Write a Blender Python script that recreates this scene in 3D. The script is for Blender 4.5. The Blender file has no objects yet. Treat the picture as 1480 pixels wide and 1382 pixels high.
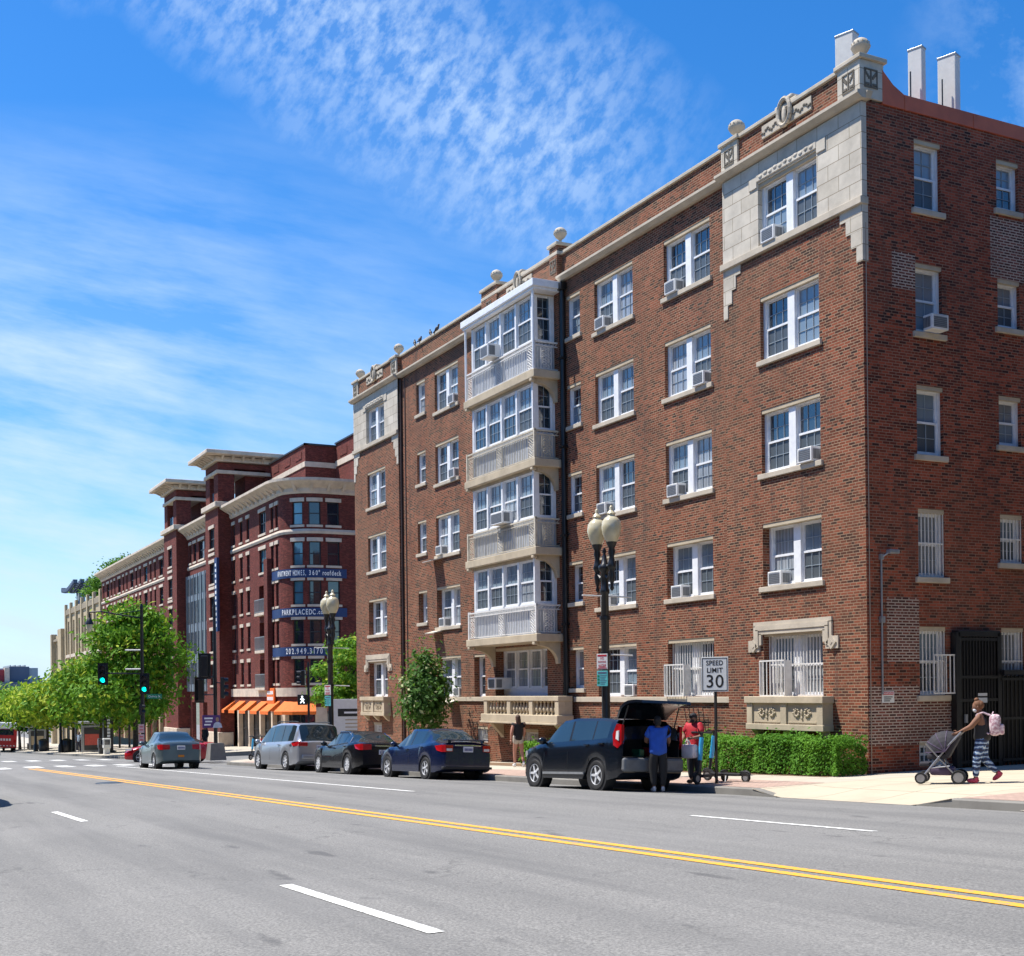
import bpy, bmesh, math, random
from mathutils import Vector, Matrix
R = random.Random(7)
SC = bpy.context.scene
COL = SC.collection
PI = math.pi

# ---------------------------------------------------------------- objects
def tag(o, label=None, cat=None, group=None, kind=None):
    if label: o['label'] = label
    if cat: o['category'] = cat
    if group: o['group'] = group
    if kind: o['kind'] = kind
    return o

def thing(name, label, cat, loc=(0, 0, 0), rz=0., group=None, rot=None):
    o = bpy.data.objects.new(name, None)
    COL.objects.link(o)
    o.empty_display_size = .2
    o.location = loc
    o.rotation_euler = rot if rot else (0, 0, rz)
    return tag(o, label, cat, group)

def copy_tree(o, parent=None):
    c = o.copy(); COL.objects.link(c)
    if parent: c.parent = parent
    for ch in list(o.children): copy_tree(ch, c)
    return c

class MB:
    def __init__(s): s.v = []; s.f = []; s.m = []
    def face(s, pts, mat=0):
        n = len(s.v); s.v += [tuple(p) for p in pts]; s.f.append(tuple(range(n, n + len(pts)))); s.m.append(mat)
    def mesh(s, vs, fs, mat=0):
        n = len(s.v); s.v += [tuple(p) for p in vs]
        for f in fs: s.f.append(tuple(i + n for i in f)); s.m.append(mat)
    def box(s, x0, x1, y0, y1, z0, z1, mat=0, M=None):
        if x0 > x1: x0, x1 = x1, x0
        if y0 > y1: y0, y1 = y1, y0
        if z0 > z1: z0, z1 = z1, z0
        vs = [Vector(p) for p in ((x0,y0,z0),(x1,y0,z0),(x1,y1,z0),(x0,y1,z0),(x0,y0,z1),(x1,y0,z1),(x1,y1,z1),(x0,y1,z1))]
        if M: vs = [M @ p for p in vs]
        s.mesh(vs, [(0,3,2,1),(4,5,6,7),(0,1,5,4),(1,2,6,5),(2,3,7,6),(3,0,4,7)], mat)
    def bbox(s, x0, x1, y0, y1, z0, z1, b=.02, mat=0, M=None):      # box with chamfered edges
        bm = bmesh.new(); bmesh.ops.create_cube(bm, size=1)
        for v in bm.verts: v.co = Vector(((x0+x1)/2+v.co.x*abs(x1-x0), (y0+y1)/2+v.co.y*abs(y1-y0), (z0+z1)/2+v.co.z*abs(z1-z0)))
        bmesh.ops.bevel(bm, geom=bm.edges[:], offset=b, segments=2, affect='EDGES', profile=.5)
        s.bm(bm, mat, M)
    def bm(s, bm, mat=0, M=None):
        bm.verts.index_update()
        s.mesh([(M @ v.co if M else v.co.copy()) for v in bm.verts], [[v.index for v in f.verts] for f in bm.faces], mat); bm.free()
    def tube(s, p0, p1, r0, r1=None, n=8, mat=0, cap=True):
        r1 = r0 if r1 is None else r1
        p0, p1 = Vector(p0), Vector(p1); d = (p1 - p0)
        if d.length < 1e-6: return
        d.normalize(); a = Vector((0,0,1)) if abs(d.z) < .9 else Vector((1,0,0))
        u = d.cross(a).normalized(); w = d.cross(u)
        vs = []
        for p, r in ((p0, r0), (p1, r1)):
            for i in range(n):
                t = 2*PI*i/n; vs.append(p + u*math.cos(t)*r + w*math.sin(t)*r)
        fs = [(i, (i+1) % n, n+(i+1) % n, n+i) for i in range(n)]
        if cap: fs += [tuple(range(n-1, -1, -1)), tuple(range(n, 2*n))]
        s.mesh(vs, fs, mat)
    def path(s, pts, r, n=6, mat=0):
        for a, b in zip(pts, pts[1:]): s.tube(a, b, r, None, n, mat)
    def lathe(s, prof, c=(0,0,0), n=14, mat=0, M=None, cap=True):
        vs = []; c = Vector(c)
        for r, z in prof:
            for i in range(n):
                t = 2*PI*i/n; p = Vector((r*math.cos(t), r*math.sin(t), z)); vs.append((M @ p if M else p) + c)
        fs = []
        for k in range(len(prof)-1):
            for i in range(n):
                fs.append((k*n+i, k*n+(i+1) % n, (k+1)*n+(i+1) % n, (k+1)*n+i))
        if cap: fs.append(tuple(range(n-1, -1, -1))); fs.append(tuple(range((len(prof)-1)*n, len(prof)*n)))
        s.mesh(vs, fs, mat)
    def prism(s, poly, f, d0, d1, mat=0):        # poly of (a,b); f(a,b,d)->xyz
        n = len(poly)
        vs = [f(a, b, d0) for a, b in poly] + [f(a, b, d1) for a, b in poly]
        fs = [(i, (i+1) % n, n+(i+1) % n, n+i) for i in range(n)] + [tuple(range(n-1, -1, -1)), tuple(range(n, 2*n))]
        s.mesh(vs, fs, mat)
    def ball(s, c, r, n=10, k=7, mat=0, M=None):
        if not hasattr(r, '__len__'): r = (r, r, r)
        vs = []; c = Vector(c)
        for j in range(k+1):
            ph = -PI/2 + PI*j/k
            for i in range(n):
                t = 2*PI*i/n
                p = Vector((r[0]*math.cos(ph)*math.cos(t), r[1]*math.cos(ph)*math.sin(t), r[2]*math.sin(ph)))
                vs.append((M @ p if M else p) + c)
        s.mesh(vs, [(j*n+i, j*n+(i+1) % n, (j+1)*n+(i+1) % n, (j+1)*n+i) for j in range(k) for i in range(n)], mat)
    def build_split(s, name, mats, parent=None, tol=.03, **k):
        # pieces that do not touch become objects of their own
        par = list(range(len(s.v)))
        def find(a):
            while par[a] != a: par[a] = par[par[a]]; a = par[a]
            return a
        for f in s.f:
            for i in f[1:]: par[find(i)] = find(f[0])
        isl = {}
        for fi, f in enumerate(s.f): isl.setdefault(find(f[0]), []).append(fi)
        bb = []
        for fs in isl.values():
            pts = [s.v[i] for f in fs for i in s.f[f]]
            bb.append([[min(p[a] for p in pts)-tol for a in range(3)], [max(p[a] for p in pts)+tol for a in range(3)], fs])
        cl = []
        for b in bb:
            hit = [q for q in cl if any(all(b[0][a] <= r[1][a] and r[0][a] <= b[1][a] for a in range(3)) for r in q)]
            new = [b]
            for q in hit: new += q; cl.remove(q)
            cl.append(new)
        out = []
        for q in cl:
            m = MB()
            for b in q:
                for f in b[2]: m.face([s.v[i] for i in s.f[f]], s.m[f])
            out.append(m.build(name, mats, parent, fix=k.pop('fix', True) if 0 else True, **k))
        return out
    def build(s, name, mats, parent=None, smooth=False, origin=None, fix=False, angle=40):
        me = bpy.data.meshes.new(name)
        v = s.v
        if origin is not None: v = [(p[0]-origin[0], p[1]-origin[1], p[2]-origin[2]) for p in v]
        me.from_pydata(v, [], s.f)
        if not isinstance(mats, (list, tuple)): mats = [mats]
        for m in mats: me.materials.append(m)
        me.polygons.foreach_set('material_index', s.m)
        if fix:
            bm = bmesh.new(); bm.from_mesh(me)
            bmesh.ops.remove_doubles(bm, verts=bm.verts[:], dist=1e-5)
            bmesh.ops.recalc_face_normals(bm, faces=bm.faces[:]); bm.to_mesh(me); bm.free()
        if smooth:
            me.polygons.foreach_set('use_smooth', [True]*len(me.polygons))
            try: me.set_sharp_from_angle(angle=math.radians(angle))
            except Exception: pass
        me.update()
        o = bpy.data.objects.new(name, me); COL.objects.link(o)
        if parent: o.parent = parent
        return o

def text(name, body, size, mat, parent, M, extrude=.004, align='CENTER', xscale=1., space=1., bold=0.):
    cu = bpy.data.curves.new(name, 'FONT'); cu.body = body; cu.size = size; cu.align_x = align; cu.align_y = 'CENTER'
    cu.extrude = extrude; cu.space_character = space; cu.offset = bold; cu.resolution_u = 3
    t = bpy.data.objects.new(name, cu); COL.objects.link(t)
    dg = bpy.context.evaluated_depsgraph_get(); dg.update()
    me = bpy.data.meshes.new_from_object(t.evaluated_get(dg))
    bpy.data.objects.remove(t); me.name = name
    me.transform(Matrix.Diagonal((xscale, 1, 1, 1))); me.transform(M)
    me.materials.clear(); me.materials.append(mat)
    o = bpy.data.objects.new(name, me); COL.objects.link(o); o.parent = parent
    return o

def frame(origin, xdir, ydir):       # text frame: x along xdir, y along ydir
    x = Vector(xdir).normalized(); y = Vector(ydir).normalized(); z = x.cross(y)
    return Matrix(((x.x, y.x, z.x, origin[0]), (x.y, y.y, z.y, origin[1]), (x.z, y.z, z.z, origin[2]), (0,0,0,1)))

# ---------------------------------------------------------------- materials
def nodes(name):
    m = bpy.data.materials.new(name); m.use_nodes = True
    nt = m.node_tree; b = nt.nodes['Principled BSDF']
    return m, nt, b
def N(nt, t, **k):
    n = nt.nodes.new(t)
    for a, v in k.items():
        if a.startswith('i_'): n.inputs[int(a[2:]) if a[2:].isdigit() else a[2:]].default_value = v
        else: setattr(n, a, v)
    return n
def L(nt, a, ao, b, bi): nt.links.new(a.outputs[ao], b.inputs[bi])
def math_n(nt, op, a, b=None, clamp=False):
    n = nt.nodes.new('ShaderNodeMath'); n.operation = op; n.use_clamp = clamp
    for i, x in enumerate((a, b)):
        if x is None: continue
        if isinstance(x, (int, float)): n.inputs[i].default_value = x
        else: nt.links.new(x, n.inputs[i])
    return n.outputs[0]
def mix_c(nt, fac, a, b, mode='MIX'):
    n = nt.nodes.new('ShaderNodeMix'); n.data_type = 'RGBA'; n.blend_type = mode
    for idx, x in ((0, fac), (6, a), (7, b)):
        if isinstance(x, (int, float)): n.inputs[idx].default_value = x
        elif isinstance(x, tuple): n.inputs[idx].default_value = x if len(x) == 4 else x + (1,)
        else: nt.links.new(x, n.inputs[idx])
    return n.outputs[2]
def ramp(nt, src, p0, p1):
    n = nt.nodes.new('ShaderNodeMapRange'); n.inputs[1].default_value = p0; n.inputs[2].default_value = p1
    nt.links.new(src, n.inputs[0]); return n.outputs[0]
def noise(nt, vec, scale, detail=4, rough=.55, scl=None):
    if scl:
        mp = N(nt, 'ShaderNodeMapping'); mp.inputs[3].default_value = scl
        if vec is not None: nt.links.new(vec, mp.inputs[0])
        vec = mp.outputs[0]
    n = N(nt, 'ShaderNodeTexNoise'); n.inputs['Scale'].default_value = scale; n.inputs['Detail'].default_value = detail; n.inputs['Roughness'].default_value = rough
    if vec is not None: nt.links.new(vec, n.inputs['Vector'])
    return n.outputs[0]
def pos(nt): return N(nt, 'ShaderNodeNewGeometry').outputs['Position']
def objco(nt): return N(nt, 'ShaderNodeTexCoord').outputs['Object']

def plain(name, c, rough=.6, metal=0., spec=.5, var=.12, vscale=6., coat=0., bump=0., alt=None):
    m, nt, b = nodes(name)
    b.inputs['Roughness'].default_value = rough; b.inputs['Metallic'].default_value = metal
    b.inputs['Specular IOR Level'].default_value = spec; b.inputs['Coat Weight'].default_value = coat; b.inputs['Coat Roughness'].default_value = .03
    if var > 0:
        nz = noise(nt, objco(nt), vscale, 5)
        c2 = alt if alt else tuple(x*(1-2.2*var) for x in c)
        cc = mix_c(nt, ramp(nt, nz, .35, .7), c, c2)
        nt.links.new(cc, b.inputs['Base Color'])
    else: b.inputs['Base Color'].default_value = tuple(c) + (1,)
    if bump > 0:
        bp = N(nt, 'ShaderNodeBump', i_Strength=bump, i_Distance=.01); nt.links.new(noise(nt, objco(nt), 60, 3), bp.inputs['Height']); nt.links.new(bp.outputs[0], b.inputs['Normal'])
    return m

def brick_mat(name, c1, c2, mortar, bw=.215, bh=.0677, ms=.0085, stain=.5, tone=(.07, .05, .042)):
    m, nt, b = nodes(name)
    g = N(nt, 'ShaderNodeNewGeometry'); sp = N(nt, 'ShaderNodeSeparateXYZ'); L(nt, g, 'Position', sp, 0)
    sn = N(nt, 'ShaderNodeSeparateXYZ'); L(nt, g, 'True Normal', sn, 0)
    ax = math_n(nt, 'GREATER_THAN', math_n(nt, 'ABSOLUTE', sn.outputs[0]), .72)
    u = math_n(nt, 'ADD', math_n(nt, 'MULTIPLY', sp.outputs[0], math_n(nt, 'SUBTRACT', 1., ax)), math_n(nt, 'MULTIPLY', sp.outputs[1], ax))
    cb = N(nt, 'ShaderNodeCombineXYZ'); nt.links.new(u, cb.inputs[0]); nt.links.new(sp.outputs[2], cb.inputs[1])
    # every sixth course is laid as headers: half-length bricks
    hd = math_n(nt, 'LESS_THAN', math_n(nt, 'FLOORED_MODULO', math_n(nt, 'FLOOR', math_n(nt, 'DIVIDE', sp.outputs[2], bh)), 6.), .5)
    cb2 = N(nt, 'ShaderNodeCombineXYZ'); nt.links.new(math_n(nt, 'MULTIPLY', u, math_n(nt, 'ADD', 1., hd)), cb2.inputs[0]); nt.links.new(sp.outputs[2], cb2.inputs[1])
    br = N(nt, 'ShaderNodeTexBrick', offset=.5, squash=1.)
    L(nt, cb2, 0, br, 'Vector')
    br.inputs['Scale'].default_value = 1.; br.inputs['Brick Width'].default_value = bw; br.inputs['Row Height'].default_value = bh
    br.inputs['Mortar Size'].default_value = ms; br.inputs['Mortar Smooth'].default_value = .2; br.inputs['Bias'].default_value = 0.
    br.inputs['Color1'].default_value = (0,0,0,1); br.inputs['Color2'].default_value = (1,1,1,1)
    wn = N(nt, 'ShaderNodeTexNoise'); wn.inputs['Scale'].default_value = 1.; wn.inputs['Detail'].default_value = 6
    L(nt, g, 'Position', wn, 'Vector')
    rp = N(nt, 'ShaderNodeValToRGB'); rp.color_ramp.elements[0].color = tuple(c2)+(1,); rp.color_ramp.elements[1].color = tuple(x*1.45 for x in c1)+(1,)
    rp.color_ramp.elements[0].position = .10; rp.color_ramp.elements[1].position = .97
    for ps, cc in ((.27, tuple(x*.6 for x in c1)), (.62, tuple(x*.95 for x in c1))): e = rp.color_ramp.elements.new(ps); e.color = cc+(1,)
    nt.links.new(br.outputs['Color'], rp.inputs[0]); base = rp.outputs[0]
    # slow change of firing colour along the wall
    base = mix_c(nt, math_n(nt, 'MULTIPLY', ramp(nt, wn.outputs[0], .42, .68), .5), base, tuple(x*.62 for x in c1))
    mor = mix_c(nt, ramp(nt, noise(nt, g.outputs['Position'], .9, 4), .35, .7), mortar, tuple(x*.62 for x in mortar))
    col = mix_c(nt, br.outputs['Fac'], base, mor)
    # soot / weather stains
    st = math_n(nt, 'MULTIPLY', ramp(nt, noise(nt, g.outputs['Position'], .55, 5, .62, (1, 1, .45)), .5, .8), stain)
    col = mix_c(nt, st, col, tone, 'MIX')
    bt = noise(nt, g.outputs['Position'], .16, 3, .5); col = mix_c(nt, math_n(nt, 'MULTIPLY', ramp(nt, bt, .42, .62), .30*min(1, stain*2)), col, (.17, .105, .065))
    sk = noise(nt, g.outputs['Position'], 1.6, 4, .6, (1.6, 1.6, .16)); col = mix_c(nt, math_n(nt, 'MULTIPLY', ramp(nt, sk, .56, .74), .55*min(1, stain*2)), col, tone)
    nt.links.new(col, b.inputs['Base Color']); b.inputs['Roughness'].default_value = .9; b.inputs['Specular IOR Level'].default_value = .2
    bp = N(nt, 'ShaderNodeBump', i_Strength=.6, i_Distance=.008)
    nt.links.new(math_n(nt, 'SUBTRACT', 1., br.outputs['Fac']), bp.inputs['Height']); nt.links.new(bp.outputs[0], b.inputs['Normal'])
    return m

def stone_mat(name, c, joints=False):
    m, nt, b = nodes(name); g = N(nt, 'ShaderNodeNewGeometry')
    nz = noise(nt, g.outputs['Position'], 1.6, 7, .65)
    col = mix_c(nt, ramp(nt, nz, .4, .75), c, tuple(x*.7 for x in c))
    dk = ramp(nt, noise(nt, g.outputs['Position'], 1.1, 6, .6, (1, 1, .35)), .58, .78)
    col = mix_c(nt, math_n(nt, 'MULTIPLY', dk, .35), col, (.16, .14, .11))
    if joints:
        sp = N(nt, 'ShaderNodeSeparateXYZ'); L(nt, g, 'Position', sp, 0)
        cb = N(nt, 'ShaderNodeCombineXYZ'); nt.links.new(sp.outputs[0], cb.inputs[0]); nt.links.new(math_n(nt, 'SUBTRACT', sp.outputs[2], 13.2), cb.inputs[1])
        br = N(nt, 'ShaderNodeTexBrick', offset=.5); L(nt, cb, 0, br, 'Vector')
        br.inputs['Scale'].default_value = 1; br.inputs['Brick Width'].default_value = .74; br.inputs['Row Height'].default_value = .365; br.inputs['Mortar Size'].default_value = .009
        br.inputs['Color1'].default_value = (1,1,1,1); br.inputs['Color2'].default_value = (.86,.85,.83,1); br.inputs['Mortar'].default_value = (.42,.38,.32,1)
        col = mix_c(nt, 1., col, br.outputs['Color'], 'MULTIPLY')
    nt.links.new(col, b.inputs['Base Color']); b.inputs['Roughness'].default_value = .85; b.inputs['Specular IOR Level'].default_value = .25
    bp = N(nt, 'ShaderNodeBump', i_Strength=.25, i_Distance=.01); nt.links.new(noise(nt, g.outputs['Position'], 30, 4), bp.inputs['Height']); nt.links.new(bp.outputs[0], b.inputs['Normal'])
    return m

def glass_mat(name, c, rough=.04, var=.3, spec=.8, folds=0., ior=1.75):
    m, nt, b = nodes(name)
    p = pos(nt)
    nz = noise(nt, p, .8, 3)
    col = mix_c(nt, ramp(nt, nz, .3, .75), c, tuple(x*(1-var) for x in c))
    if folds > 0:      # hanging curtain behind the pane
        wv = N(nt, 'ShaderNodeTexWave', wave_type='BANDS', bands_direction='X'); wv.inputs['Scale'].default_value = 2.6; wv.inputs['Distortion'].default_value = 1.5
        nt.links.new(p, wv.inputs['Vector'])
        col = mix_c(nt, math_n(nt, 'MULTIPLY', wv.outputs['Fac'], folds), col, tuple(x*.35 for x in c))
    nt.links.new(col, b.inputs['Base Color']); b.inputs['Roughness'].default_value = rough; b.inputs['Specular IOR Level'].default_value = spec; b.inputs['IOR'].default_value = ior
    bp = N(nt, 'ShaderNodeBump', i_Strength=.06, i_Distance=.05); nt.links.new(noise(nt, p, 1.4, 2), bp.inputs['Height']); nt.links.new(bp.outputs[0], b.inputs['Normal'])
    return m

def leaf_mat(name, c1, c2, trans=.35):
    m, nt, b = nodes(name)
    nz = noise(nt, pos(nt), 1.6, 3); nz2 = noise(nt, pos(nt), 14., 2)
    f = math_n(nt, 'ADD', math_n(nt, 'MULTIPLY', ramp(nt, nz, .35, .68), .6), math_n(nt, 'MULTIPLY', ramp(nt, nz2, .3, .7), .4))
    col = mix_c(nt, f, c1, c2)
    nt.links.new(col, b.inputs['Base Color']); b.inputs['Roughness'].default_value = .65; b.inputs['Specular IOR Level'].default_value = .18
    tr = N(nt, 'ShaderNodeBsdfTranslucent'); tc = mix_c(nt, .5, col, (.22, .42, .03)); nt.links.new(tc, tr.inputs[0])
    ms = N(nt, 'ShaderNodeMixShader'); ms.inputs[0].default_value = trans
    L(nt, b, 0, ms, 1); L(nt, tr, 0, ms, 2); L(nt, ms, 0, nt.nodes['Material Output'], 0)
    return m

def paint(name, c, metal=.3, rough=.3, coat=.6):
    m, nt, b = nodes(name)
    b.inputs['Base Color'].default_value = tuple(c)+(1,); b.inputs['Metallic'].default_value = metal; b.inputs['Roughness'].default_value = rough
    b.inputs['Coat Weight'].default_value = coat; b.inputs['Coat Roughness'].default_value = .02
    # road dust low on the bodywork
    sp = N(nt, 'ShaderNodeSeparateXYZ'); nt.links.new(objco(nt), sp.inputs[0])
    f = math_n(nt, 'MULTIPLY', math_n(nt, 'MULTIPLY', ramp(nt, sp.outputs[2], .62, .18), noise(nt, objco(nt), 5, 4)), .10)
    nt.links.new(mix_c(nt, f, tuple(c), (.25, .23, .2)), b.inputs['Base Color'])
    return m

def glow(name, c, s):
    m, nt, b = nodes(name); b.inputs['Base Color'].default_value = tuple(c)+(1,)
    b.inputs['Emission Color'].default_value = tuple(c)+(1,); b.inputs['Emission Strength'].default_value = s
    return m

M = dict(
    brick=brick_mat('brick_front', (.195,.055,.028), (.032,.015,.012), (.39,.27,.175)),
    brick_side=brick_mat('brick_side_wall', (.27,.060,.030), (.045,.018,.014), (.33,.20,.14)),
    brick_repoint=brick_mat('brick_repointed', (.15,.05,.036), (.06,.025,.021), (.50,.40,.33), ms=.015, stain=.05),
    brick_red=brick_mat('brick_deep_red', (.165,.034,.027), (.10,.022,.019), (.18,.075,.06), stain=.1),
    brick_red2=brick_mat('brick_plum', (.15,.034,.028), (.10,.024,.022), (.18,.08,.065), stain=.1),
    stone=stone_mat('limestone', (.52,.455,.36)), ashlar=stone_mat('ashlar', (.60,.545,.455), True),
    concrete=stone_mat('cast_concrete', (.50,.42,.30)),
    beige=stone_mat('precast_beige', (.62,.52,.42)), tan=stone_mat('tan_precast', (.46,.37,.24)), tan_dark=stone_mat('tan_spandrel', (.3,.25,.18)),
    white=plain('white_paint', (.78,.79,.80), .45, var=.06), cream=plain('cream_paint', (.72,.66,.54), .5, var=.1),
    white_pipe=plain('white_iron', (.72,.70,.66), .5, var=.08), iron_cream=plain('weathered_iron', (.60,.54,.42), .6, var=.15),
    glass=glass_mat('pane_dark', (.026,.040,.055)), blind=glass_mat('pane_blind', (.20,.26,.31), .12, .2, .6),
    curtain=glass_mat('pane_curtain', (.34,.37,.40), .1, .15, .6, .55), screen=glass_mat('pane_screen', (.085,.10,.11), .35, .2, .3),
    tint=glass_mat('pane_tint', (.012,.022,.035), .05, .3, .7), blueglass=glass_mat('pane_teal', (.07,.22,.30), .05, .3, .9),
    siding=plain('siding_shade', (.46,.49,.53), .6, var=.08), dark_brick=plain('low_bounce_brick', (.035,.022,.018), .9, var=.2, vscale=2),
    muntin=plain('muntin_grey', (.30,.35,.39), .4, var=.05),
    black=plain('black_metal', (.012,.012,.013), .35, var=.1), darkframe=plain('dark_frame', (.03,.032,.036), .4, var=.05),
    grey=plain('grey_metal', (.33,.34,.35), .4, .4, var=.08), grille=plain('ac_grille', (.14,.145,.15), .5, var=.05),
    ac=plain('ac_white', (.80,.79,.76), .45, var=.07), redflash=plain('red_flashing', (.55,.12,.045), .55, var=.12, vscale=1.5),
    antenna=plain('antenna_grey', (.62,.60,.56), .5, var=.05), tyre=plain('tyre_rubber', (.018,.018,.019), .85, var=.1),
    alloy=plain('alloy_rim', (.62,.63,.65), .35, .15, var=.05), chrome=plain('chrome', (.75,.76,.78), .1, 1., var=0),
    plate=plain('plate_white', (.7,.71,.75), .4, var=.05), red_lens=plain('red_lens', (.45,.008,.012), .12, coat=1., var=.1),
    clear_lens=plain('clear_lens', (.75,.72,.70), .1, coat=1., var=.1), amber=plain('amber_lens', (.6,.2,.02), .2, var=.05),
    globe=plain('milk_globe', (.60,.53,.34), .25, coat=.6, var=.1, vscale=3), wood=plain('bark', (.10,.075,.055), .9, var=.25, vscale=14, bump=.6),
    orange=plain('orange_canvas', (.74,.15,.015), .8, var=.08), banner=plain('navy_banner', (.012,.04,.14), .6, var=.1),
    letter=plain('letter_white', (.8,.8,.8), .5, var=0), ink=plain('letter_black', (.015,.015,.015), .5, var=0),
    sign_white=plain('sign_white', (.72,.72,.69), .35, var=.04), sign_red=plain('sign_red', (.5,.03,.04), .4, var=.05),
    sign_teal=plain('sign_teal', (.12,.5,.5), .4, var=.05), sign_green=plain('sign_green', (.01,.2,.1), .4, var=.05),
    purple=plain('sign_purple', (.09,.03,.17), .5, var=.08), bluegrey=plain('panel_bluegrey', (.30,.36,.42), .4, .2, var=.1),
    slate=plain('slate_blue_wall', (.085,.12,.19), .7, var=.08, vscale=.3), roofgrey=plain('roof_grey', (.3,.29,.28), .8, var=.1),
    bus_red=paint('bus_red', (.42,.012,.018), 0, .35), soil=plain('mulch', (.22,.13,.07), .95, var=.3, vscale=20, bump=.5),
    leaf_bright=leaf_mat('leaf_bright', (.075,.20,.014), (.15,.31,.02), .25), leaf_lime=leaf_mat('leaf_lime', (.26,.36,.022), (.44,.50,.04), .28),
    leaf_dark=leaf_mat('leaf_dark', (.028,.08,.014), (.09,.2,.04), .25), leaf_hedge=leaf_mat('leaf_hedge', (.05,.165,.014), (.14,.31,.028), .28),
    leaf_pale=leaf_mat('leaf_pale', (.30,.34,.16), (.45,.46,.26), .2),
)
# ---------------------------------------------------------------- ground: the street falls away to the left, cambered, kerbs not quite parallel to the facade
KK = .022
PR = [(-60,-.3),(-40,-.25),(-22,.02),(-17,.11),(-12.6,.15),(-8.8,.11),(-6.4,.05),(-4.4,-.05),(80,-.05)]
def gz(X): return -.2 + (.03*X if X > 0 else .0305*max(X, -200))
def camber(Yp):
    for (a, b), (c, d) in zip(PR, PR[1:]):
        if Yp <= c: return b + (d-b)*(Yp-a)/(c-a)
    return PR[-1][1]
def road_z(X, Y): return gz(X) + camber(Y - KK*X)
def walk_z(X, Y): return gz(X) + .10 + .018*min(Y - KK*X + 4.4, 9)
def W(X, Yp): return Yp + KK*X            # kerb-parallel coordinate -> world y

def sheet(name, Xs, Ys, zf, mat, kind='structure', off=0.):
    mb = MB(); vs = []; fs = []
    for X in Xs:
        for Yp in Ys: vs.append((X, W(X, Yp), zf(X, Yp) + off))
    n = len(Ys)
    for i in range(len(Xs)-1):
        for j in range(n-1): fs.append((i*n+j, (i+1)*n+j, (i+1)*n+j+1, i*n+j+1))
    mb.mesh(vs, fs)
    return tag(mb.build(name, mat), kind=kind)

def asphalt_mat():
    m, nt, b = nodes('asphalt'); p = pos(nt)
    agg = noise(nt, p, 45, 3, .7); fine = noise(nt, p, 150, 2, .6); broad = noise(nt, p, .22, 5, .6)
    lane = noise(nt, p, 1.2, 4, .6, (.06, 1., 1.))
    col = mix_c(nt, ramp(nt, agg, .36, .66), (.108, .107, .104), (.262, .256, .242))
    col = mix_c(nt, math_n(nt, 'MULTIPLY', ramp(nt, fine, .55, .75), .5), col, (.42, .41, .385))
    col = mix_c(nt, math_n(nt, 'MULTIPLY', ramp(nt, lane, .46, .72), .6), col, (.10, .10, .10))
    col = mix_c(nt, math_n(nt, 'MULTIPLY', ramp(nt, broad, .5, .72), .25), col, (.26, .255, .245))
    sp = N(nt, 'ShaderNodeSeparateXYZ'); nt.links.new(p, sp.inputs[0])
    yp = math_n(nt, 'SUBTRACT', sp.outputs[1], math_n(nt, 'MULTIPLY', sp.outputs[0], KK))
    tr = math_n(nt, 'POWER', math_n(nt, 'ABSOLUTE', math_n(nt, 'SINE', math_n(nt, 'MULTIPLY', math_n(nt, 'ADD', yp, 11.6), PI/1.72))), 3.)
    tr = math_n(nt, 'MULTIPLY', tr, ramp(nt, noise(nt, p, .5, 3, .5, (.08, 1, 1)), .3, .65))
    col = mix_c(nt, math_n(nt, 'MULTIPLY', tr, .30), col, (.085, .085, .086))
    spots = ramp(nt, noise(nt, p, 2.3, 2, .5, (.35, 1, 1)), .69, .76)
    col = mix_c(nt, math_n(nt, 'MULTIPLY', spots, .55), col, (.055, .055, .058))
    vo = N(nt, 'ShaderNodeTexVoronoi', feature='DISTANCE_TO_EDGE'); vo.inputs['Scale'].default_value = .32
    dn = N(nt, 'ShaderNodeTexNoise'); dn.inputs['Scale'].default_value = 1.4; dn.inputs['Detail'].default_value = 6; nt.links.new(p, dn.inputs['Vector'])
    vm = N(nt, 'ShaderNodeVectorMath', operation='MULTIPLY_ADD'); nt.links.new(dn.outputs['Color'], vm.inputs[0]); vm.inputs[1].default_value = (1.6, 1.6, 0); nt.links.new(p, vm.inputs[2])
    nt.links.new(vm.outputs[0], vo.inputs['Vector'])
    cr = math_n(nt, 'MULTIPLY', ramp(nt, vo.outputs['Distance'], .008, .002), ramp(nt, noise(nt, p, .35, 2), .5, .62))
    col = mix_c(nt, math_n(nt, 'MULTIPLY', cr, .38), col, (.05, .05, .05))
    nt.links.new(col, b.inputs['Base Color']); b.inputs['Roughness'].default_value = .85; b.inputs['Specular IOR Level'].default_value = .3
    bp = N(nt, 'ShaderNodeBump', i_Strength=.5, i_Distance=.006); nt.links.new(agg, bp.inputs['Height']); nt.links.new(bp.outputs[0], b.inputs['Normal'])
    return m
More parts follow.
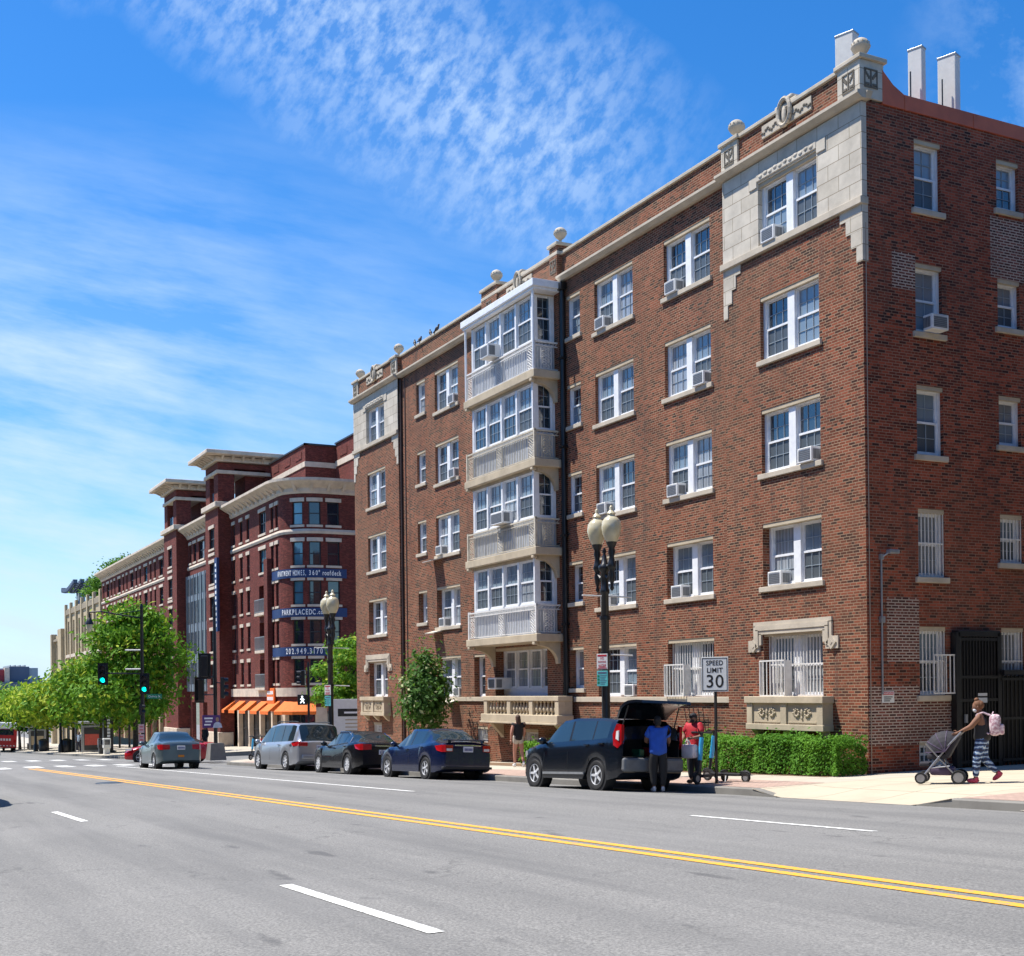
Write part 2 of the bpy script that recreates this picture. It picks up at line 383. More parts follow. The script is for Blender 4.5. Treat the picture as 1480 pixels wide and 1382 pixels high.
def walk_mat(name, c, pave):
    m, nt, b = nodes(name); g = N(nt, 'ShaderNodeNewGeometry'); p = g.outputs['Position']
    br = N(nt, 'ShaderNodeTexBrick', offset=.5 if pave else 0.); nt.links.new(p, br.inputs['Vector'])
    br.inputs['Scale'].default_value = 1; br.inputs['Brick Width'].default_value = .2 if pave else 1.5; br.inputs['Row Height'].default_value = .1 if pave else 1.5
    br.inputs['Mortar Size'].default_value = .007 if pave else .02
    br.inputs['Color1'].default_value = tuple(c)+(1,); br.inputs['Color2'].default_value = tuple(x*(.78 if pave else .93) for x in c)+(1,); br.inputs['Mortar'].default_value = tuple(x*.55 for x in c)+(1,)
    nz = noise(nt, p, .9, 6, .65); col = mix_c(nt, math_n(nt, 'MULTIPLY', ramp(nt, nz, .5, .75), .45), br.outputs['Color'], tuple(x*.62 for x in c))
    col = mix_c(nt, math_n(nt, 'MULTIPLY', ramp(nt, noise(nt, p, 40, 2), .4, .7), .15), col, tuple(x*.6 for x in c))
    nt.links.new(col, b.inputs['Base Color']); b.inputs['Roughness'].default_value = .88
    return m
def mark_mat(name, c):
    m, nt, b = nodes(name); p = pos(nt)
    wear = math_n(nt, 'MULTIPLY', ramp(nt, noise(nt, p, 14, 5, .7), .5, .66), .85)
    nt.links.new(mix_c(nt, wear, c, (.2, .2, .195)), b.inputs['Base Color']); b.inputs['Roughness'].default_value = .7
    return m
M['asphalt'] = asphalt_mat(); M['walk'] = walk_mat('sidewalk_concrete', (.45, .40, .32), False); M['pavers'] = walk_mat('sidewalk_pavers', (.44, .31, .25), True)
M['kerb'] = stone_mat('kerb_stone', (.22, .21, .19)); M['apron'] = walk_mat('driveway_apron', (.48, .415, .31), False)
M['mark_white'] = mark_mat('line_white', (.75, .75, .72)); M['mark_yellow'] = mark_mat('line_yellow', (.76, .36, .025))
M['earth'] = plain('far_ground', (.13, .14, .10), .95, vscale=.02)

XS = [-320, -260, -200, -150, -110, -80, -60, -50, -40, -30, -20, -10, 0, 10, 20, 30, 60]
tag(sheet('ground', [-2500, -200, 0, 200, 900], [-2500, -60, -40, 80, 2500], lambda X, Yp: gz(min(X, 200)) - .75, M['earth']))
sheet('road', XS, [q[0] for q in PR[:-1]] + [0, 20, 80], lambda X, Yp: gz(X) + camber(Yp), M['asphalt'])

def strip(mb, x0, x1, yp, w, off=.006):
    xs = [x0] + [q for q in XS if x0 < q < x1] + [x1]
    ys = [yp-w/2] + [q[0] for q in PR if yp-w/2 < q[0] < yp+w/2] + [yp+w/2]
    for a, b in zip(xs, xs[1:]):
        for c, d in zip(ys, ys[1:]):
            mb.face([(a, W(a, c), gz(a)+camber(c)+off), (b, W(b, c), gz(b)+camber(c)+off), (b, W(b, d), gz(b)+camber(d)+off), (a, W(a, d), gz(a)+camber(d)+off)])
mb = MB()
for a, b in ((10.9, 14.2), (-2.75, .45), (24, 27)): strip(mb, a, b, -17.25, .125)
strip(mb, 6.75, 10.5, -9.78, .11); strip(mb, 20, 23, -9.78, .11); strip(mb, -36, -3.4, -9.75, .12)
for k in range(9): strip(mb, -39.6, -36.8, -18.2 + k*1.32, .62)
for k in range(10): strip(mb, -56.5, -53.6, -18.6 + k*1.32, .62)
tag(mb.build('road_markings', M['mark_white']), kind='structure')
mb = MB()
for d in (-.135, .135): strip(mb, -35.6, 60, -13.3 + d, .13)
tag(mb.build('road_lines', M['mark_yellow']), kind='structure')

# the block with the brick building: rounded corner at the cross street, dropped kerb at the driveway
def ykerb(X):
    if X > -37: return -4.4
    return -.4 - math.sqrt(max(0, 16 - (X+37)**2))
def block(name, Xs, y_in, mat, zfun, back=45, off=0., yk=None):
    mb = MB(); yk = yk or ykerb; n = 8
    vs = []; fs = []
    for X in Xs:
        y0 = yk(X) + y_in
        for t in (0, .06, .13, .25, .4, .6, .8, 1):
            Yp = y0 + (back - y0)*t; vs.append((X, W(X, Yp), zfun(X, Yp) + off))
    for i in range(len(Xs)-1):
        for j in range(n-1): fs.append((i*n+j, (i+1)*n+j, (i+1)*n+j+1, i*n+j+1))
    mb.mesh(vs, fs); return tag(mb.build(name, mat), kind='structure')
wz = lambda X, Yp: gz(X) + .10 + .018*min(Yp + 4.4, 9)
CX_ = [-41 + .25*i for i in range(17)]
block('sidewalk', CX_ + [-30, -20, -10, 0, 1.4], .16, M['walk'], wz)
block('sidewalk', [6.6, 15, 30, 60], .16, M['walk'], wz)
def apron_z(X, Yp):
    t = min(1, max(0, (Yp + 4.4)/1.9)); t = t*t*(3-2*t)
    return (gz(X) - .035)*(1-t) + wz(X, Yp)*t
mb = MB(); vs = []; fs = []
ax = [1.4, 1.8, 2.3, 3.2, 4.1, 5.0, 5.7, 6.15, 6.6]; ay = [-4.42, -4.1, -3.7, -3.3, -2.9, -2.5, -1, 2, 8, 45]
for X in ax:
    e = max(0, 1 - min(abs(X-1.4), abs(X-6.6))/.7)
    for Yp in ay:
        z = apron_z(X, Yp)*(1-e) + wz(X, Yp)*e
        if Yp < -4.4: z = (gz(X)-.045)*(1-e) + (wz(X, -4.4))*e
        vs.append((X, W(X, Yp), z))
n = len(ay)
for i in range(len(ax)-1):
    for j in range(n-1): fs.append((i*n+j, (i+1)*n+j, (i+1)*n+j+1, i*n+j+1))
mb.mesh(vs, fs); tag(mb.build('driveway_path', M['apron']), kind='structure')
def pavers(xs, y0, y1): sheet('brick_path', xs, [y0, y1], wz, M['pavers'], off=.004)
pavers([-36, -20, -10, 0, 1.38], -4.22, -2.5); pavers([6.62, 15, 30, 60], -4.22, -2.2)

def kerb(path, name='kerb'):
    mb = MB()
    prof = [(.0, -.40), (.0, -.02), (.02, .004), (.17, .004), (.17, -.40)]
    rows = []
    for k, (X, Yp) in enumerate(path):
        a = path[max(0, k-1)]; b = path[min(len(path)-1, k+1)]
        dx, dy = b[0]-a[0], b[1]-a[1]; l = math.hypot(dx, dy); nx, ny = -dy/l, dx/l
        rows.append([(X + nx*u, W(X, Yp + ny*u), wz(X, Yp) + h) for u, h in prof])
    for r, s in zip(rows, rows[1:]):
        for i in range(len(prof)-1): mb.face([r[i], s[i], s[i+1], r[i+1]])
    mb.face(rows[0][::-1]); mb.face(rows[-1])
    return tag(mb.build(name, M['kerb']), kind='structure')
arc = [(-37 + 4*math.cos(t), -.4 + 4*math.sin(t)) for t in [-PI/2 - PI/2*k/10 for k in range(11)]]
kerb([(-41, 40), (-41, 10)] + arc[::-1] + [(-30, -4.4), (-20, -4.4), (-10, -4.4), (0, -4.4), (1.4, -4.4)])
kerb([(6.6, -4.4), (15, -4.4), (30, -4.4), (60, -4.4)])
mb = MB()          # kerb ends ramping down into the dropped kerb
for x0, x1 in ((1.4, 2.15), (6.6, 5.85)):
    a = [(x0, W(x0, -4.4), wz(x0, -4.4)+.004), (x0, W(x0, -4.23), wz(x0, -4.23)+.004), (x0, W(x0, -4.4), gz(x0)-.3), (x0, W(x0, -4.23), gz(x0)-.3)]
    c = [(x1, W(x1, -4.43), gz(x1)-.03), (x1, W(x1, -4.2), gz(x1)-.03), (x1, W(x1, -4.43), gz(x1)-.3), (x1, W(x1, -4.2), gz(x1)-.3)]
    mb.face([a[0], a[1], c[1], c[0]]); mb.face([a[0], c[0], c[2], a[2]]); mb.face([a[1], a[3], c[3], c[1]])
tag(mb.build('kerb', M['kerb']), kind='structure')
# far block beyond the cross street
def ykerb2(X):
    if X < -63: return -4.4
    return -.4 - math.sqrt(max(0, 16 - (X+63)**2))
block('sidewalk', [-320, -260, -200, -150, -110, -80, -70] + [-63 + .4*i for i in range(11)], .16, M['walk'], wz, back=12, yk=ykerb2)
arc2 = [(-63 + 4*math.cos(t), -.4 + 4*math.sin(t)) for t in [-PI/2*k/10 for k in range(11)]]
kerb([(-320, -4.4), (-260, -4.4), (-200, -4.4), (-150, -4.4), (-110, -4.4), (-80, -4.4)] + arc2[::-1] + [(-59, 10), (-59, 12)])
# ---------------------------------------------------------------- brick apartment building
def wall(mb, P, s0, s1, z0, z1, holes, depth, mat=0, segs=(), patches=(), pmat=1, rmat=None):
    """masonry face s0..s1 x z0..z1 with openings; P(s) -> x, y, nx, ny (outward)"""
    rmat = mat if rmat is None else rmat
    ss = sorted({round(v, 4) for v in [s0, s1] + [v for h in holes for v in h[:2]] + list(segs) + [v for p in patches for v in p[:2]] if s0 <= v <= s1})
    zs = sorted({round(v, 4) for v in [z0, z1] + [v for h in holes for v in h[2:4]] + [v for p in patches for v in p[2:4]] if z0 <= v <= z1})
    def pt(s, z, d=0.):
        x, y, nx, ny = P(s); return (x - nx*d, y - ny*d, z)
    x, y, nx, ny = P(s0); x2, y2, _, _ = P(s0 + .01)
    flip = (y2-y)*nx - (x2-x)*ny < 0
    def q(a, b, c, d, m): mb.face([a, d, c, b] if flip else [a, b, c, d], m)
    for a, b in zip(ss, ss[1:]):
        for c, d in zip(zs, zs[1:]):
            sm, zm = (a+b)/2, (c+d)/2
            if any(h[0] < sm < h[1] and h[2] < zm < h[3] for h in holes): continue
            m = pmat if any(p[0] < sm < p[1] and p[2] < zm < p[3] for p in patches) else mat
            q(pt(a, c), pt(b, c), pt(b, d), pt(a, d), m)
    for h in holes:
        dp = h[4] if len(h) > 4 else depth
        q(pt(h[0], h[2]), pt(h[0], h[2], dp), pt(h[0], h[3], dp), pt(h[0], h[3]), rmat) if False else None
        q(pt(h[0], h[2], dp), pt(h[0], h[2]), pt(h[0], h[3]), pt(h[0], h[3], dp), rmat) if False else None
        mb.face([pt(h[0], h[2]), pt(h[0], h[3]), pt(h[0], h[3], dp), pt(h[0], h[2], dp)], rmat)
        mb.face([pt(h[1], h[2]), pt(h[1], h[2], dp), pt(h[1], h[3], dp), pt(h[1], h[3])], rmat)
        sub = sorted({h[0], h[1]} | {v for v in ss if h[0] < v < h[1]})
        for a, b in zip(sub, sub[1:]):
            mb.face([pt(a, h[3]), pt(b, h[3]), pt(b, h[3], dp), pt(a, h[3], dp)], rmat)
            mb.face([pt(a, h[2]), pt(a, h[2], dp), pt(b, h[2], dp), pt(b, h[2])], rmat)

BB = thing('brick_building', 'brown brick apartment block with a limestone corner, white windows and stacked glazed porches', 'building', (0, 0, 0))
YM = .14                                   # the main wall stands back of the end bays and the centre bay
ROW = {5: (13.18, 14.82), 4: (10.29, 11.91), 3: (7.41, 9.05), 2: (4.54, 6.15), 1: (1.76, 3.38)}
FL = {5: 'top-floor', 4: 'fourth-floor', 3: 'third-floor', 2: 'second-floor', 1: 'ground-floor'}
def rec(f): return .13 if f >= 3 else .24
COLS = [  # x0, x1, plane, is_small
    (-3.75, -1.51, 0., 0), (-8.3, -6.07, YM, 0), (-12.2, -9.97, YM, 0), (-14.0, -13.11, YM, 1),
    (-24.8, -22.55, YM, 0), (-26.7, -25.8, YM, 1), (-32.2, -29.97, 0., 0)]
def span(f, small):
    a, b = ROW[f]
    return (a + (.27 if small and f > 1 else .26 if small else 0), b)
P0 = lambda s: (s, 0., 0, -1); PM = lambda s: (s, YM, 0, -1); PS = lambda s: (0., s, 1, 0)
ZB = -1.6; ZT = 15.36; ZP = 16.28
front = MB()
h = [(c[0], c[1]) + span(f, c[3]) + (rec(f)+.1,) for c in COLS for f in ROW if c[2] == YM]
bs = [(-21.13, -20.15, .07, .66), (-24.3, -23.2, -.15, .5), (-11.6, -10.6, .1, .62)]
h += [b + (.2,) for b in bs] + [(-21.35, -20.4, 1.76, 3.36, .24)]
wall(front, PM, -28.39, -19.95, ZB, ZT, [q for q in h if -28.4 < q[0] < -19.9], .2)
wall(front, PM, -14.25, -5.25, ZB, ZT, [q for q in h if q[0] > -14.2], .2)
porch_h = [(-19.25, -15.3, 1.78, 3.5, .45), (-17.1, -16.0, .05, .64, .2)]
wall(front, P0, -19.95, -14.25, ZB, ZP, porch_h, .3)
wall(front, P0, -33.88, -28.39, ZB, 13.0, [(-32.2, -29.97) + ROW[f] + (rec(f)+.1,) for f in (1, 2, 3, 4)] + [(-31.76, -30.74, .13, .62, .2)], .2)
wall(front, P0, -5.25, 0., ZB, 13.0, [(-3.75, -1.51) + ROW[f] + (rec(f)+.1,) for f in (1, 2, 3, 4)], .2)
for x, s in ((-28.39, 1), (-14.25, 1), (-5.25, -1), (-19.95, -1)):
    zt = ZP if x in (-14.25, -19.95) else 15.36
    front.face([(x, 0, ZB), (x, YM, ZB), (x, YM, zt), (x, 0, zt)] if s > 0 else [(x, YM, ZB), (x, 0, ZB), (x, 0, zt), (x, YM, zt)])
# parapet
wall(front, PM, -28.39, -19.95, ZT, ZP, [], .2); wall(front, PM, -14.25, -5.25, ZT, ZP, [], .2)
wall(front, P0, -33.88, -28.39, ZT, ZP, [], .2); wall(front, P0, -5.25, 0, ZT, ZP, [], .2)
front.face([(-5.25, 0, ZT), (-5.25, YM, ZT), (-5.25, YM, ZP), (-5.25, 0, ZP)]); front.face([(-28.39, 0, ZT), (-28.39, YM, ZT), (-28.39, YM, ZP), (-28.39, 0, ZP)])
for x0, x1, y in ((-28.39, -19.95, YM), (-14.25, -5.25, YM), (-33.88, -28.39, 0), (-5.25, 0, 0), (-19.95, -14.25, 0)):
    front.face([(x0, y+.32, ZT-.8), (x1, y+.32, ZT-.8), (x1, y+.32, ZP), (x0, y+.32, ZP)])
front.face([(-33.88, 0, ZB), (-33.88, 0, ZP), (-33.88, 18, ZP), (-33.88, 18, ZB)])
front.build('front_wall', [M['brick'], M['brick_repoint']], BB)
side = MB()
SIDE = [(1.60, 2.44, 0), (4.28, 5.04, 1), (8.6, 9.45, 0), (12., 12.85, 0)]
sh = []
for y0, y1, small in SIDE:
    for f in ROW:
        a, b = ROW[f]; sh.append((y0, y1, a + (.42 if small and f > 1 else 0), b, .2))
sh.append((1.56, 2.45, .1, .69, .18))
pt_ = [(.88, 1.60, 11.24, 12.09), (4.05, 6.6, 11.91, 13.4), (.6, 1.60, 2.55, 4.05), (.04, 2.6, .62, 1.70), (.04, 1.58, 1.7, 2.0)]
wall(side, PS, 0., 18., ZB, 15.42, sh, .2, patches=pt_)
side.box(-.34, -.002, .66, 18, 15.3, 15.66)
side.build('side_wall', [M['brick_side'], M['brick_repoint']], BB)
rf = MB(); rf.face([(-33.8, .3, 15.0), (-.1, .3, 15.0), (-.1, 18, 15.0), (-33.8, 18, 15.0)]); rf.face([(-33.88, 18, ZB), (-33.88, 18, 15.4), (0, 18, 15.4), (0, 18, ZB)])
rf.build('roof', M['roofgrey'], BB)

def sash(mb, x0, x1, z0, z1, y, nx, nz, st=.05):
    mb.box(x0, x0+st, y-.02, y+.03, z0, z1); mb.box(x1-st, x1, y-.02, y+.03, z0, z1)
    mb.box(x0+st, x1-st, y-.02, y+.03, z0, z0+st*1.2); mb.box(x0+st, x1-st, y-.02, y+.03, z1-st, z1)
    for i in range(1, nx):
        x = x0+st + (x1-x0-2*st)*i/nx; mb.box(x-.007, x+.007, y-.005, y+.02, z0+st, z1-st, 1)
    for i in range(1, nz):
        z = z0+st + (z1-z0-2*st)*i/nz; mb.box(x0+st, x1-st, y-.004, y+.021, z-.007, z+.007, 1)
def window(parent, x0, x1, z0, z1, y, rc, n=2, lights=(3, 2), panes=(0, 1), sill=True, xf=None, mats=None, mul=.26, sill_h=.13, frame_mat=None, wmat=None):
    """sash window whose opening is x0..x1, z0..z1 in a wall at depth y facing -y; xf turns it for other walls"""
    fm = MB(); yy = y + rc; c = .075
    fm.box(x0, x0+c, yy-.02, yy+.09, z0, z1); fm.box(x1-c, x1, yy-.02, yy+.09, z0, z1)
    fm.box(x0+c, x1-c, yy-.021, yy+.09, z1-c*1.5, z1); fm.box(x0+c, x1-c, yy-.03, yy+.09, z0, z0+.05)
    ux0, ux1 = x0+c, x1-c; k = []
    wd = (ux1-ux0 - mul*(n-1))/n
    for i in range(n):
        a = ux0 + i*(wd+mul); k.append((a, a+wd))
        if i: fm.box(a-mul, a, yy-.055, yy+.09, z0+.05, z1-c*1.5)
    za, zb = z0+.05, z1-c*1.5; zm = (za+zb)/2
    gl = [MB(), MB(), MB(), MB()]
    for i, (a, b) in enumerate(k):
        sash(fm, a, b, zm-.02, zb, yy+.055, *lights); sash(fm, a, b, za, zm+.03, yy+.025, *lights)
        up, lo = panes[i % len(panes)] if isinstance(panes[0], (tuple, list)) else (panes[i % len(panes)],)*2
        gl[up].face([(a, yy+.07, zm), (b, yy+.07, zm), (b, yy+.07, zb), (a, yy+.07, zb)])
        gl[lo].face([(a, yy+.04, za), (b, yy+.04, za), (b, yy+.04, zm), (a, yy+.04, zm)])
    allg = MB()
    for i, g in enumerate(gl): allg.mesh(g.v, g.f, i)
    def T(mb):
        if xf: mb.v = [xf(*p) for p in mb.v]
        return mb
    wo = T(fm).build('window', [wmat or M['white'], M['muntin']], parent)
    T(allg).build('pane', [M['glass'], M['blind'], M['curtain'], M['screen']], wo)
    if sill:
        sm = MB(); sm.bbox(x0-.1, x1+.1, y-.07, y+rc+.02, z0-sill_h, z0+.004, .012); T(sm).build('sill', M['stone'], wo)
    lm = MB(); lm.box(x0-.02, x1+.02, y+.015, y+rc-.03, z1-.10, z1-.003); T(lm).build('lintel', M['concrete'], wo)
    return wo
def bars(parent, x0, x1, z0, z1, y, gap=.12, rails=(0., .5, 1.), xf=None):
    b = MB(); n = max(3, round((x1-x0)/gap))
    for i in range(n+1):
        x = x0 + (x1-x0)*i/n; b.box(x-.011, x+.011, y-.011, y+.011, z0, z1)
    for t in rails:
        z = z0 + (z1-z0)*t; b.box(x0, x1, y-.016, y+.016, z-.018, z+.018)
    if xf: b.v = [xf(*p) for p in b.v]
    return b.build('window_bars', M['white_pipe'], parent)
def side_xf(x, y, z): return (-y, x, z)     # a window modelled facing -y turned to face +x
PN = [((1, 3), (1, 3)), ((0, 3), (1, 1)), ((1, 3), (2, 2)), ((0, 1), (1, 3)), ((2, 2), (1, 3)), ((1, 1), (0, 3)), ((0, 3), (0, 3))]
random.seed(3); win = {}
for ci, (x0, x1, y, small) in enumerate(COLS):
    for f in ROW:
        a, b = span(f, small); rc = rec(f)
        w_ = window(BB, x0, x1, a, b, y, rc, 1 if small else 2, (2, 2) if small else (3, 2), PN[(ci*3 + f*2) % 7], sill=not (f == 1 and not small), mul=.26)
        win[(ci, f)] = w_
        if f == 1 and ci in (0, 1):
            bars(w_, x0+.06, x1-.02, a+.03, b-.05, y+rc-.10)
            bb = bars(w_, x0-.02, x0+.95, a+.02, a+.9, y-.12, .13, (0., 1.))
            wc = MB(); wc.box(x0-.02, x0+0., y-.12, y+.1, a+.02, a+.9); wc.box(x0+.95, x0+.97, y-.12, y+.1, a+.02, a+.9); wc.build_split('window_bars', M['white_pipe'], w_)
for x0, x1, z0, z1 in bs + [(-31.76, -30.74, .13, .62)]:
    y = 0 if x0 < -30 else YM
    w_ = window(BB, x0, x1, z0, z1, y, .15, 1, (3, 1), (0,), sill=False); bars(w_, x0+.03, x1-.03, z0+.01, z1-.02, y+.05, .11, (0., 1.))
w_ = window(BB, -17.1, -16.0, .05, .64, 0, .15, 1, (3, 1), (0,), sill=False); bars(w_, -17.07, -16.03, .06, .62, .05, .11, (0., 1.))
window(BB, -21.35, -20.4, 1.76, 3.36, YM, .24, 1, (2, 2), (0,), sill=False)
for k, (y0, y1, small) in enumerate(SIDE):
    for f in ROW:
        a, b = ROW[f]; a += .42 if small and f > 1 else 0
        w_ = window(BB, y0, y1, a, b, 0., .12, 1, (2, 2), (((2, 3), (1, 0), (2, 2), (1, 3), (2, 1))[(k+f) % 5],), xf=side_xf)
        if f <= 2: bars(w_, y0+.02, y1-.02, a+.03, b-.03, .04, .12, (0., .5, 1.), xf=side_xf)
        if f == 1 and k == 0: bars(w_, y0+.3, y1+.22, a+.05, a+.95, -.16, .12, (0., 1.), xf=side_xf)
w_ = window(BB, 1.56, 2.45, .1, .69, 0, .15, 1, (3, 1), (0,), sill=False, xf=side_xf); bars(w_, 1.6, 2.42, .11, .68, .03, .13, (0., 1.), xf=side_xf)

# stone dressing of the two end bays
def bay_stone(x0, x1, corner):
    p = MB(); wx0, wx1 = (-3.75, -1.51) if corner else (-32.2, -29.97)
    wall(p, lambda s: (s, -.03, 0, -1), x0 + (0 if corner else 0), x1 + (.03 if corner else 0), 13.18, ZT, [(wx0, wx1, 13.18, 14.82, .30)], .3)
    a = x1 + .03 if corner else x1
    if corner: p.face([(a, -.03, 13.18), (a, .12, 13.18), (a, .12, ZT), (a, -.03, ZT)])
    else: p.face([(a, -.03, 13.18), (a, .14, 13.18), (a, .14, ZT), (a, -.03, ZT)])
    p.face([(x0, .0, 13.18), (x0, -.03, 13.18), (x0, -.03, ZT), (x0, .0, ZT)])
    # raised jamb and carved head over the window
    o = p.build('stone_panel', M['ashlar'], BB)
    hd = MB(); hd.bbox(wx0-.02, wx1+.02, -.07, -.028, 14.86, 15.02, .01)
    for k in range(11):
        x = wx0 + .15 + (wx1-wx0-.3)*k/10; hd.ball((x, -.075, 14.95 + (.03 if k % 2 else 0)), (.075, .02, .045), 8, 5)
    for x in (wx0-.34, wx1+.02): hd.bbox(x, x+.32, -.06, -.028, 14.72, 15.02, .01)
    hd.build('carved_head', M['ashlar'], o)
    bl = MB(); e = .06 if corner else 0
    bl.bbox(x0-.06, x1+e, -.10, .05, 13.02, 13.19, .012)
    if corner: bl.bbox(-.05, .06, .05, .14, 13.02, 13.19, .01)
    bl.build('belt_course', M['stone'], BB)
    qn = MB(); w4 = (.73, .53, .36, .18); h4 = (13.02, 12.77, 12.43, 12.08, 11.72)
    for k in range(4):
        for s in ((1, 0) if corner else (1, 0)):
            if s: qn.box(x1-w4[k], x1+(.025 if corner else .0), -.025, .06 if corner else .0, h4[k+1]+.004, h4[k])
            else: qn.box(x0, x0+w4[k], -.025, .0, h4[k+1]+.004, h4[k])
        if corner: qn.box(-.02, .025, .06, .15, h4[k+1]+.004, h4[k])
    qn.build_split('stepped_quoin', M['ashlar'], BB)
    # surround and carved box of the ground-floor window
    s = MB()
    for k, (d, pr) in enumerate(((.0, .05), (.10, .075), (.20, .055))):
        s.box(wx0-.36+d, wx1+.36-d, -pr, .0, 3.64-d*1.0-.10, 3.66-d*1.0)
        for sg, xx in ((1, wx0-.36+d), (-1, wx1+.36-d)):
            s.box(xx, xx + sg*.11, -pr, 0, 2.95 + d*.6, 3.66-d*1.0-.10)
    for xx in (wx0-.36, wx1+.36):
        s.box(xx-.22, xx+.22, -.045, 0., 2.90, 3.20)
        for r_, pr in ((.17, .075), (.11, .05), (.06, .085)):
            s.prism([(xx-r_, 3.05), (xx, 3.05-r_), (xx+r_, 3.05), (xx, 3.05+r_)], lambda a, b, d: (a, d, b), -pr, -.02)
    s.build('window_surround', M['stone'], BB)
    b = MB(); m = (wx0+wx1)/2; l, r_ = wx0-.33, wx1+.33
    b.bbox(l-.05, r_+.05, -.36, .0, 1.60, 1.77, .012); b.bbox(l-.03, r_+.03, -.33, .0, .93, 1.08, .012)
    b.box(l, r_, -.27, 0, 1.08, 1.60)
    for x in (l, m-.11, r_-.22): b.bbox(x, x+.22, -.315, -.26, 1.075, 1.605, .008)
    for x0_, x1_ in ((l+.22, m-.11), (m+.11, r_-.22)):
        b.box(x0_+.04, x1_-.04, -.288, -.26, 1.12, 1.15); c = (x0_+x1_)/2
        for sg in (-1, 1):
            for k in range(11):
                t = k/10*2*PI*1.15; rr = .115 - .006*k
                b.ball((c + sg*(.2 + rr*math.cos(t)), -.285, 1.36 + rr*math.sin(t)), (.034, .03, .034), 6, 4)
        b.ball((c, -.285, 1.38), (.04, .03, .09), 8, 5); b.ball((c, -.285, 1.24), (.03, .025, .05), 6, 4)
    for x in (l+.1, m-.1, r_-.3): b.prism([(-.26, .93), (0, .93), (0, .70), (-.10, .76)], lambda a, z, d: (d, a, z), x, x+.2)
    b.build('carved_window_box', M['concrete'], BB)
bay_stone(-5.25, 0., True); bay_stone(-33.88, -28.39, False)
# cornice, string courses, coping
co_ = MB()
def cornice(x0, x1, y, ret=0.):
    poly = [(y, 15.38), (y-.12, 15.38), (y-.25, 15.47), (y-.25, 15.54), (y-.03, 15.58), (y, 15.58)]
    co_.prism(poly, lambda a, z, d: (d, a, z), x0, x1)
cornice(-33.95, -28.33, 0); cornice(-28.33, -19.95, YM); cornice(-14.25, -5.32, YM); cornice(-5.32, .16, 0)
co_.prism([(0., 15.38), (.14, 15.40), (.22, 15.54), (0, 15.58)], lambda a, z, d: (a, d, z), -.0, .16)
co_.build_split('cornice', M['stone'], BB, tol=.12)
bc = MB(); bc.bbox(-28.3, -19.2, YM-.06, YM+.02, 1.59, 1.75, .01); bc.bbox(-13.7, -5.35, YM-.06, YM+.02, 1.59, 1.75, .01); bc.build_split('string_course', M['stone'], BB)
cp = MB()
for x0, x1, y in ((-28.39, -19.95, YM), (-14.25, -5.25, YM), (-33.95, -28.39, 0), (-5.25, .0, 0)): cp.bbox(x0, x1, y-.07, y+.38, ZP, ZP+.10, .015)
cp.bbox(-20.0, -14.2, -.07, .38, ZP+.0, ZP+.12, .015); cp.build('coping', M['stone'], BB)
def pier(x0, x1, y, zt, orn='stone', yd=.5):
    b = MB(); mt = M['ashlar'] if orn == 'stone' else M['brick']
    b.bbox(x0, x1, y-.06, y+yd, 15.47, zt, .01, 0); b.bbox(x0-.07, x1+.07, y-.12, y+yd+.06, zt, zt+.11, .02, 1)
    m = (x0+x1)/2; pa = []
    s = .2 if orn == 'stone' else .2; zc = 15.93
    fx = [(lambda a, d, z: (m+a, y-.06-d, z))]
    if x1 > -.2 and orn == 'stone': fx.append(lambda a, d, z: (x1+d, y+yd/2-.06+a, z))
    for g in fx:
        def bx(a0, a1, z0, z1, d=.018):
            b.v += []; vs = [g(a, dd, z) for dd in (0, d) for z in (z0, z1) for a in (a0, a1)]
            b.mesh(vs, [(0,1,3,2), (4,5,7,6), (0,1,5,4), (2,3,7,6), (0,2,6,4), (1,3,7,5)], 2)
        for a, z in ((-s, zc-.22), (-s, zc+.19)): bx(-s, s, z, z+.03)
        bx(-s, -s+.03, zc-.2, zc+.2); bx(s-.03, s, zc-.2, zc+.2); bx(-.02, .02, zc-.18, zc+.2)
        for k in (-1, 1):
            for t in range(4): bx(min(k*(.04+.035*t), k*(.08+.035*t)), max(k*(.04+.035*t), k*(.08+.035*t)), zc-.02+.04*t, zc+.05+.04*t)
            bx(min(k*.05, k*.16), max(k*.05, k*.16), zc-.16, zc-.11)
    b.build('parapet_pier', [mt, M['stone'], M['carve']], BB)
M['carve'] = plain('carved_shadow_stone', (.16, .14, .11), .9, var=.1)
def urn(x, y, z, s=.76):
    u = MB(); u.lathe([(r_*s, h_*s) for r_, h_ in ((.13, 0), (.13, .05), (.07, .08), (.06, .13), (.10, .18), (.21, .27), (.27, .37), (.30, .42), (.30, .45), (.27, .46), (.27, .50), (.25, .56), (.20, .63), (.12, .68), (.06, .70), (.02, .72))], (x, y, z), 16)
    for k in range(12):
        t = 2*PI*k/12; u.ball((x+.262*s*math.cos(t), y+.262*s*math.sin(t), z+.52*s), .03*s, 6, 4)
    u.build('urn_finial', M['stone'], BB, smooth=True)
ZU = 16.36
pier(-.72, .03, 0, ZU-.03, yd=.66); urn(-.30, .28, ZU+.11)
pier(-5.25, -4.55, 0, 16.28); urn(-4.9, .2, 16.42)
pier(-33.85, -33.2, 0, 16.28); urn(-33.5, .2, 16.42); pier(-29.05, -28.42, 0, 16.28); urn(-28.73, .2, 16.42)
pier(-14.75, -14.22, 0, 16.58, 'brick'); urn(-14.45, .2, 16.73, .76); pier(-19.97, -18.7, 0, 16.60, 'brick'); urn(-19.2, .2, 16.75, .76)
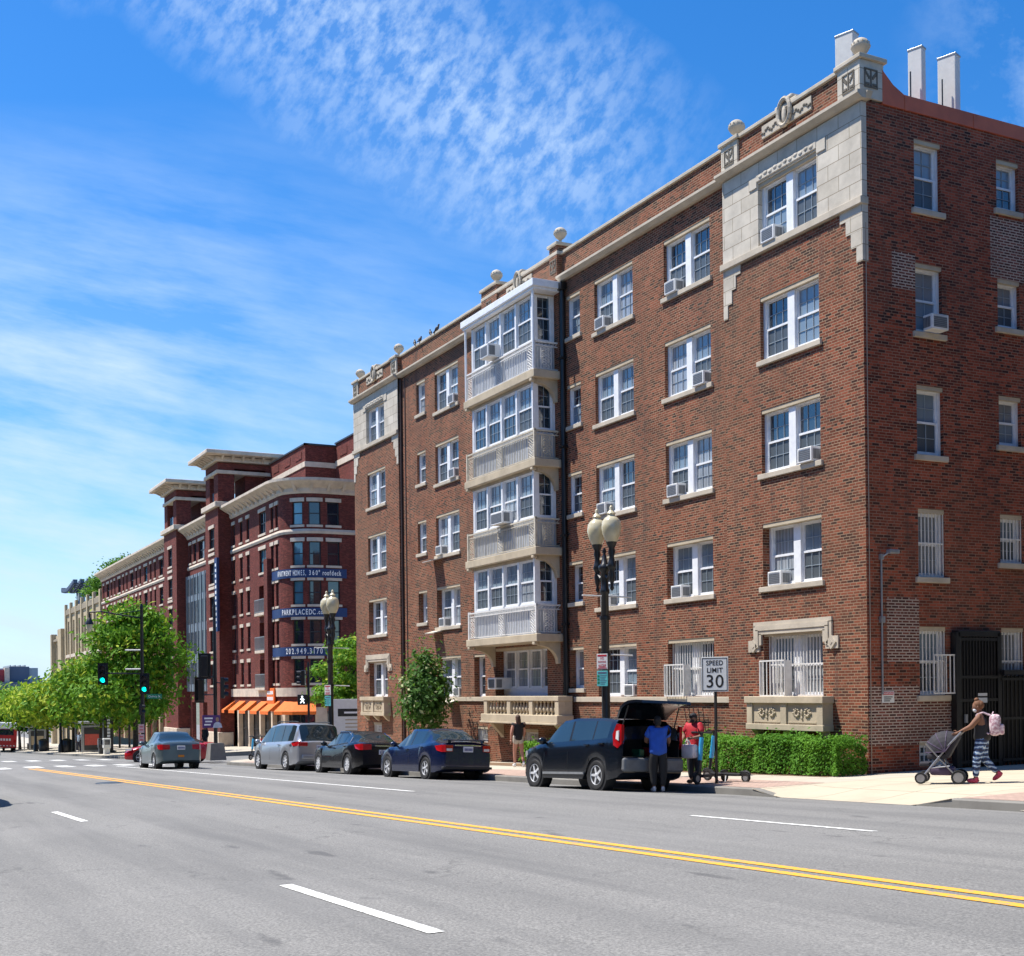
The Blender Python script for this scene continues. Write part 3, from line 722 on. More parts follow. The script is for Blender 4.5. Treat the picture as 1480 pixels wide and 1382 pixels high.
def cartouche(x0, x1, y):
    c = MB(); m = (x0+x1)/2; c.bbox(x0, x1, y-.04, y+.02, 15.87, 16.2, .01)
    for sg in (-1, 1):
        for k in range(9): c.ball((m + sg*(.32 + .075*k), y-.045, 16.03 + .05*math.sin(k*1.5)), (.055, .025, .035), 6, 4, 1)
    ring = [(m + .23*math.cos(t), y-.09, 16.18 + .33*math.sin(t)) for t in [2*PI*k/16 for k in range(17)]]
    c.path(ring, .055, 6); c.prism([(m + .21*math.cos(t), 16.18 + .31*math.sin(t)) for t in [2*PI*k/14 for k in range(14)]], lambda a, b, d: (a, d, b), y-.06, y+.1, 1)
    c.ball((m, y-.09, 16.13), (.08, .04, .2), 8, 6)
    c.bbox(m-.42, m+.42, y-.05, y+.3, 16.27, 16.45, .03); c.bbox(m-.24, m+.24, y-.05, y+.3, 16.45, 16.58, .05)
    c.build('cartouche', [M['stone'], M['carve']], BB, fix=False)
cartouche(-3.56, -1.67, 0); cartouche(-17.98, -16.05, 0); cartouche(-32.1, -30.1, 0)
fl = MB()   # red metal coping on the side parapet
fl.prism([(.62, 15.42), (18, 15.38), (18, 15.73), (1.28, 15.76), (.95, 15.92), (.62, 16.2)], lambda a, b, d: (d, a, b), -.36, .035)
for y in (1.3, 3.5, 5.7): fl.box(.03, .045, y, y+.09, 15.40, 15.75)
fl.build('parapet_flashing', M['redflash'], BB)
dp = MB()
dp.tube((-14.08, .03, -1.2), (-14.08, .03, 15.1), .085, None, 10); dp.bbox(-14.24, -13.92, -.1, .13, 15.05, 15.3, .02)
for z in (1.2, 4.1, 7, 9.9, 12.8): dp.box(-14.19, -13.97, -.075, .13, z, z+.07)
dp.build('downpipe', M['black'], BB, smooth=True)
sp_ = MB(); sp_.box(-27.96, -27.9, YM-.03, YM+.01, -1, 15.3); sp_.tube((-28.3, .09, -1.2), (-28.3, .09, 15.3), .055); sp_.build('downpipe', plain('rust_brown_pipe', (.05, .028, .022), .7), BB)
cn = MB()
cn.tube((.035, .42, 1.8), (.035, .42, 5.0), .022); cn.bbox(.0, .09, .36, .48, 3.45, 3.6, .01); cn.bbox(0, .08, .37, .47, 4.9, 5.03, .01)
cn.tube((.05, .42, 4.95), (.16, .52, 5.05), .02); cn.bbox(.1, .24, .5, .8, 5.03, 5.13, .02); cn.build('conduit_camera', M['grey'], BB)
wl = MB(); wl.tube((.03, .07, -.1), (.03, .07, 12.6), .012, None, 6); wl.build('cable', plain('cable_tan', (.4, .3, .22), .6), BB)

# stacked glazed sun porches
YP = -.86; PX0, PX1 = -19.55, -14.3
def railing_panel(mb, x0, x1, z0, z1, y, M_=None):
    mb.box(x0, x1, y-.03, y+.03, z1-.05, z1, 0, M_); mb.box(x0, x1, y-.02, y+.02, z1-.17, z1-.14, 0, M_); mb.box(x0, x1, y-.02, y+.02, z0+.04, z0+.07, 0, M_)
    n = int((x1-x0)/.12)
    for k in range(n):                         # little scrolls between the two top rails
        x = x0 + (x1-x0)*(k+.5)/n; mb.tube((x-.04, y, z1-.14), (x+.04, y, z1-.06), .011, None, 4, 0) if not M_ else mb.tube(M_ @ Vector((x-.04, y, z1-.14)), M_ @ Vector((x+.04, y, z1-.06)), .011, None, 4, 0)
def lattice(mb, x0, x1, z0, z1, y, Mx=None):
    f = (lambda p: Mx @ Vector(p)) if Mx else (lambda p: p)
    n = 4; hh = (z1-z0)/n; m = (x0+x1)/2
    for x in (x0, x1): mb.tube(f((x, y, z0)), f((x, y, z1)), .014, None, 5)
    for k in range(n):
        a = z0 + k*hh
        for q in ([(x0, a), (m, a+hh/2), (x0, a+hh)], [(x1, a), (m, a+hh/2), (x1, a+hh)], [(m, a), (x0+.05, a+hh/2), (m, a+hh)], [(m, a), (x1-.05, a+hh/2), (m, a+hh)]):
            mb.path([f((b, y, c)) for b, c in q], .011, 4)
SLAB = {5: 12.44, 4: 9.54, 3: 6.66, 2: 3.83}
for f in (5, 4, 3, 2):
    zt = SLAB[f]; fm = M['white_pipe'] if f in (5, 2) else M['iron_cream']
    s = MB(); s.bbox(PX0-.1, PX1+.1, -.98, .02, zt-.26, zt, .02)
    o = s.build('porch_slab', M['concrete'], BB)
    k = MB()
    for x in (PX0+.12, PX1-.28):
        pts = [(0, zt-.26), (-.78, zt-.26)] + [(-.78 + .70*math.sin(t), zt-.98 + .60*math.cos(t)) for t in [PI/2*j/6 for j in range(7)]] + [(0, zt-.98)]
        k.prism(pts, lambda a, z, d: (d, a, z), x, x+.2)
    for x in (PX0+.0, PX1-.25): k.bbox(x, x+.18, -.98, -.82, zt-.36, zt-.26, .02)
    k.build_split('bracket', M['concrete'], o)
    r_ = MB(); rt = zt + .96
    railing_panel(r_, PX0, PX1, zt, rt, -.9)
    for x in (PX0+.04, PX1-.04): r_.box(x-.04, x+.04, -.94, -.86, zt, rt+.03)
    for x in (PX0+.12, (PX0+PX1)/2-.2, PX1-.5): lattice(r_, x, x+.38, zt+.05, rt-.16, -.9)
    n = 34
    for j in range(n):
        x = PX0 + .55 + (PX1-PX0-1.1)*j/n
        if abs(x-(PX0+PX1)/2) > .24: r_.box(x-.009, x+.009, -.909, -.891, zt+.06, rt-.16)
    mx = Matrix.Translation((PX1-.04, 0, 0)) @ Matrix.Rotation(PI/2, 4, 'Z')
    railing_panel(r_, -.9, -.02, zt, rt, 0, mx); lattice(r_, -.62, -.25, zt+.05, rt-.16, 0, mx)
    for j in range(8):
        yv = -.85 + .8*j/8; r_.tube((PX1-.04, yv, zt+.05), (PX1-.04, yv, rt-.15), .009, None, 4)
    r_.build('railing', fm, o)
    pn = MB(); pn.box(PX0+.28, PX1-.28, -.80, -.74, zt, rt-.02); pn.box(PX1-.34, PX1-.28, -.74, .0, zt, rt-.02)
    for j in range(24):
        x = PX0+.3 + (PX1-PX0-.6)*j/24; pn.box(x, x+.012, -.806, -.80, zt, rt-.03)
    pn.build('apron_panel', M['siding'], o)  # siding colour greyed to carry the shade behind the rails
    top = 15.08 if f == 5 else SLAB[f+1]-.27
    wx0, wx1 = PX0+.3, PX1-.3; z0 = zt+.98
    panes = {5: ((1, 3), (1, 2), (1, 3), (1, 3)), 4: ((1, 0), (1, 0), (1, 0), (1, 3)), 3: ((1, 3), (1, 0), (1, 2), (1, 3)), 2: ((1, 3), (1, 3), (1, 3), (1, 2))}[f]
    w_ = window(BB, wx0, wx1, z0, top, -.82, .05, 4, (3, 2), panes, sill=False, mul=.10)
    sx = lambda x, y, z: (wx1 + .03 - (y+.0), x, z)
    window(BB, -.72, -.04, z0, top, 0, .03, 1, (2, 2), ((0, 0),), sill=False, xf=sx)
    sx2 = lambda x, y, z: (wx0 - .03 + y, -x - .76, z)
    cl = MB(); cl.box(wx0-.04, wx0+.0, -.8, 0, zt, top); cl.box(wx1-.06, wx1+.02, -.83, -.72, zt, top); cl.box(wx1-.06, wx1+.02, -.04, .0, zt, top); cl.build_split('porch_post', M['white'], o)
    it = MB(); it.face([(wx0, -.2, zt+.01), (wx1, -.2, zt+.01), (wx1, -.2, top), (wx0, -.2, top)]); it.build('porch_blind', M['blind'] if f in (5, 2) else M['screen'], o)
rp = MB(); rp.bbox(PX0-.15, PX1+.22, -1.05, .0, 15.10, 15.34, .02); rp.bbox(PX0-.1, PX1+.15, -.98, .0, 15.02, 15.10, .01)
for x in (PX0+.02, PX1-.02): rp.tube((x, -.92, 12.4), (x, -.92, 15.05), .045, None, 8)
rp.build('porch_roof', M['white'], BB)
# ground-floor window wall and its balustrade
w_ = window(BB, -19.25, -15.3, 2.02, 3.5, 0, .36, 4, (2, 2), ((2, 2), (2, 2), (2, 2), (2, 0)), sill=False, mul=.10)
pp = MB(); pp.box(-19.25, -15.3, .34, .42, 1.78, 2.02); pp.build('apron_panel', M['white'], w_)
bl = MB(); B0, B1 = -19.25, -13.55
bl.bbox(B0, B1, -.62, .0, .90, 1.16, .02); bl.bbox(B0+.06, B1-.06, -.54, .0, 1.62, 1.79, .02); bl.bbox(B0-.02, B1+.02, -.66, 0, .84, .91, .015)
xs = [B0+.06, B0+1.9, B0+3.55, B1-.34]
for x in xs: bl.bbox(x, x+.26, -.52, -.26, 1.14, 1.64, .01)
for a, b in zip(xs, xs[1:]):
    n = 6
    for j in range(n):
        x = a + .26 + (b-a-.26)*(j+.5)/n
        bl.lathe([(.06, 0), (.06, .04), (.035, .06), (.07, .15), (.075, .2), (.05, .30), (.032, .40), (.055, .44), (.055, .48)], (x, -.39, 1.15), 8)
bl.bbox(B1-.34, B1-.08, -.26, 0, 1.14, 1.64, .01)
for x in (B0+.4, B1-.5): bl.prism([(-.5, .86), (0, .86), (0, .3), (-.08, .42)], lambda a, z, d: (d, a, z), x, x+.24)
bl.build('balustrade', M['concrete'], BB)
# light strips of re-pointing over some heads are part of the wall pattern; gas grille under the second window
gr = MB()
for j in range(5): gr.tube((-7.2+.2*j, .1, .55), (-7.35+.22*j, .02, 1.45), .012, None, 5)
for z in (.55, 1.2): gr.tube((-7.2, .08, z), (-6.3, .08, z), .012, None, 5)
gr.build('iron_guard', M['black'], BB)

# ---------------------------------------------------------------- window air conditioners, each a thing of its own
def ac_unit(label, x, y, z, w=.52, h=.36, d=.25, rz=0., board=None):
    t = thing('air_conditioner', label, 'air conditioner', (x, y, z), rz, 'window air conditioners of the brick building')
    b = MB(); b.bbox(-w/2, w/2, -d, .1, 0, h, .015); b.build('case', M['ac'], t)
    g = MB(); g.box(-w/2+.05, w/2-.05, -d-.006, -d+.01, .05, h-.06)
    for s in (-1, 1): g.box(s*(w/2-.004), s*(w/2+.005), -d+.06, -d+.28, .06, h-.06)
    o = g.build('grille', M['grille'], t)
    sl_ = MB()
    for k in range(7): sl_.box(-w/2+.05, w/2-.05, -d-.011, -d-.006, .07+k*.043, .078+k*.043)
    for k in range(4):
        for s in (-1, 1): sl_.box(s*(w/2+.005), s*(w/2+.010), -d+.09+k*.05, -d+.10+k*.05, .06, h-.06)
    sl_.build('slats', M['grey'], o)
    if board:
        bd = MB(); mx = Matrix.Translation((board, 0, -.09)) @ Matrix.Rotation(math.radians(14), 4, 'X'); bd.box(-.45, .45, -.62, .0, -.02, .02, 0, mx); bd.build('drip_board', M['cream'], t)
    return t
CN = ['corner bay column', 'second column from the corner', 'third column from the corner', 'narrow column', 'double-window column beyond the porches', 'narrow far column', 'far end bay column']
for ci, f, right, bd in ((0, 5, 0, 0), (0, 3, 1, 0), (0, 2, 0, 0), (1, 5, 0, 0), (1, 4, 1, 0), (1, 3, 0, 0), (1, 2, 0, 0), (2, 5, 0, 0), (2, 3, 0, 0), (2, 2, 0, 0), (2, 1, 1, .0),
                         (4, 5, 1, 0), (4, 4, 1, 0), (4, 3, 0, -.35), (4, 2, 0, -.4), (4, 1, 1, -.25)):
    x0, x1, y, _ = COLS[ci]; a, b = ROW[f]
    xc = x1-.43 if right else x0+.48
    ac_unit('white window air conditioner in the %s window of the %s' % (FL[f], CN[ci]), xc, y+rec(f)-.02, a+.012, board=bd)
ac_unit('white box air conditioner jutting from the top glazed porch above its railing', -17.25, -.80, 13.46, .62, .44, .5)
ac_unit('tan-sided air conditioner standing out of the middle of the second glazed porch from below', -16.7, -.80, 7.66, .9, .42, .36)
ac_unit('grey air conditioner in the ground-floor window wall behind the balustrade', -19.0, .30, 2.03, .6, .42, .6)
ac_unit('white air conditioner on the shaded side wall in a fourth-floor window', .14, 2.05, 10.31, .52, .36, .19, PI/2)
# ---------------------------------------------------------------- plum-red corner building across the cross street
RO = (-71., 7.4, -2.4)
RB = thing('red_brick_building', 'dark red brick block with rounded corner, navy banners and orange awnings across the side street', 'building', RO)
def rb(mb, name, mats, parent=None, **k):
    par = parent or RB
    if k.pop('split', None): return mb.build_split(name, mats, par, origin=RO, **k)
    return mb.build(name, mats, par, origin=RO, **k)
YF = 7.4; RC = 2.6; XC = -71.0; ZG = -3.2
QL = RC*PI/2
def PR_(s):          # s < 0 along the front to the left of the corner, then round it, then along the side street
    if s <= 0: return (XC + s, YF, 0, -1)
    if s < QL:
        t = s/RC; return (XC + RC*math.sin(t), YF + RC - RC*math.cos(t), math.sin(t), -math.cos(t))
    return (XC + RC, YF + RC + (s-QL), 1, 0)
FZ = [(14.43, 16.15), (11.42, 13.2), (8.52, 10.3), (5.6, 7.4), (2.7, 4.5)]     # window rows of the upper storeys
def rwin(P, s0, s1, z0, z1, dp=.22, glass='tint', trim=True, cols=2):
    """dark window with pale lintel and sill in the opening s0..s1"""
    def p(s, z, d): x, y, nx, ny = P(s); return (x-nx*d, y-ny*d, z)
    fm = MB(); gl = MB(); st = MB(); t = .07
    for a, b, c, d in ((s0, s0+t, z0, z1), (s1-t, s1, z0, z1), (s0, s1, z0, z0+t), (s0, s1, z1-t, z1), (s0, s1, (z0+z1)/2-.04, (z0+z1)/2+.04)) + (((((s0+s1)/2-.04), (s0+s1)/2+.04, z0, z1),) if cols == 2 else ()):
        vs = [p(a, c, dp-.02), p(b, c, dp-.02), p(b, d, dp-.02), p(a, d, dp-.02), p(a, c, dp-.09), p(b, c, dp-.09), p(b, d, dp-.09), p(a, d, dp-.09)]
        fm.mesh(vs, [(0,3,2,1), (4,5,6,7), (0,1,5,4), (1,2,6,5), (2,3,7,6), (3,0,4,7)])
    n = 3
    for k in range(n):
        a, b = s0 + (s1-s0)*k/n, s0 + (s1-s0)*(k+1)/n; gl.face([p(a, z0, dp-.04), p(b, z0, dp-.04), p(b, z1, dp-.04), p(a, z1, dp-.04)])
    w_ = rb(fm, 'window', M['darkframe']); rb(gl, 'pane', M[glass], w_)
    if trim:
        for a, b, nm in ((z1, z1+.28, 'lintel'), (z0-.17, z0, 'sill')):
            st = MB(); e = .14
            for k in range(3):
                u0, u1 = s0-e + (s1-s0+2*e)*k/3, s0-e + (s1-s0+2*e)*(k+1)/3
                vs = [p(u0, a, .02), p(u1, a, .02), p(u1, b, .02), p(u0, b, .02), p(u0, a, -.07), p(u1, a, -.07), p(u1, b, -.07), p(u0, b, -.07)]
                st.mesh(vs, [(0,3,2,1), (4,5,6,7), (0,1,5,4), (1,2,6,5), (2,3,7,6), (3,0,4,7)])
            rb(st, nm, M['beige'], w_)
    return w_
def band(mb, P, s0, s1, z0, z1, pr, mat=0, n=None, zs=None):
    n = n or max(1, int((s1-s0)/3)); zs = zs or [(z0, pr), (z1, pr)]
    def p(s, z, d): x, y, nx, ny = P(s); return (x+nx*d, y+ny*d, z)
    br = sorted({s0, s1} | {s0+(s1-s0)*k/n for k in range(n+1)} | {v for v in [QL*k/10 for k in range(11)] if s0 < v < s1})
    prof = [(zs[0][0], -.02)] + list(zs) + [(zs[-1][0], -.02)]
    for a, b in zip(br, br[1:]):
        for (za, pa), (zb, pb) in zip(prof, prof[1:]):
            mb.face([p(a, za, pa), p(b, za, pa), p(b, zb, pb), p(a, zb, pb)], mat)
    for s in (s0, s1): mb.face([p(s, z, d) for z, d in prof], mat)
seg = [QL*k/10 for k in range(1, 11)]
SEND = QL + 8.
# section E + corner + side face
eh = []; ew = []
def col(s0, s1, rows=range(5), **k):
    for r_ in rows:
        eh.append((s0, s1) + FZ[r_]); ew.append((s0, s1) + FZ[r_] + (k,))
col(-13.4, -12.6, cols=1); col(-11.0, -10.2, cols=1); col(-8.9, -8.1, cols=1); col(-2.0, -1.3, cols=1); col(-.75, -.1, cols=1)
col(1.75, 2.6, (0, 1, 2), glass='blueglass', cols=1); col(1.75, 2.6, (3, 4), cols=1); col(3.05, 3.95, cols=1); col(4.45, 5.4, cols=1)
for r_ in (0, 1): eh.append((-5.2, -3.4) + FZ[r_]); ew.append((-5.2, -3.4) + FZ[r_] + ({'glass': 'blueglass' if r_ else 'tint'},))
bal = [(-5.4, -2.75, z0-.3, z1+.1) for z0, z1 in FZ[2:]]
mb = MB(); wall(mb, PR_, -16.0, SEND, 1.6, 17.0, eh + [b + (1.4,) for b in bal], .24, segs=seg)
rb(mb, 'upper_wall', M['brick_red'])
for a in ew: rwin(PR_, *a[:4], **a[4])
# brick screen beside the balconies
mb = MB(); mb.box(XC-2.7, XC-1.75, YF-.4, YF, 2.2, 12.25); rb(mb, 'balcony_screen', M['brick_red2'])
for x0, x1, z0, z1 in bal:
    b = MB(); b.bbox(XC+x0, XC+x1+.02, YF-.42, YF, z0-.22, z0, .02); o = rb(b, 'balcony', M['beige'])
    g = MB(); g.box(XC+x0, XC+x1, YF-.40, YF-.36, z0+1.0, z0+1.06); g.box(XC+x0, XC+x1, YF-.40, YF-.36, z0+.06, z0+.1)
    for k in range(13): xx = XC+x0 + (x1-x0)*k/12; g.box(xx-.02, xx+.02, YF-.40, YF-.36, z0, z0+1.04)
    rb(g, 'railing', M['grey'], o)
    d = MB(); d.face([(XC+x0, YF+1.3, z0), (XC+x1, YF+1.3, z0), (XC+x1, YF+1.3, z1), (XC+x0, YF+1.3, z1)]); rb(d, 'balcony_door', M['tint'], o)
def trims(P, s0, s1, tag_=''):
    b = MB(); band(b, P, s0, s1, 13.8, 14.12, .1, zs=[(13.78, .06), (13.95, .12), (14.12, .06)]); rb(b, 'string_course', M['beige'])
    c = MB(); band(c, P, s0, s1, 0, 0, 0, zs=[(16.75, .05), (16.9, .15), (17.15, .15), (17.35, .55), (17.6, .95), (17.8, .95), (17.8, 0.)])
    n = int((s1-s0)/1.15)
    for k in range(n):
        s = s0 + (s1-s0)*(k+.5)/n; x, y, nx, ny = P(s); mx = Matrix(((-ny, nx, 0, x), (nx, ny, 0, y), (0, 0, 1, 0), (0, 0, 0, 1)))
        c.prism([(.1, 16.95), (.22, 16.95), (.75, 17.5), (.1, 17.5)], lambda a, z, d: mx @ Vector((d, a, z)), -.11, .11)
    rb(c, 'cornice', M['beige'])
trims(PR_, -16., SEND)
b = MB(); b.face([(XC-16, YF, 17.7), (XC, YF, 17.7), (XC+RC, YF+RC, 17.7), (XC+RC, YF+13, 17.7), (XC-16, YF+13, 17.7)]); rb(b, 'roof', M['roofgrey'])
# shop floor
b = MB(); band(b, PR_, -16., SEND, 1.7, 2.35, .16); rb(b, 'base_course', M['beige'])
b = MB(); band(b, PR_, -16., SEND, .9, 1.7, .06); rb(b, 'shop_fascia', M['brick_red'])
sh_ = [(-15.3, -12.4), (-12.0, -9.1), (-8.7, -5.8), (-5.4, -2.5), (-2.1, .1), (.8, 3.4), (4.3, 7.1), (8.0, 11.)]
b = MB(); wall(b, PR_, -15.9, SEND, ZG, .9, [q + (ZG+.6, .75, .5) for q in sh_], .5, segs=seg); rb(b, 'shop_wall', M['beige'])
for q in sh_:
    rwin(PR_, q[0], q[1], ZG+.6, .75, .45, 'tint', False)
    b = MB(); q = (q[0]+.5, q[1]-.5) if q[1] < .05 else q
    def p(s, z, d): x, y, nx, ny = PR_(s); return (x+nx*d, y+ny*d, z)
    n = 4
    for k in range(n):
        u0, u1 = q[0]+(q[1]-q[0])*k/n, q[0]+(q[1]-q[0])*(k+1)/n
        b.face([p(u0, 1.35, .06), p(u1, 1.35, .06), p(u1, .6, 1.0), p(u0, .6, 1.0)]); b.face([p(u0, .6, 1.0), p(u1, .6, 1.0), p(u1, .36, 1.0), p(u0, .36, 1.0)])
    for u in q[:2]: b.face([p(u, 1.35, .06), p(u, .6, 1.0), p(u, .6, .06)])
    rb(b, 'awning', M['orange'])
b = MB(); b.bbox(XC-2.6, XC-.6, YF-.30, YF-.18, 1.15, 2.35, .02); so_ = rb(b, 'shop_sign', M['orange'])
b = MB(); 
for k, z in enumerate((2.0, 1.55)):
    for j in range(6): b.box(XC-2.4+.27*j, XC-2.2+.27*j, YF-.315, YF-.30, z-.13, z+.13)
rb(b, 'sign_lettering', M['letter'], so_)
b = MB(); x, y, nx, ny = PR_(QL+1.6); b.bbox(x+.02, x+.14, y-1.3, y+2.6, .98, 2.0, .02); so_ = rb(b, 'shop_sign', M['sign_white'])
b = MB(); b.box(x+.141, x+.15, y-1.2, y-.1, 1.08, 1.9); b.box(x+.141, x+.15, y+.1, y+.9, 1.1, 1.9); b.box(x+.141, x+.15, y+1.1, y+2.4, 1.1, 1.9); rb(b, 'sign_lettering', plain('dull_red', (.5, .07, .05)), so_)
# corner banners
def bannerE(z0, z1, words, s0, s1):
    b = MB(); band(b, PR_, s0, s1, z0, z1, .1, n=12); o = rb(b, 'banner', M['banner'])
    cw = {'.': .34, ',': .34, ' ': .45, 'I': .42, '1': .55, 'M': .95, 'm': .85, 'o': .6, 'r': .45, 'f': .42, 'k': .56, 'c': .54, 'e': .57, '\u00b0': .4}
    for body, sa, sb, size in words:
        tot = sum(cw.get(c, .72) for c in body); k = (sb-sa)/tot; cur = sa
        for ch in body:
            w_ = cw.get(ch, .72)*k
            if ch != ' ':
                x, y, nx, ny = PR_(cur + w_/2)
                mx = Matrix.Translation((-RO[0], -RO[1], -RO[2])) @ frame((x+nx*.125, y+ny*.125, (z0+z1)/2), (-ny, nx, 0), (0, 0, 1))
                text('lettering', ch, size, M['letter'], o, mx, .004, xscale=k/size*.98, bold=.012)
            cur += w_
bannerE(10.50, 11.17, [('APARTMENT HOMES,', .1, 2.85, .54), ('360\u00b0 roofdeck', 3.0, 5.45, .5)], -1.5, 5.9)
bannerE(7.60, 8.27, [('PARKPLACEDC', .7, 3.5, .56), ('.com', 3.55, 4.3, .46)], -1.5, 5.9)
bannerE(4.70, 5.37, [('202.949.3170', 1.1, 4.0, .58)], -1.5, 5.9)
# rooftop storey behind the cornice
b = MB(); wall(b, lambda s: (s, 10.5, 0, -1), -83.5, -73.9, 17.6, 21.4, [], .1); wall(b, lambda s: (-73.9, 10.5+s, 1, 0), 0, 6, 17.6, 21.4, [], .1)
b.face([(-83.5, 10.5, 17.6), (-83.5, 10.5, 21.4), (-83.5, 20, 21.4), (-83.5, 20, 17.6)])
for x in (-82.6, -79.4, -76.4): b.box(x, x+1.6, 10.46, 10.5, 20.45, 21.0)
rb(b, 'roof_storey', M['brick_red'])
b = MB(); wall(b, lambda s: (s, 13.0, 0, -1), -73.9, -60, 17.4, 21.6, [], .1); wall(b, lambda s: (-60, 13+s, 1, 0), 0, 8, 12, 21.6, [], .1)
for x in (-72.8, -70): b.box(x, x+1.6, 12.96, 13.0, 20.5, 21.1)
rb(b, 'roof_storey', M['brick_red'])
b = MB(); b.box(-83.55, -73.85, 10.43, 10.5, 19.7, 20.1); b.box(-73.9, -73.83, 10.5, 13, 19.7, 20.1); b.box(-73.8, -60, 12.93, 13., 19.8, 20.25); rb(b, 'roof_band', M['beige'])
b = MB(); b.box(-83.6, -73.8, 10.4, 10.7, 21.4, 21.52); b.box(-74.0, -73.8, 10.4, 16, 21.4, 21.53); b.box(-73.9, -60, 12.9, 13.2, 21.6, 21.72); rb(b, 'roof_coping', M['darkframe'])
b = MB(); b.face([(XC+RC, SEND-QL+YF+RC, ZG), (XC+RC, SEND-QL+YF+RC, 17.7), (XC-12, SEND-QL+YF+RC, 17.7), (XC-12, SEND-QL+YF+RC, ZG)]); rb(b, 'rear_wall', M['brick_red'])
# the two towers with oversailing roofs
def tower(x0, x1, y0, ptop=22.1):
    P = lambda s: (s, y0, 0, -1); PRt = lambda s: (x1, y0+s, 1, 0); m = (x0+x1)/2
    hs = [(m-.85, m+.85, a, b) for a, b in FZ]
    b = MB(); wall(b, P, x0, x1, ZG, 18.0, hs, .24); wall(b, PRt, 0, 1.2, ZG, 18.0, [], .2); wall(b, lambda s: (x0, y0+1.2-s, -1, 0), 0, 1.2, ZG, 18., [], .2)
    for xa in (x0+.1, x1-1.5): b.box(xa, xa+1.4, y0+.05, y0+1.45, 18.3, ptop-1.0)
    b.box(x1-1.5, x1-.1, y0+4.2, y0+5.6, 17.7, ptop-1.0); b.box(x0+.6, x1-.6, y0+2.5, y0+5, 17.7, ptop-1.); b.box(x0+.1, x1-.1, y0+.05, y0+5.6, ptop-1.0, ptop-.55)
    tw = rb(b, 'tower', M['brick_red'])
    for q in hs: rwin(P, *q)
    g = MB(); g.box(x0+1.5, x1-1.5, y0+.3, y0+.36, 18.1, 19.3); rb(g, 'tower_glazing', M['blueglass'], tw)
    c = MB(); c.bbox(x0-.3, x1+.3, y0-.3, y0+1.5, 17.75, 18.2, .04); c.bbox(x0-.05, x1+.05, y0-.1, y0+5.8, ptop-1.5, ptop-1.2, .03)
    c.bbox(x0-.3, x1+.3, y0-.25, y0+5.9, ptop-.5, ptop-.1, .03); c.bbox(x0-1.2, x1+1.2, y0-1.2, y0+6.6, ptop-.05, ptop+.3, .06)
    for k in range(7):
        x = x0 + (x1-x0)*k/6; c.prism([(y0-.2, ptop-.45), (y0-1.05, ptop-.08), (y0-.2, ptop-.08)], lambda a, z, d: (d, a, z), x-.08, x+.08)
        yy = y0+.3 + 5.2*k/6; c.prism([(x1+.25, ptop-.45), (x1+1.05, ptop-.08), (x1+.25, ptop-.08)], lambda a, z, d: (a, d, z), yy-.08, yy+.08)
    for z in (13.85, 10.95): c.bbox(m-1.1, m+1.1, y0-.08, y0+.02, z-.05, z+.2, .02)
    rb(c, 'tower_cornice', M['beige'], tw, split=True)
    b = MB(); b.bbox(x0-.15, x1+.15, y0-.2, y0+1.1, ZG, -1.3, .04); rb(b, 'tower_plinth', M['beige'], tw)
tower(-89.3, -84.8, 6.3); tower(-106.6, -101.0, 6.3)
b = MB(); b.box(-84.8, -84.0, 5.95, 6.15, 7.2, 13.4); bo = rb(b, 'blade_banner', M['banner'])
for k in range(12): b = MB(); b.box(-84.6, -84.25, 5.935, 5.95, 7.6+.46*k, 7.86+.46*k); rb(b, 'lettering', M['letter'], bo)
# glazed bay section between the towers, and the long left range
b = MB(); PF = lambda s: (s, YF, 0, -1)
h1 = [(-100.4, -99.5) + FZ[0], (-98.7, -97.6) + FZ[0], (-96.6, -94.4) + FZ[0], (-92.6, -91.3) + FZ[0]]
wall(b, PF, -101.2, -89.2, 13.2, 17.0, h1, .24); rb(b, 'upper_wall', M['brick_red']); b = MB(); wall(b, PF, -101.2, -89.2, ZG, 2.2, [(-100, -97, ZG, 1.2), (-95.5, -91, ZG, 1.2)], .4); rb(b, 'lower_wall', M['brick_red'])
for q in h1: rwin(PF, *q, cols=1)
trims(lambda s: (s, YF, 0, -1), -101.2, -89.2)
g = MB(); g.box(-101.2, -89.2, YF-.15, YF+.1, 2.2, 13.2); bo = rb(g, 'bay_panel', M['bluegrey'])
g = MB(); f_ = MB()
for k in range(8):
    x = -100.9 + 1.48*k
    for z0, z1 in ((2.9, 4.9), (5.7, 7.8), (8.6, 10.7), (11.3, 12.9)): g.box(x+.22, x+1.2, YF-.17, YF-.14, z0, z1)
    f_.box(x-.04, x+.06, YF-.26, YF-.1, 2.2, 13.2); f_.box(x+.68, x+.74, YF-.2, YF-.15, 2.2, 13.2)
rb(g, 'pane', M['tint'], bo); rb(f_, 'mullion', M['grey'], bo)
b = MB(); hd = []
X0d, X1d = -151.0, -106.5
for r_ in range(3):
    k = 0; x = X0d + 1.2
    while x < X1d - 1.5:
        wdt = 1.7 if k % 3 == 1 else .8
        hd.append((x, x+wdt) + FZ[r_]); x += wdt + (1.5 if k % 3 else 1.9); k += 1
wall(b, PF, X0d, X1d, ZG, 17.0, hd, .24); b.face([(X0d, YF, 10), (X0d, YF, 17), (X0d, YF+10, 17), (X0d, YF+10, 10)]); rb(b, 'upper_wall', M['brick_red'])
hd_n = 0
for q in hd:
    if q[2] > 8.6 or q[0] > -125: rwin(PF, *q, glass='tint' if hd_n % 5 else 'blueglass', cols=1); hd_n += 1
trims(PF, X0d, X1d)
b = MB()
for k in range(13): b.box(-107-3.4*k, -106.4-3.4*k, YF-.35, YF, ZG, 1.6)
rb(b, 'shop_pier', M['tan'], split=True)

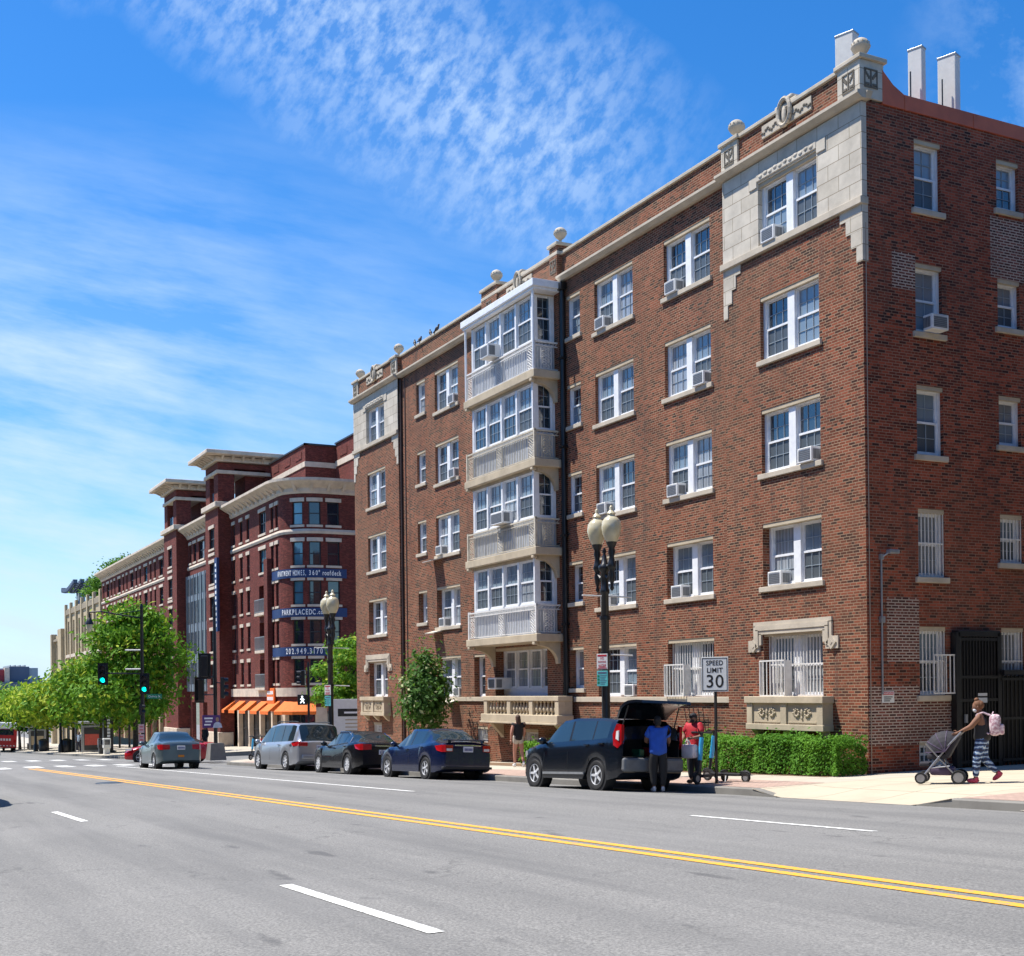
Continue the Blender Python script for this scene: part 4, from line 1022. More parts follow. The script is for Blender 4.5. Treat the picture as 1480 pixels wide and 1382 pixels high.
# ---------------------------------------------------------------- tan office block beyond it
TO = (-170., 7.4, -5.)
TB = thing('tan_office_building', 'tan building with tall vertical piers beyond the long red range', 'building', TO)
b = MB(); PT = lambda s: (s, 7.4, 0, -1); hs = []
for k in range(6):
    x = -183.5 + 5.4*k
    for z0, z1 in ((8.2, 13.2), (3.6, 7.6), (-.8, 3.)): hs += [(x+.9, x+2.4, z0, z1), (x+2.8, x+4.3, z0, z1)]
wall(b, PT, -184.2, -151.1, -6, 15.2, hs, .5); b.face([(-184.2, 7.4, -6), (-184.2, 7.4, 15.2), (-184.2, 25, 15.2), (-184.2, 25, -6)])
wall(b, PT, -197.5, -184.2, -6, 11.6, [(-195.9+3*k, -194.5+3*k, z0, z1) for k in range(3) for z0, z1 in ((4, 10.2), (-2, 3.2))], .5)
b.build('wall', M['tan'], TB, origin=TO)
for q in hs + [(-195.9+3*k, -194.5+3*k, z0, z1) for k in range(3) for z0, z1 in ((4, 10.2), (-2, 3.2))]:
    g = MB(); y = 7.78; g.face([(q[0], y, q[2]), (q[1], y, q[2]), (q[1], y, q[3]), (q[0], y, q[3])]); g.build('window', M['tint'], TB, origin=TO)
b = MB()
for k in range(7): b.bbox(-184.3+5.4*k, -183.3+5.4*k, 7.12, 7.5, -6, 15.9, .05)
b.bbox(-198, -196.6, 6.7, 7.6, -6, 11.9, .05); b.bbox(-188.4, -184.6, 6.6, 7.6, -6, 12.3, .05); b.build('pier', M['tan'], TB, origin=TO)
b = MB(); b.bbox(-184.5, -151.1, 7.2, 7.5, 14.2, 15.0, .04); b.bbox(-198.2, -184.3, 7.0, 7.5, 10.6, 11.0, .04); b.build('cornice', M['tan_dark'], TB, origin=TO)
b = MB()
for k in range(6):
    x = -183.5+5.4*k; b.bbox(x+.5, x+4.6, 7.1, 7.5, 7.65, 8.1, .03); b.bbox(x+.5, x+4.6, 7.1, 7.5, 3.1, 3.5, .03)
b.build('window_ledge', M['beige'], TB, origin=TO)
# blue-grey latticed canopy on its roof
t = thing('roof_canopy', 'blue-grey latticed metal canopy flaring out above the tan roof', 'canopy', (-183.5, 9.5, 14.8))
b = MB(); b.tube((-1, 0, 0), (-2.5, 0, 3.2), .35); b.tube((2.5, 0, 0), (2, 0, 3.0), .3); b.build('post', M['bluegrey'], t)
b = MB()
for i in range(11):
    for j in range(5):
        z = 3.2 + .06*abs(i-4)**1.4 + .1*j; b.box(-7+1.25*i, -6.1+1.25*i, -2+1.0*j, -1.4+1.0*j, z, z+.55)
    b.tube((-6.6+1.25*i, -2, 3.1+.06*abs(i-4)**1.4), (-6.6+1.25*i, 2.4, 3.4+.06*abs(i-4)**1.4), .1, None, 5)
for j in range(5): b.path([(-6.6+1.25*i, -1.8+j, 3.1+.06*abs(i-4)**1.4) for i in range(11)], .1, 5)
b.build('lattice', M['slate'], t)
# ---------------------------------------------------------------- blue-grey block at the end of the street
DO = (-310, 0, -8)
DB = thing('blue_grey_building', 'low slate-blue building with a red corner at the end of the street', 'building', DO)
def dbx(x0, x1, y0, y1, z0, z1, nm, m, par=None):
    b = MB(); b.bbox(x0, x1, y0, y1, z0, z1, .05); return b.build(nm, m, par or DB, origin=DO)
dbx(-330, -299, -40, 18.2, -10, 5.2, 'wall', M['slate']); dbx(-325, -301, 10.1, 14.6, 5.2, 8.9, 'wall', M['slate']); dbx(-325, -301.5, 14.6, 16.6, 5.2, 8.6, 'wall', M['bluegrey'])
dbx(-324, -300.5, -20, 9.0, 5.2, 8.1, 'red_wall', plain('far_red', (.3, .03, .04), .7)); dbx(-324, -300, 9.0, 10.1, 5.2, 8.6, 'pale_wall', M['beige']); dbx(-324, -302, -20, 9, 8.1, 8.5, 'roof_edge', M['bluegrey'])
dbx(-322, -303, 16.8, 17.8, 5.2, 6.2, 'plant_room', M['slate'])
for k in range(6): dbx(-299.0, -298.85, -6+4*k, -3.6+4*k, .2, 3.0, 'window', M['tint'])
for k in range(4): dbx(-320, -302, 10.4+1.1*k, 10.6+1.1*k, 8.9, 9.3, 'roof_rail', M['grey'])

# ---------------------------------------------------------------- unseen far side of the street, added to darken reflections and cut sky light
OO = (0, -34, 0)
OB = thing('unseen_terrace', 'unseen five-storey brick terrace added across the street to darken reflections and cut sky light', 'building', OO)
b = MB(); hs = []
for k in range(44):
    x = -88 + 3.2*k
    for z in (1.2, 4.4, 7.4, 10.6, 13.8): hs.append((x, x+1.3, z, z+1.8))
wall(b, lambda s: (s, -34, 0, 1), -90, 54, -4, 17.2, hs, .25); b.build('wall', M['brick_red'], OB, origin=OO)
b = MB()
for q in hs: b.face([(q[0], -34.2, q[2]), (q[1], -34.2, q[2]), (q[1], -34.2, q[3]), (q[0], -34.2, q[3])])
o = b.build('window_glass', M['tint'], OB, origin=OO); tag(o, kind='stuff')
b = MB(); b.bbox(-90.3, 54.3, -34.5, -33.5, 17.2, 17.7, .05); b.box(-90, 54, -46, -34.5, 17.0, 17.3); b.build('roof', M['tan'], OB, origin=OO)
NO = (12, 6, 0)
NB = thing('unseen_neighbour', 'unseen dark block added across the driveway to shade the side wall', 'building', NO)  # unseen block added to keep sky light off the side wall
b = MB(); b.bbox(9.5, 26, -1.5, 24, -1, 16.5, .05); b.build('wall', M['dark_brick'], NB, origin=NO)  # near-black brick so the wall bounces little light back
for k in range(5):
    for z in (1.5, 4.6, 7.7, 10.8, 13.9): b = MB(); b.bbox(9.42, 9.5, 1+4*k, 2.2+4*k, z, z+1.7, .01); b.build('window', M['tint'], NB, origin=NO)
b = MB(); b.bbox(9.3, 26.2, -1.7, 24.2, 16.5, 16.8, .03); b.build('roof', M['tan'], NB, origin=NO)
# ---------------------------------------------------------------- vehicles: local x forward, y left, z up, origin on the ground under the middle
def interp(tab, x):
    if x <= tab[0][0]: return tab[0][1]
    for (a, b), (c, d) in zip(tab, tab[1:]):
        if x <= c:
            t = (x-a)/(c-a); t = t*t*(3-2*t)*.5 + t*.5; return b + (d-b)*t
    return tab[-1][1]
def car_hull(t, c, body_m, hatch_open=False):
    """loft of cross-sections; the faces of the glazed areas become parts of their own"""
    Lh = c['L']/2; wr = c['wr']; hw = c['W']/2
    xs = set()
    x = -Lh
    while x < Lh: xs.add(round(x, 3)); x += .14
    xs |= {-Lh, -Lh+.03, -Lh+.08, Lh, Lh-.03, Lh-.09}
    for xa in (c['xr'], c['xf']):
        for k in range(-6, 7): xs.add(round(xa + (wr+.05)*math.sin(PI/2*k/6), 3))
        xs.add(round(xa-wr-.065, 3)); xs.add(round(xa+wr+.065, 3))
    for q in c['win']: xs |= {q[0], q[1]}
    xs |= set(c['ws']) | set(c['rw'])
    xs = sorted(v for v in xs if -Lh <= v <= Lh)
    xs = [v for i, v in enumerate(xs) if i == 0 or v - xs[i-1] > .012]
    rows = []
    for x in xs:
        top = interp(c['top'], x); belt = interp(c['belt'], x); w = interp(c['plan'], x)*hw; zb = interp(c['bot'], x); rw = interp(c['roofw'], x)*hw
        za = zb
        for xa in (c['xr'], c['xf']):
            d = abs(x-xa)
            if d < wr+.06: za = max(za, c['wz'] + math.sqrt(max(0, (wr+.06)**2 - d*d)))
        inn = w*.72
        hs = belt - za
        pts = [(0, zb+.02 if za == zb else zb+.1), (inn, zb if za == zb else min(za, belt-.12)), (w*.985, za), (w, za + hs*.22), (w*1.0, za + hs*.5), (w*.985, za + hs*.78), (w*.955, belt-.035), (w*.925, belt)]
        cab = top - belt > .22
        y7, z7 = w*.925, belt; ye, ze = (rw, top-.06) if cab else (w*.80, belt + (top-belt)*.55)
        for q in (.04, .5, .96): pts.append((y7 + (ye-y7)*q, z7 + (ze-z7)*q))
        pts += [(ye*.93, top-.018) if cab else (w*.66, belt + (top-belt)*.82), (ye*.5 if cab else w*.33, top + .004), (0, top+.012)]
        rows.append([(x, y, z) for y, z in pts])
    n = len(rows[0])
    parts = {'body': MB(), 'side_window': [], 'windshield': MB(), 'rear_window': MB()}
    B = parts['body']; vs = []; idx = {}
    def vid(i, k, s): return (i, k, 1 if k in (0, n-1) else s)
    def P(i, k, s): p = rows[i][k]; return (p[0], p[1]*s, p[2])
    for i in range(len(xs)-1):
        xm = (xs[i]+xs[i+1])/2
        for k in range(n-1):
            for s in (1, -1):
                f = [P(i, k, s), P(i+1, k, s), P(i+1, k+1, s), P(i, k+1, s)]
                if s > 0: f = f[::-1]
                tgt = B
                if k in (8, 9):
                    for j, q in enumerate(c['win']):
                        if q[0] <= xm <= q[1] and interp(c['top'], xm) - interp(c['belt'], xm) > .2:
                            key = (j, s); tgt = idx.setdefault(key, MB())
                    for q0, q1 in zip(c['win'], c['win'][1:]):
                        a0, a1 = sorted((q0[1], q1[0])) if q0[0] < q1[0] else sorted((q1[1], q0[0]))
                        if a0 <= xm <= a1: tgt = idx.setdefault('pillar', MB())
                if k >= 10:
                    if c['ws'][0] <= xm <= c['ws'][1]: tgt = parts['windshield']
                    if c['rw'][0] <= xm <= c['rw'][1]:
                        if hatch_open: continue
                        tgt = parts['rear_window']
                tgt.face(f)
    for i in (0, len(xs)-1):                     # bumper faces
        for s in (1, -1):
            for k in range(n-1):
                zc = rows[i][k][2]
                f = [P(i, k, s), P(i, k+1, s), (xs[i], 0, rows[i][k+1][2]), (xs[i], 0, rows[i][k][2])]
                if not (hatch_open and i == 0 and rows[i][k][2] > .72): B.face(f)
    bo = B.build('body', body_m, t, smooth=True, fix=True, angle=32)
    pl = idx.pop('pillar', None)
    if pl: pl.build_split('pillar_trim', M['black'], t)
    for (j, s), mb in idx.items(): mb.build('side_window', M['car_glass'], t, smooth=True, fix=True)
    parts['windshield'].build('windshield', M['car_glass'], t, smooth=True, fix=True)
    if not hatch_open: parts['rear_window'].build('rear_window', M['car_glass'], t, smooth=True, fix=True)
    return bo
def wheel(t, x, y, r, spokes=5, side=1, rim=None, double=False):
    w = MB(); mx = Matrix.Translation((x, y, r)) @ Matrix.Rotation(-PI/2*side, 4, 'X')
    prof = [(r*.64, .085), (r*.70, .098), (r*.92, .092), (r*.985, .06), (r, .0), (r*.985, -.06), (r*.92, -.092), (r*.66, -.09)]
    w.lathe([(a, b) for a, b in prof][::-1], (0, 0, 0), 26, 0, None, False); w.v = [tuple(mx @ Vector(p)) for p in w.v]
    wo = w.build('wheel', M['tyre'], t, smooth=True)
    m = MB(); R0 = r*.67
    m.lathe([(R0, -.05), (R0, .086), (R0*.93, .09), (R0*.88, .05), (R0*.86, -.04)], (0, 0, 0), 24, 0, None, False); m.lathe([(.001, .02), (R0*.86, .02)], (0, 0, 0), 20, 1)
    for k in range(spokes):
        for dd in ((-.14, .14) if double else (0,)):
            a = 2*PI*k/spokes + dd
            ca, sa = math.cos(a), math.sin(a); hw_ = R0*(.07 if double else .13)
            p = [(R0*.12, -hw_*1.1), (R0*.93, -hw_*.8), (R0*.93, hw_*.8), (R0*.12, hw_*1.1)]
            q = [(u*ca - v*sa, u*sa + v*ca) for u, v in p]
            m.prism(q, lambda a_, b_, d: (a_, b_, d), .045, .078)
    m.lathe([(R0*.2, .03), (R0*.2, .085), (R0*.12, .095), (.001, .095)], (0, 0, 0), 12, 0)
    m.v = [tuple(mx @ Vector(p)) for p in m.v]
    m.build('rim', [rim or M['alloy'], M['black']], wo, smooth=True, fix=False)
def mirror(t, x, y, z, m):
    for s in (1, -1):
        b = MB(); b.ball((x, s*(y+.10), z), (.075, .115, .085), 10, 7); b.tube((x, s*(y-.04), z-.06), (x, s*(y+.06), z-.03), .025); b.build('mirror', m, t, smooth=True)
M['car_glass'] = glass_mat('car_glass', (.016, .030, .038), .03, .3, .6, 0., 1.6)
M['car_trim'] = plain('car_trim', (.02, .02, .021), .6, var=.05)
def side_y(c, x, z):    # rough half-width of the body at x
    return interp(c['plan'], x)*c['W']/2
def patch(mb, c, pts, s, off=.012, mat=0):
    """curved lens or trim following the body: pts = (x, z) outline on flank side s"""
    n = len(pts)
    vs = [(x, s*(side_y(c, x, z)*1.0 + off), z) for x, z in pts] + [(x, s*(side_y(c, x, z) - .06), z) for x, z in pts]
    mb.mesh(vs, [tuple(range(n)) if s > 0 else tuple(range(n-1, -1, -1))] + [(i, (i+1) % n, n+(i+1) % n, n+i) for i in range(n)], mat)
def common(t, c, body, plate='AB 1234', tail=None, rim=None, spokes=5, double=False, plate_z=.8, handles=True):
    for x in (c['xr'], c['xf']):
        for s in (1, -1): wheel(t, x, s*(c['W']/2-.11), c['wr'], spokes, s, rim, double)
    Lh = c['L']/2
    lm = MB()                                   # dark wheel housings
    for x in (c['xr'], c['xf']):
        for s in (1, -1): lm.lathe([(c['wr']+.055, -.13), (c['wr']+.055, .13)], (0, 0, 0), 20, 0, Matrix.Translation((x, s*(c['W']/2-.17), c['wz'])) @ Matrix.Rotation(PI/2, 4, 'X'))
    lm.build_split('wheel_housing', M['car_trim'], t)
    mirror(t, c['mx'], c['W']/2-.06, c['mz'], body)
    if handles:
        for q in c['win'][:2]:
            for s in (1, -1):
                x = q[0] + .12; z = interp(c['belt'], x) - .09; y = side_y(c, x, z)
                b = MB(); b.bbox(x-.09, x+.09, s*(y-.03) if s > 0 else s*(y+.022), s*(y+.022) if s > 0 else s*(y-.03), z-.014, z+.014, .008); b.build('door_handle', c.get('handle', body), t)
    b = MB()                                    # shut lines of the doors
    for x in c['seams']:
        z1 = interp(c['belt'], x)-.02; z0 = interp(c['bot'], x) + .10
        n = 7
        for s in (1, -1):
            for k in range(n):
                za, zb = z0+(z1-z0)*k/n, z0+(z1-z0)*(k+1)/n; y = side_y(c, x, 0)
                fa = [.985, 1., 1., 1., .997, .985, .965, .935]
                ya, yb = y*fa[k], y*fa[k+1]
                b.face([(x-.006, s*(ya+.003), za), (x+.006, s*(ya+.003), za), (x+.006, s*(yb+.003), zb), (x-.006, s*(yb+.003), zb)])
    b.build('door_seam', M['black'], t)
    p = MB(); p.bbox(-Lh-.025, -Lh+.01, -.155, .155, plate_z-.078, plate_z+.078, .006); po = p.build('number_plate', M['plate'], t)
    g = MB()
    for k in range(6): g.box(-Lh-.03, -Lh-.025, -.125+.043*k, -.097+.043*k, plate_z-.045, plate_z+.03)
    g.build('plate_mark', plain('plate_ink', (.05,.06,.2), .5, var=0) if 'plate_ink' not in bpy.data.materials else bpy.data.materials['plate_ink'], po)
def tails(t, c, z0, z1, inner, wrap, mats=('red_lens',), clear=None):
    Lh = c['L']/2
    for s in (1, -1):
        b = MB(); yo = side_y(c, -Lh+.03, 0)
        pts = [(-Lh-.012, s*inner, z0+.02), (-Lh-.012, s*inner, z1-.01), (-Lh-.006, s*(yo-.02), z1), (-Lh+.1, s*(side_y(c, -Lh+.1, 0)+.006), z1), (-Lh+wrap, s*(side_y(c, -Lh+wrap, 0)+.004), z1-.03), (-Lh+wrap*.7, s*(side_y(c, -Lh+wrap*.7, 0)+.008), z0+.04), (-Lh+.1, s*(side_y(c, -Lh+.1, 0)+.01), z0), (-Lh-.01, s*(yo-.02), z0)]
        i_ = [(x + .08, y*.93, z) for x, y, z in pts]; n = len(pts)
        b.mesh(pts + i_, [(0, 1, 2, 7), (7, 2, 3, 6), (6, 3, 4, 5)] + [(i, (i+1) % n, n+(i+1) % n, n+i) for i in range(n)])
        o = b.build('tail_light', M['red_lens'], t)
        if clear:
            g = MB(); y0, y1 = sorted((s*(inner+.02), s*(inner+clear))); g.bbox(-Lh-.022, -Lh, y0, y1, z0+.03, z0+.10, .01); g.build('reversing_lens', M['clear_lens'], o)
def heads(t, c, z):
    Lh = c['L']/2
    for s in (1, -1):
        b = MB(); patch(b, c, [(Lh-.06, z-.06), (Lh-.06, z+.05), (Lh-.45, z+.10), (Lh-.40, z-.02)], s, .008); b.build('headlight', M['clear_lens'], t)
def sedan_tab(L, H, belt_r, deck, hood, wr, xr, xf, roof_x, ws, rw, W, plan_end=.80, tail_h=None):
    Lh = L/2
    return dict(L=L, W=W, wr=wr, wz=wr, xr=xr, xf=xf, ws=ws, rw=rw,
        top=[(-Lh, deck-.13), (-Lh+.05, deck-.02), (-Lh+.18, deck), (rw[0], deck+.02), (rw[1], H-.05), (roof_x[0], H-.01), (roof_x[1], H), (ws[0], H-.06), (ws[1], hood+.02), (Lh-.7, hood-.08), (Lh-.2, hood-.2), (Lh, hood-.38)],
        belt=[(-Lh, deck-.19), (-Lh+.1, deck-.07), (rw[0], deck-.02), (ws[1]-.2, belt_r-.04), (ws[1]+.2, hood-.07), (Lh-.5, hood-.2), (Lh, hood-.42)],
        plan=[(-Lh, plan_end), (-Lh+.06, plan_end+.06), (-Lh+.25, .94), (-Lh+.9, 1.), (Lh-1.1, 1.), (Lh-.45, .94), (Lh-.12, .80), (Lh, .68)],
        bot=[(-Lh, .34), (-Lh+.15, .27), (-Lh+.5, .2), (Lh-.5, .2), (Lh-.1, .22), (Lh, .26)],
        roofw=[(rw[0], .80), (rw[1], .66), (0, .68), (ws[0], .66), (ws[1], .80)], mx=ws[1]-.28, mz=belt_r+.06)
def place(t, X, Yp, yaw=0., roll=None):
    Y = W(X, Yp); z0 = road_z(X, Y); e = .8
    zl, zr = road_z(X, Y-e), road_z(X, Y+e); zf, zb = road_z(X-1.3, Y), road_z(X+1.3, Y)
    t.location = (X, Y, (zl+zr)/2)
    up = Vector((zb-zf, 0, 2.6)).normalized()
    fwd = Vector((-1, math.tan(yaw) - KK, -(zb-zf)/2.6)).normalized(); lat = Vector((0, -1, (zl-zr)/(2*e)))
    lat = (lat - fwd*lat.dot(fwd)).normalized(); upv = fwd.cross(lat)
    t.rotation_euler = Matrix(((fwd.x, lat.x, upv.x), (fwd.y, lat.y, upv.y), (fwd.z, lat.z, upv.z))).to_euler()

P_black = paint('paint_black', (.004, .005, .007), .1, .25, .4); P_navy = paint('paint_navy', (.004, .012, .05), .3, .25); P_soul = paint('paint_blue_black', (.003, .006, .011), .1, .25, .4)
P_silver = paint('paint_silver', (.42, .44, .47), .6, .3); P_teal = paint('paint_grey_green', (.10, .14, .155), .5, .3); P_red = paint('paint_red', (.42, .006, .012), .1, .25)
# navy sedan with a boot spoiler
t = thing('parked_car', 'navy blue sedan with boot spoiler and five-spoke wheels parked behind the open hatchback', 'car')
c = sedan_tab(4.54, 1.46, .93, 1.06, .98, .315, -1.28, 1.32, (-.9, .1), (.15, 1.0), (-1.75, -1.0), 1.76)
c['win'] = [(-1.15, -.28), (-.20, .82)]; c['seams'] = [-1.12, -.24, .86]
car_hull(t, c, P_navy); common(t, c, P_navy, rim=M['alloy'], spokes=5, double=True, plate_z=.86); tails(t, c, .78, .98, .48, .42, clear=.2); heads(t, c, .72)
b = MB(); b.bbox(-2.26, -2.02, -.68, .68, 1.10, 1.135, .015); b.box(-2.2, -2.1, -.55, -.5, 1.04, 1.11); b.box(-2.2, -2.1, .5, .55, 1.04, 1.11); b.build('spoiler', P_navy, t)
b = MB(); b.bbox(-2.29, -2.2, -.42, .42, .955, .985, .008); b.build('boot_trim', M['chrome'], t)
b = MB(); b.bbox(-2.29, -2.16, -.78, .78, .30, .37, .02); b.build('bumper_lip', M['car_trim'], t)
place(t, -12.5, -5.2, -.03)
# black sedan with bright window line
t = thing('parked_car', 'black sedan with chrome window trim parked between the silver minivan and navy sedan', 'car')
c = sedan_tab(4.65, 1.44, .94, 1.06, 1.0, .33, -1.36, 1.42, (-.9, .1), (.1, 1.0), (-1.85, -.95), 1.80, .78)
c['win'] = [(-1.25, -.30), (-.22, .78)]; c['seams'] = [-1.2, -.26, .84]
car_hull(t, c, P_black); common(t, c, P_black, spokes=10, plate_z=.74); tails(t, c, .80, 1.0, .42, .4); heads(t, c, .72)
b = MB()
for s in (1, -1):
    pts = [(x, s*(side_y(c, x, 0)*.93 + .008), interp(c['belt'], x)+.015) for x in [-1.3+.15*k for k in range(15)]]; b.path(pts, .011, 5)
    pts = [(x, s*(interp(c['roofw'], x)*.9+.02), interp(c['top'], x)-.055) for x in [-1.3+.14*k for k in range(15)]]; b.path([(pts[0][0]-.14, s*(side_y(c, -1.4, 0)*.9), interp(c['belt'], -1.4)+.03)] + pts, .012, 5)
b.build('chrome_trim', M['chrome'], t); b = MB(); b.bbox(-2.34, -2.25, -.3, .3, .93, .96, .008); b.build('boot_trim', M['chrome'], t)
place(t, -18.6, -5.2)
# silver minivan
t = thing('parked_minivan', 'silver minivan with roof rails parked at the head of the row', 'minivan')
c = dict(L=5.1, W=1.95, wr=.34, wz=.34, xr=-1.47, xf=1.53, ws=(.72, 1.75), rw=(-2.50, -2.22),
    top=[(-2.55, 1.05), (-2.50, 1.10), (-2.22, 1.70), (-1.8, 1.76), (-.4, 1.78), (.72, 1.70), (1.75, 1.12), (2.2, .98), (2.45, .84), (2.55, .62)],
    belt=[(-2.55, .98), (-2.45, 1.07), (0, 1.03), (1.6, 1.0), (1.9, .98), (2.3, .84), (2.55, .56)],
    plan=[(-2.55, .84), (-2.48, .90), (-2.2, .965), (-1.5, 1.), (1.4, 1.), (2.1, .93), (2.42, .80), (2.55, .66)],
    bot=[(-2.55, .36), (-2.4, .26), (-2, .2), (2, .2), (2.45, .22), (2.55, .28)], roofw=[(-2.5, .82), (-2.2, .74), (0, .76), (.72, .72), (1.75, .82)], mx=1.42, mz=1.08,
    win=[(-2.05, -.95), (-.87, .10), (.18, 1.30)], seams=[-.9, .14, 1.34])
c['handle'] = P_silver
car_hull(t, c, P_silver); common(t, c, P_silver, spokes=7, plate_z=.88); heads(t, c, .78)
for s in (1, -1):
    b = MB(); patch(b, c, [(-2.54, .90), (-2.54, 1.08), (-2.2, 1.06), (-2.05, 1.02), (-2.2, .90)], s, .01); b.bbox(-2.575, -2.5, min(s*.5, s*.86), max(s*.5, s*.86), .90, 1.05, .02); b.build('tail_light', M['red_lens'], t)
    b = MB(); b.path([(-1.9, s*.62, 1.79), (-1.6, s*.64, 1.82), (.1, s*.64, 1.83), (.35, s*.62, 1.78)], .02, 6); b.build('roof_rail', M['car_trim'], t)
b = MB(); b.bbox(-2.60, -2.45, -.72, .72, .44, .60, .04); b.build('bumper', P_silver, t)
place(t, -25.1, -5.2, -.04); van = t
# grey sedan on the move
t = thing('driven_car', 'grey-green sedan driving in the lane beside the crosswalk, brake lights red', 'car')
c = sedan_tab(4.5, 1.48, .95, 1.08, .98, .31, -1.30, 1.35, (-.9, .1), (.15, 1.05), (-1.72, -.95), 1.78)
c['win'] = [(-1.12, -.26), (-.18, .84)]; c['seams'] = [-1.1, -.22, .88]; c['handle'] = P_teal
car_hull(t, c, P_teal); common(t, c, P_teal, spokes=7, plate_z=.84); tails(t, c, .76, .97, .44, .4); heads(t, c, .72)
b = MB(); b.bbox(-2.28, -2.2, -.12, .12, .47, .56, .01); b.build('bumper_sticker', M['amber'], t)
place(t, -30.4, -8.75, math.radians(1.))
grey_car = t
o = copy_tree(van); o.name = 'passing_minivan'; tag(o, 'silver minivan passing just beyond the left edge, only its shadow on the road in view', 'minivan')
o.location = (-8.3, -19.02, road_z(-8.3, -19.02)); o.rotation_euler = (0, -.03, KK)
# red car coming out of the side street
t = thing('driven_car', 'red coupe pulling out of the side street, half hidden behind the grey sedan', 'car')
c = sedan_tab(4.5, 1.40, .92, 1.02, .96, .33, -1.30, 1.40, (-.8, .0), (.0, 1.05), (-1.75, -.85), 1.80)
c['win'] = [(-1.0, -.26), (-.18, .7)]; c['seams'] = [-.22, .8]
car_hull(t, c, P_red); common(t, c, P_red, spokes=5, plate_z=.80); tails(t, c, .78, .98, .40, .4); heads(t, c, .72)
t.location = (-45.2, -6.2, road_z(-45.2, -6.2)); t.rotation_euler = (0, .0, math.radians(-112))
# small dark hatchback with the tailgate up
t = thing('parked_hatchback', 'boxy blue-black hatchback at the kerb with its tailgate raised', 'car')
c = dict(L=4.14, W=1.80, wr=.33, wz=.33, xr=-1.20, xf=1.37, ws=(.45, 1.12), rw=(-2.0, -1.70),
    top=[(-2.07, 1.12), (-2.0, 1.40), (-1.70, 1.55), (-1.2, 1.595), (-.2, 1.61), (.45, 1.56), (1.12, 1.10), (1.6, 1.03), (1.93, .93), (2.07, .70)],
    belt=[(-2.07, 1.10), (-1.9, 1.14), (-.8, 1.08), (.9, 1.02), (1.2, 1.0), (1.8, .90), (2.07, .64)],
    plan=[(-2.07, .88), (-2.0, .93), (-1.7, .985), (-1.2, 1.), (1.2, 1.), (1.75, .95), (1.98, .84), (2.07, .72)],
    bot=[(-2.07, .40), (-1.9, .28), (-1.6, .23), (1.6, .23), (1.98, .25), (2.07, .30)], roofw=[(-2.07, .80), (-1.7, .76), (0, .77), (.45, .74), (1.12, .82)], mx=.92, mz=1.08,
    win=[(-1.52, -1.0), (-.96, -.12), (-.04, .86)], seams=[-.92, -.08, .92])
car_hull(t, c, P_soul, True); common(t, c, P_soul, spokes=5, plate_z=.56)
for x0, x1 in ((-1.52, -.96),): pass
for s in (1, -1):
    b = MB(); patch(b, c, [(-2.05, 1.02), (-2.05, 1.42), (-1.93, 1.44), (-1.82, 1.22), (-1.84, .98), (-1.96, .92)], s, .012); o = b.build('tail_light', M['red_lens'], t)
    g = MB(); patch(g, c, [(-2.0, 1.08), (-2.0, 1.30), (-1.93, 1.28), (-1.91, 1.12)], s, .018); g.build('reversing_lens', M['clear_lens'], o)
    b = MB(); patch(b, c, [(1.95, .70), (1.95, .84), (1.72, .86), (1.70, .76)], s, .01); b.build('headlight', M['clear_lens'], t)
    b = MB(); patch(b, c, [(-.75, .34), (-.75, .39), (.95, .37), (.95, .32)], s, .014); b.build('sill_strip', M['grey'], t)
    b = MB(); b.ball((-2.06, s*.72, .50), (.05, .07, .05), 8, 6); b.build('reflector', M['red_lens'], t)
b = MB(); b.bbox(-2.14, -1.98, -.80, .80, .42, .72, .05); b.build('bumper', plain('bumper_grey', (.16, .165, .17), .45), t)
b = MB()                                         # load space seen through the open back
b.box(-2.0, -.6, -.76, .76, .66, .70); b.box(-.66, -.6, -.76, .76, .7, 1.3)
for s in (-.77, .75): b.box(-2.0, -.6, s, s+.02, .7, 1.1)
b.box(-2.06, -1.98, -.72, .72, .70, .74); b.build('load_space', M['car_trim'], t)
b = MB()
for k in range(3): b.bbox(-1.9+.1*(k % 3), -1.6+.1*(k % 3), -.5+.22*k, -.36+.22*k, .72, .86+.05*(k*5 % 3), .02, k % 3)
b.build('shopping', [M['cream'], M['sign_red'], M['sign_green']], t)
b = MB(); mx = Matrix.Translation((-1.68, 0, 1.57)) @ Matrix.Rotation(math.radians(30), 4, 'Y')       # tailgate
pts = []
for i in range(9):
    u = i/8; zz = .10*math.sin(u*PI) + .06 - .16*u*u
    ww = .70 + .08*math.sin(u*PI)
    pts.append((-.92*u, ww*.93, zz))
for i in range(8):
    (xa, wa, za), (xb, wb, zb) = pts[i], pts[i+1]
    for dz in (0, -.07):
        q = [(xa, -wa, za+dz), (xa, wa, za+dz), (xb, wb, zb+dz), (xb, -wb, zb+dz)]; b.face([mx @ Vector(p) for p in (q if dz else q[::-1])])
    for s in (1, -1): b.face([mx @ Vector(p) for p in ((xa, s*wa, za), (xb, s*wb, zb), (xb, s*wb, zb-.07), (xa, s*wa, za-.07))])
xa, wa, za = pts[-1]; b.face([mx @ Vector(p) for p in ((xa, -wa, za), (xa, wa, za), (xa, wa, za-.07), (xa, -wa, za-.07))])
o = b.build('tailgate', P_soul, t, smooth=True, fix=True, angle=30)
g = MB(); g.face([mx @ Vector(p) for p in ((-.12, -.55, .07), (-.12, .55, .07), (-.52, .56, .115), (-.52, -.56, .115))][::-1]); g.v = [(p[0], p[1], p[2]+.012) for p in g.v]; g.build('rear_window', M['car_glass'], o)
b = MB()
for s in (1, -1): b.tube((-1.86, s*.70, 1.25), mx @ Vector((-.5, s*.68, .02)), .014)
b.build('gas_strut', M['black'], o)
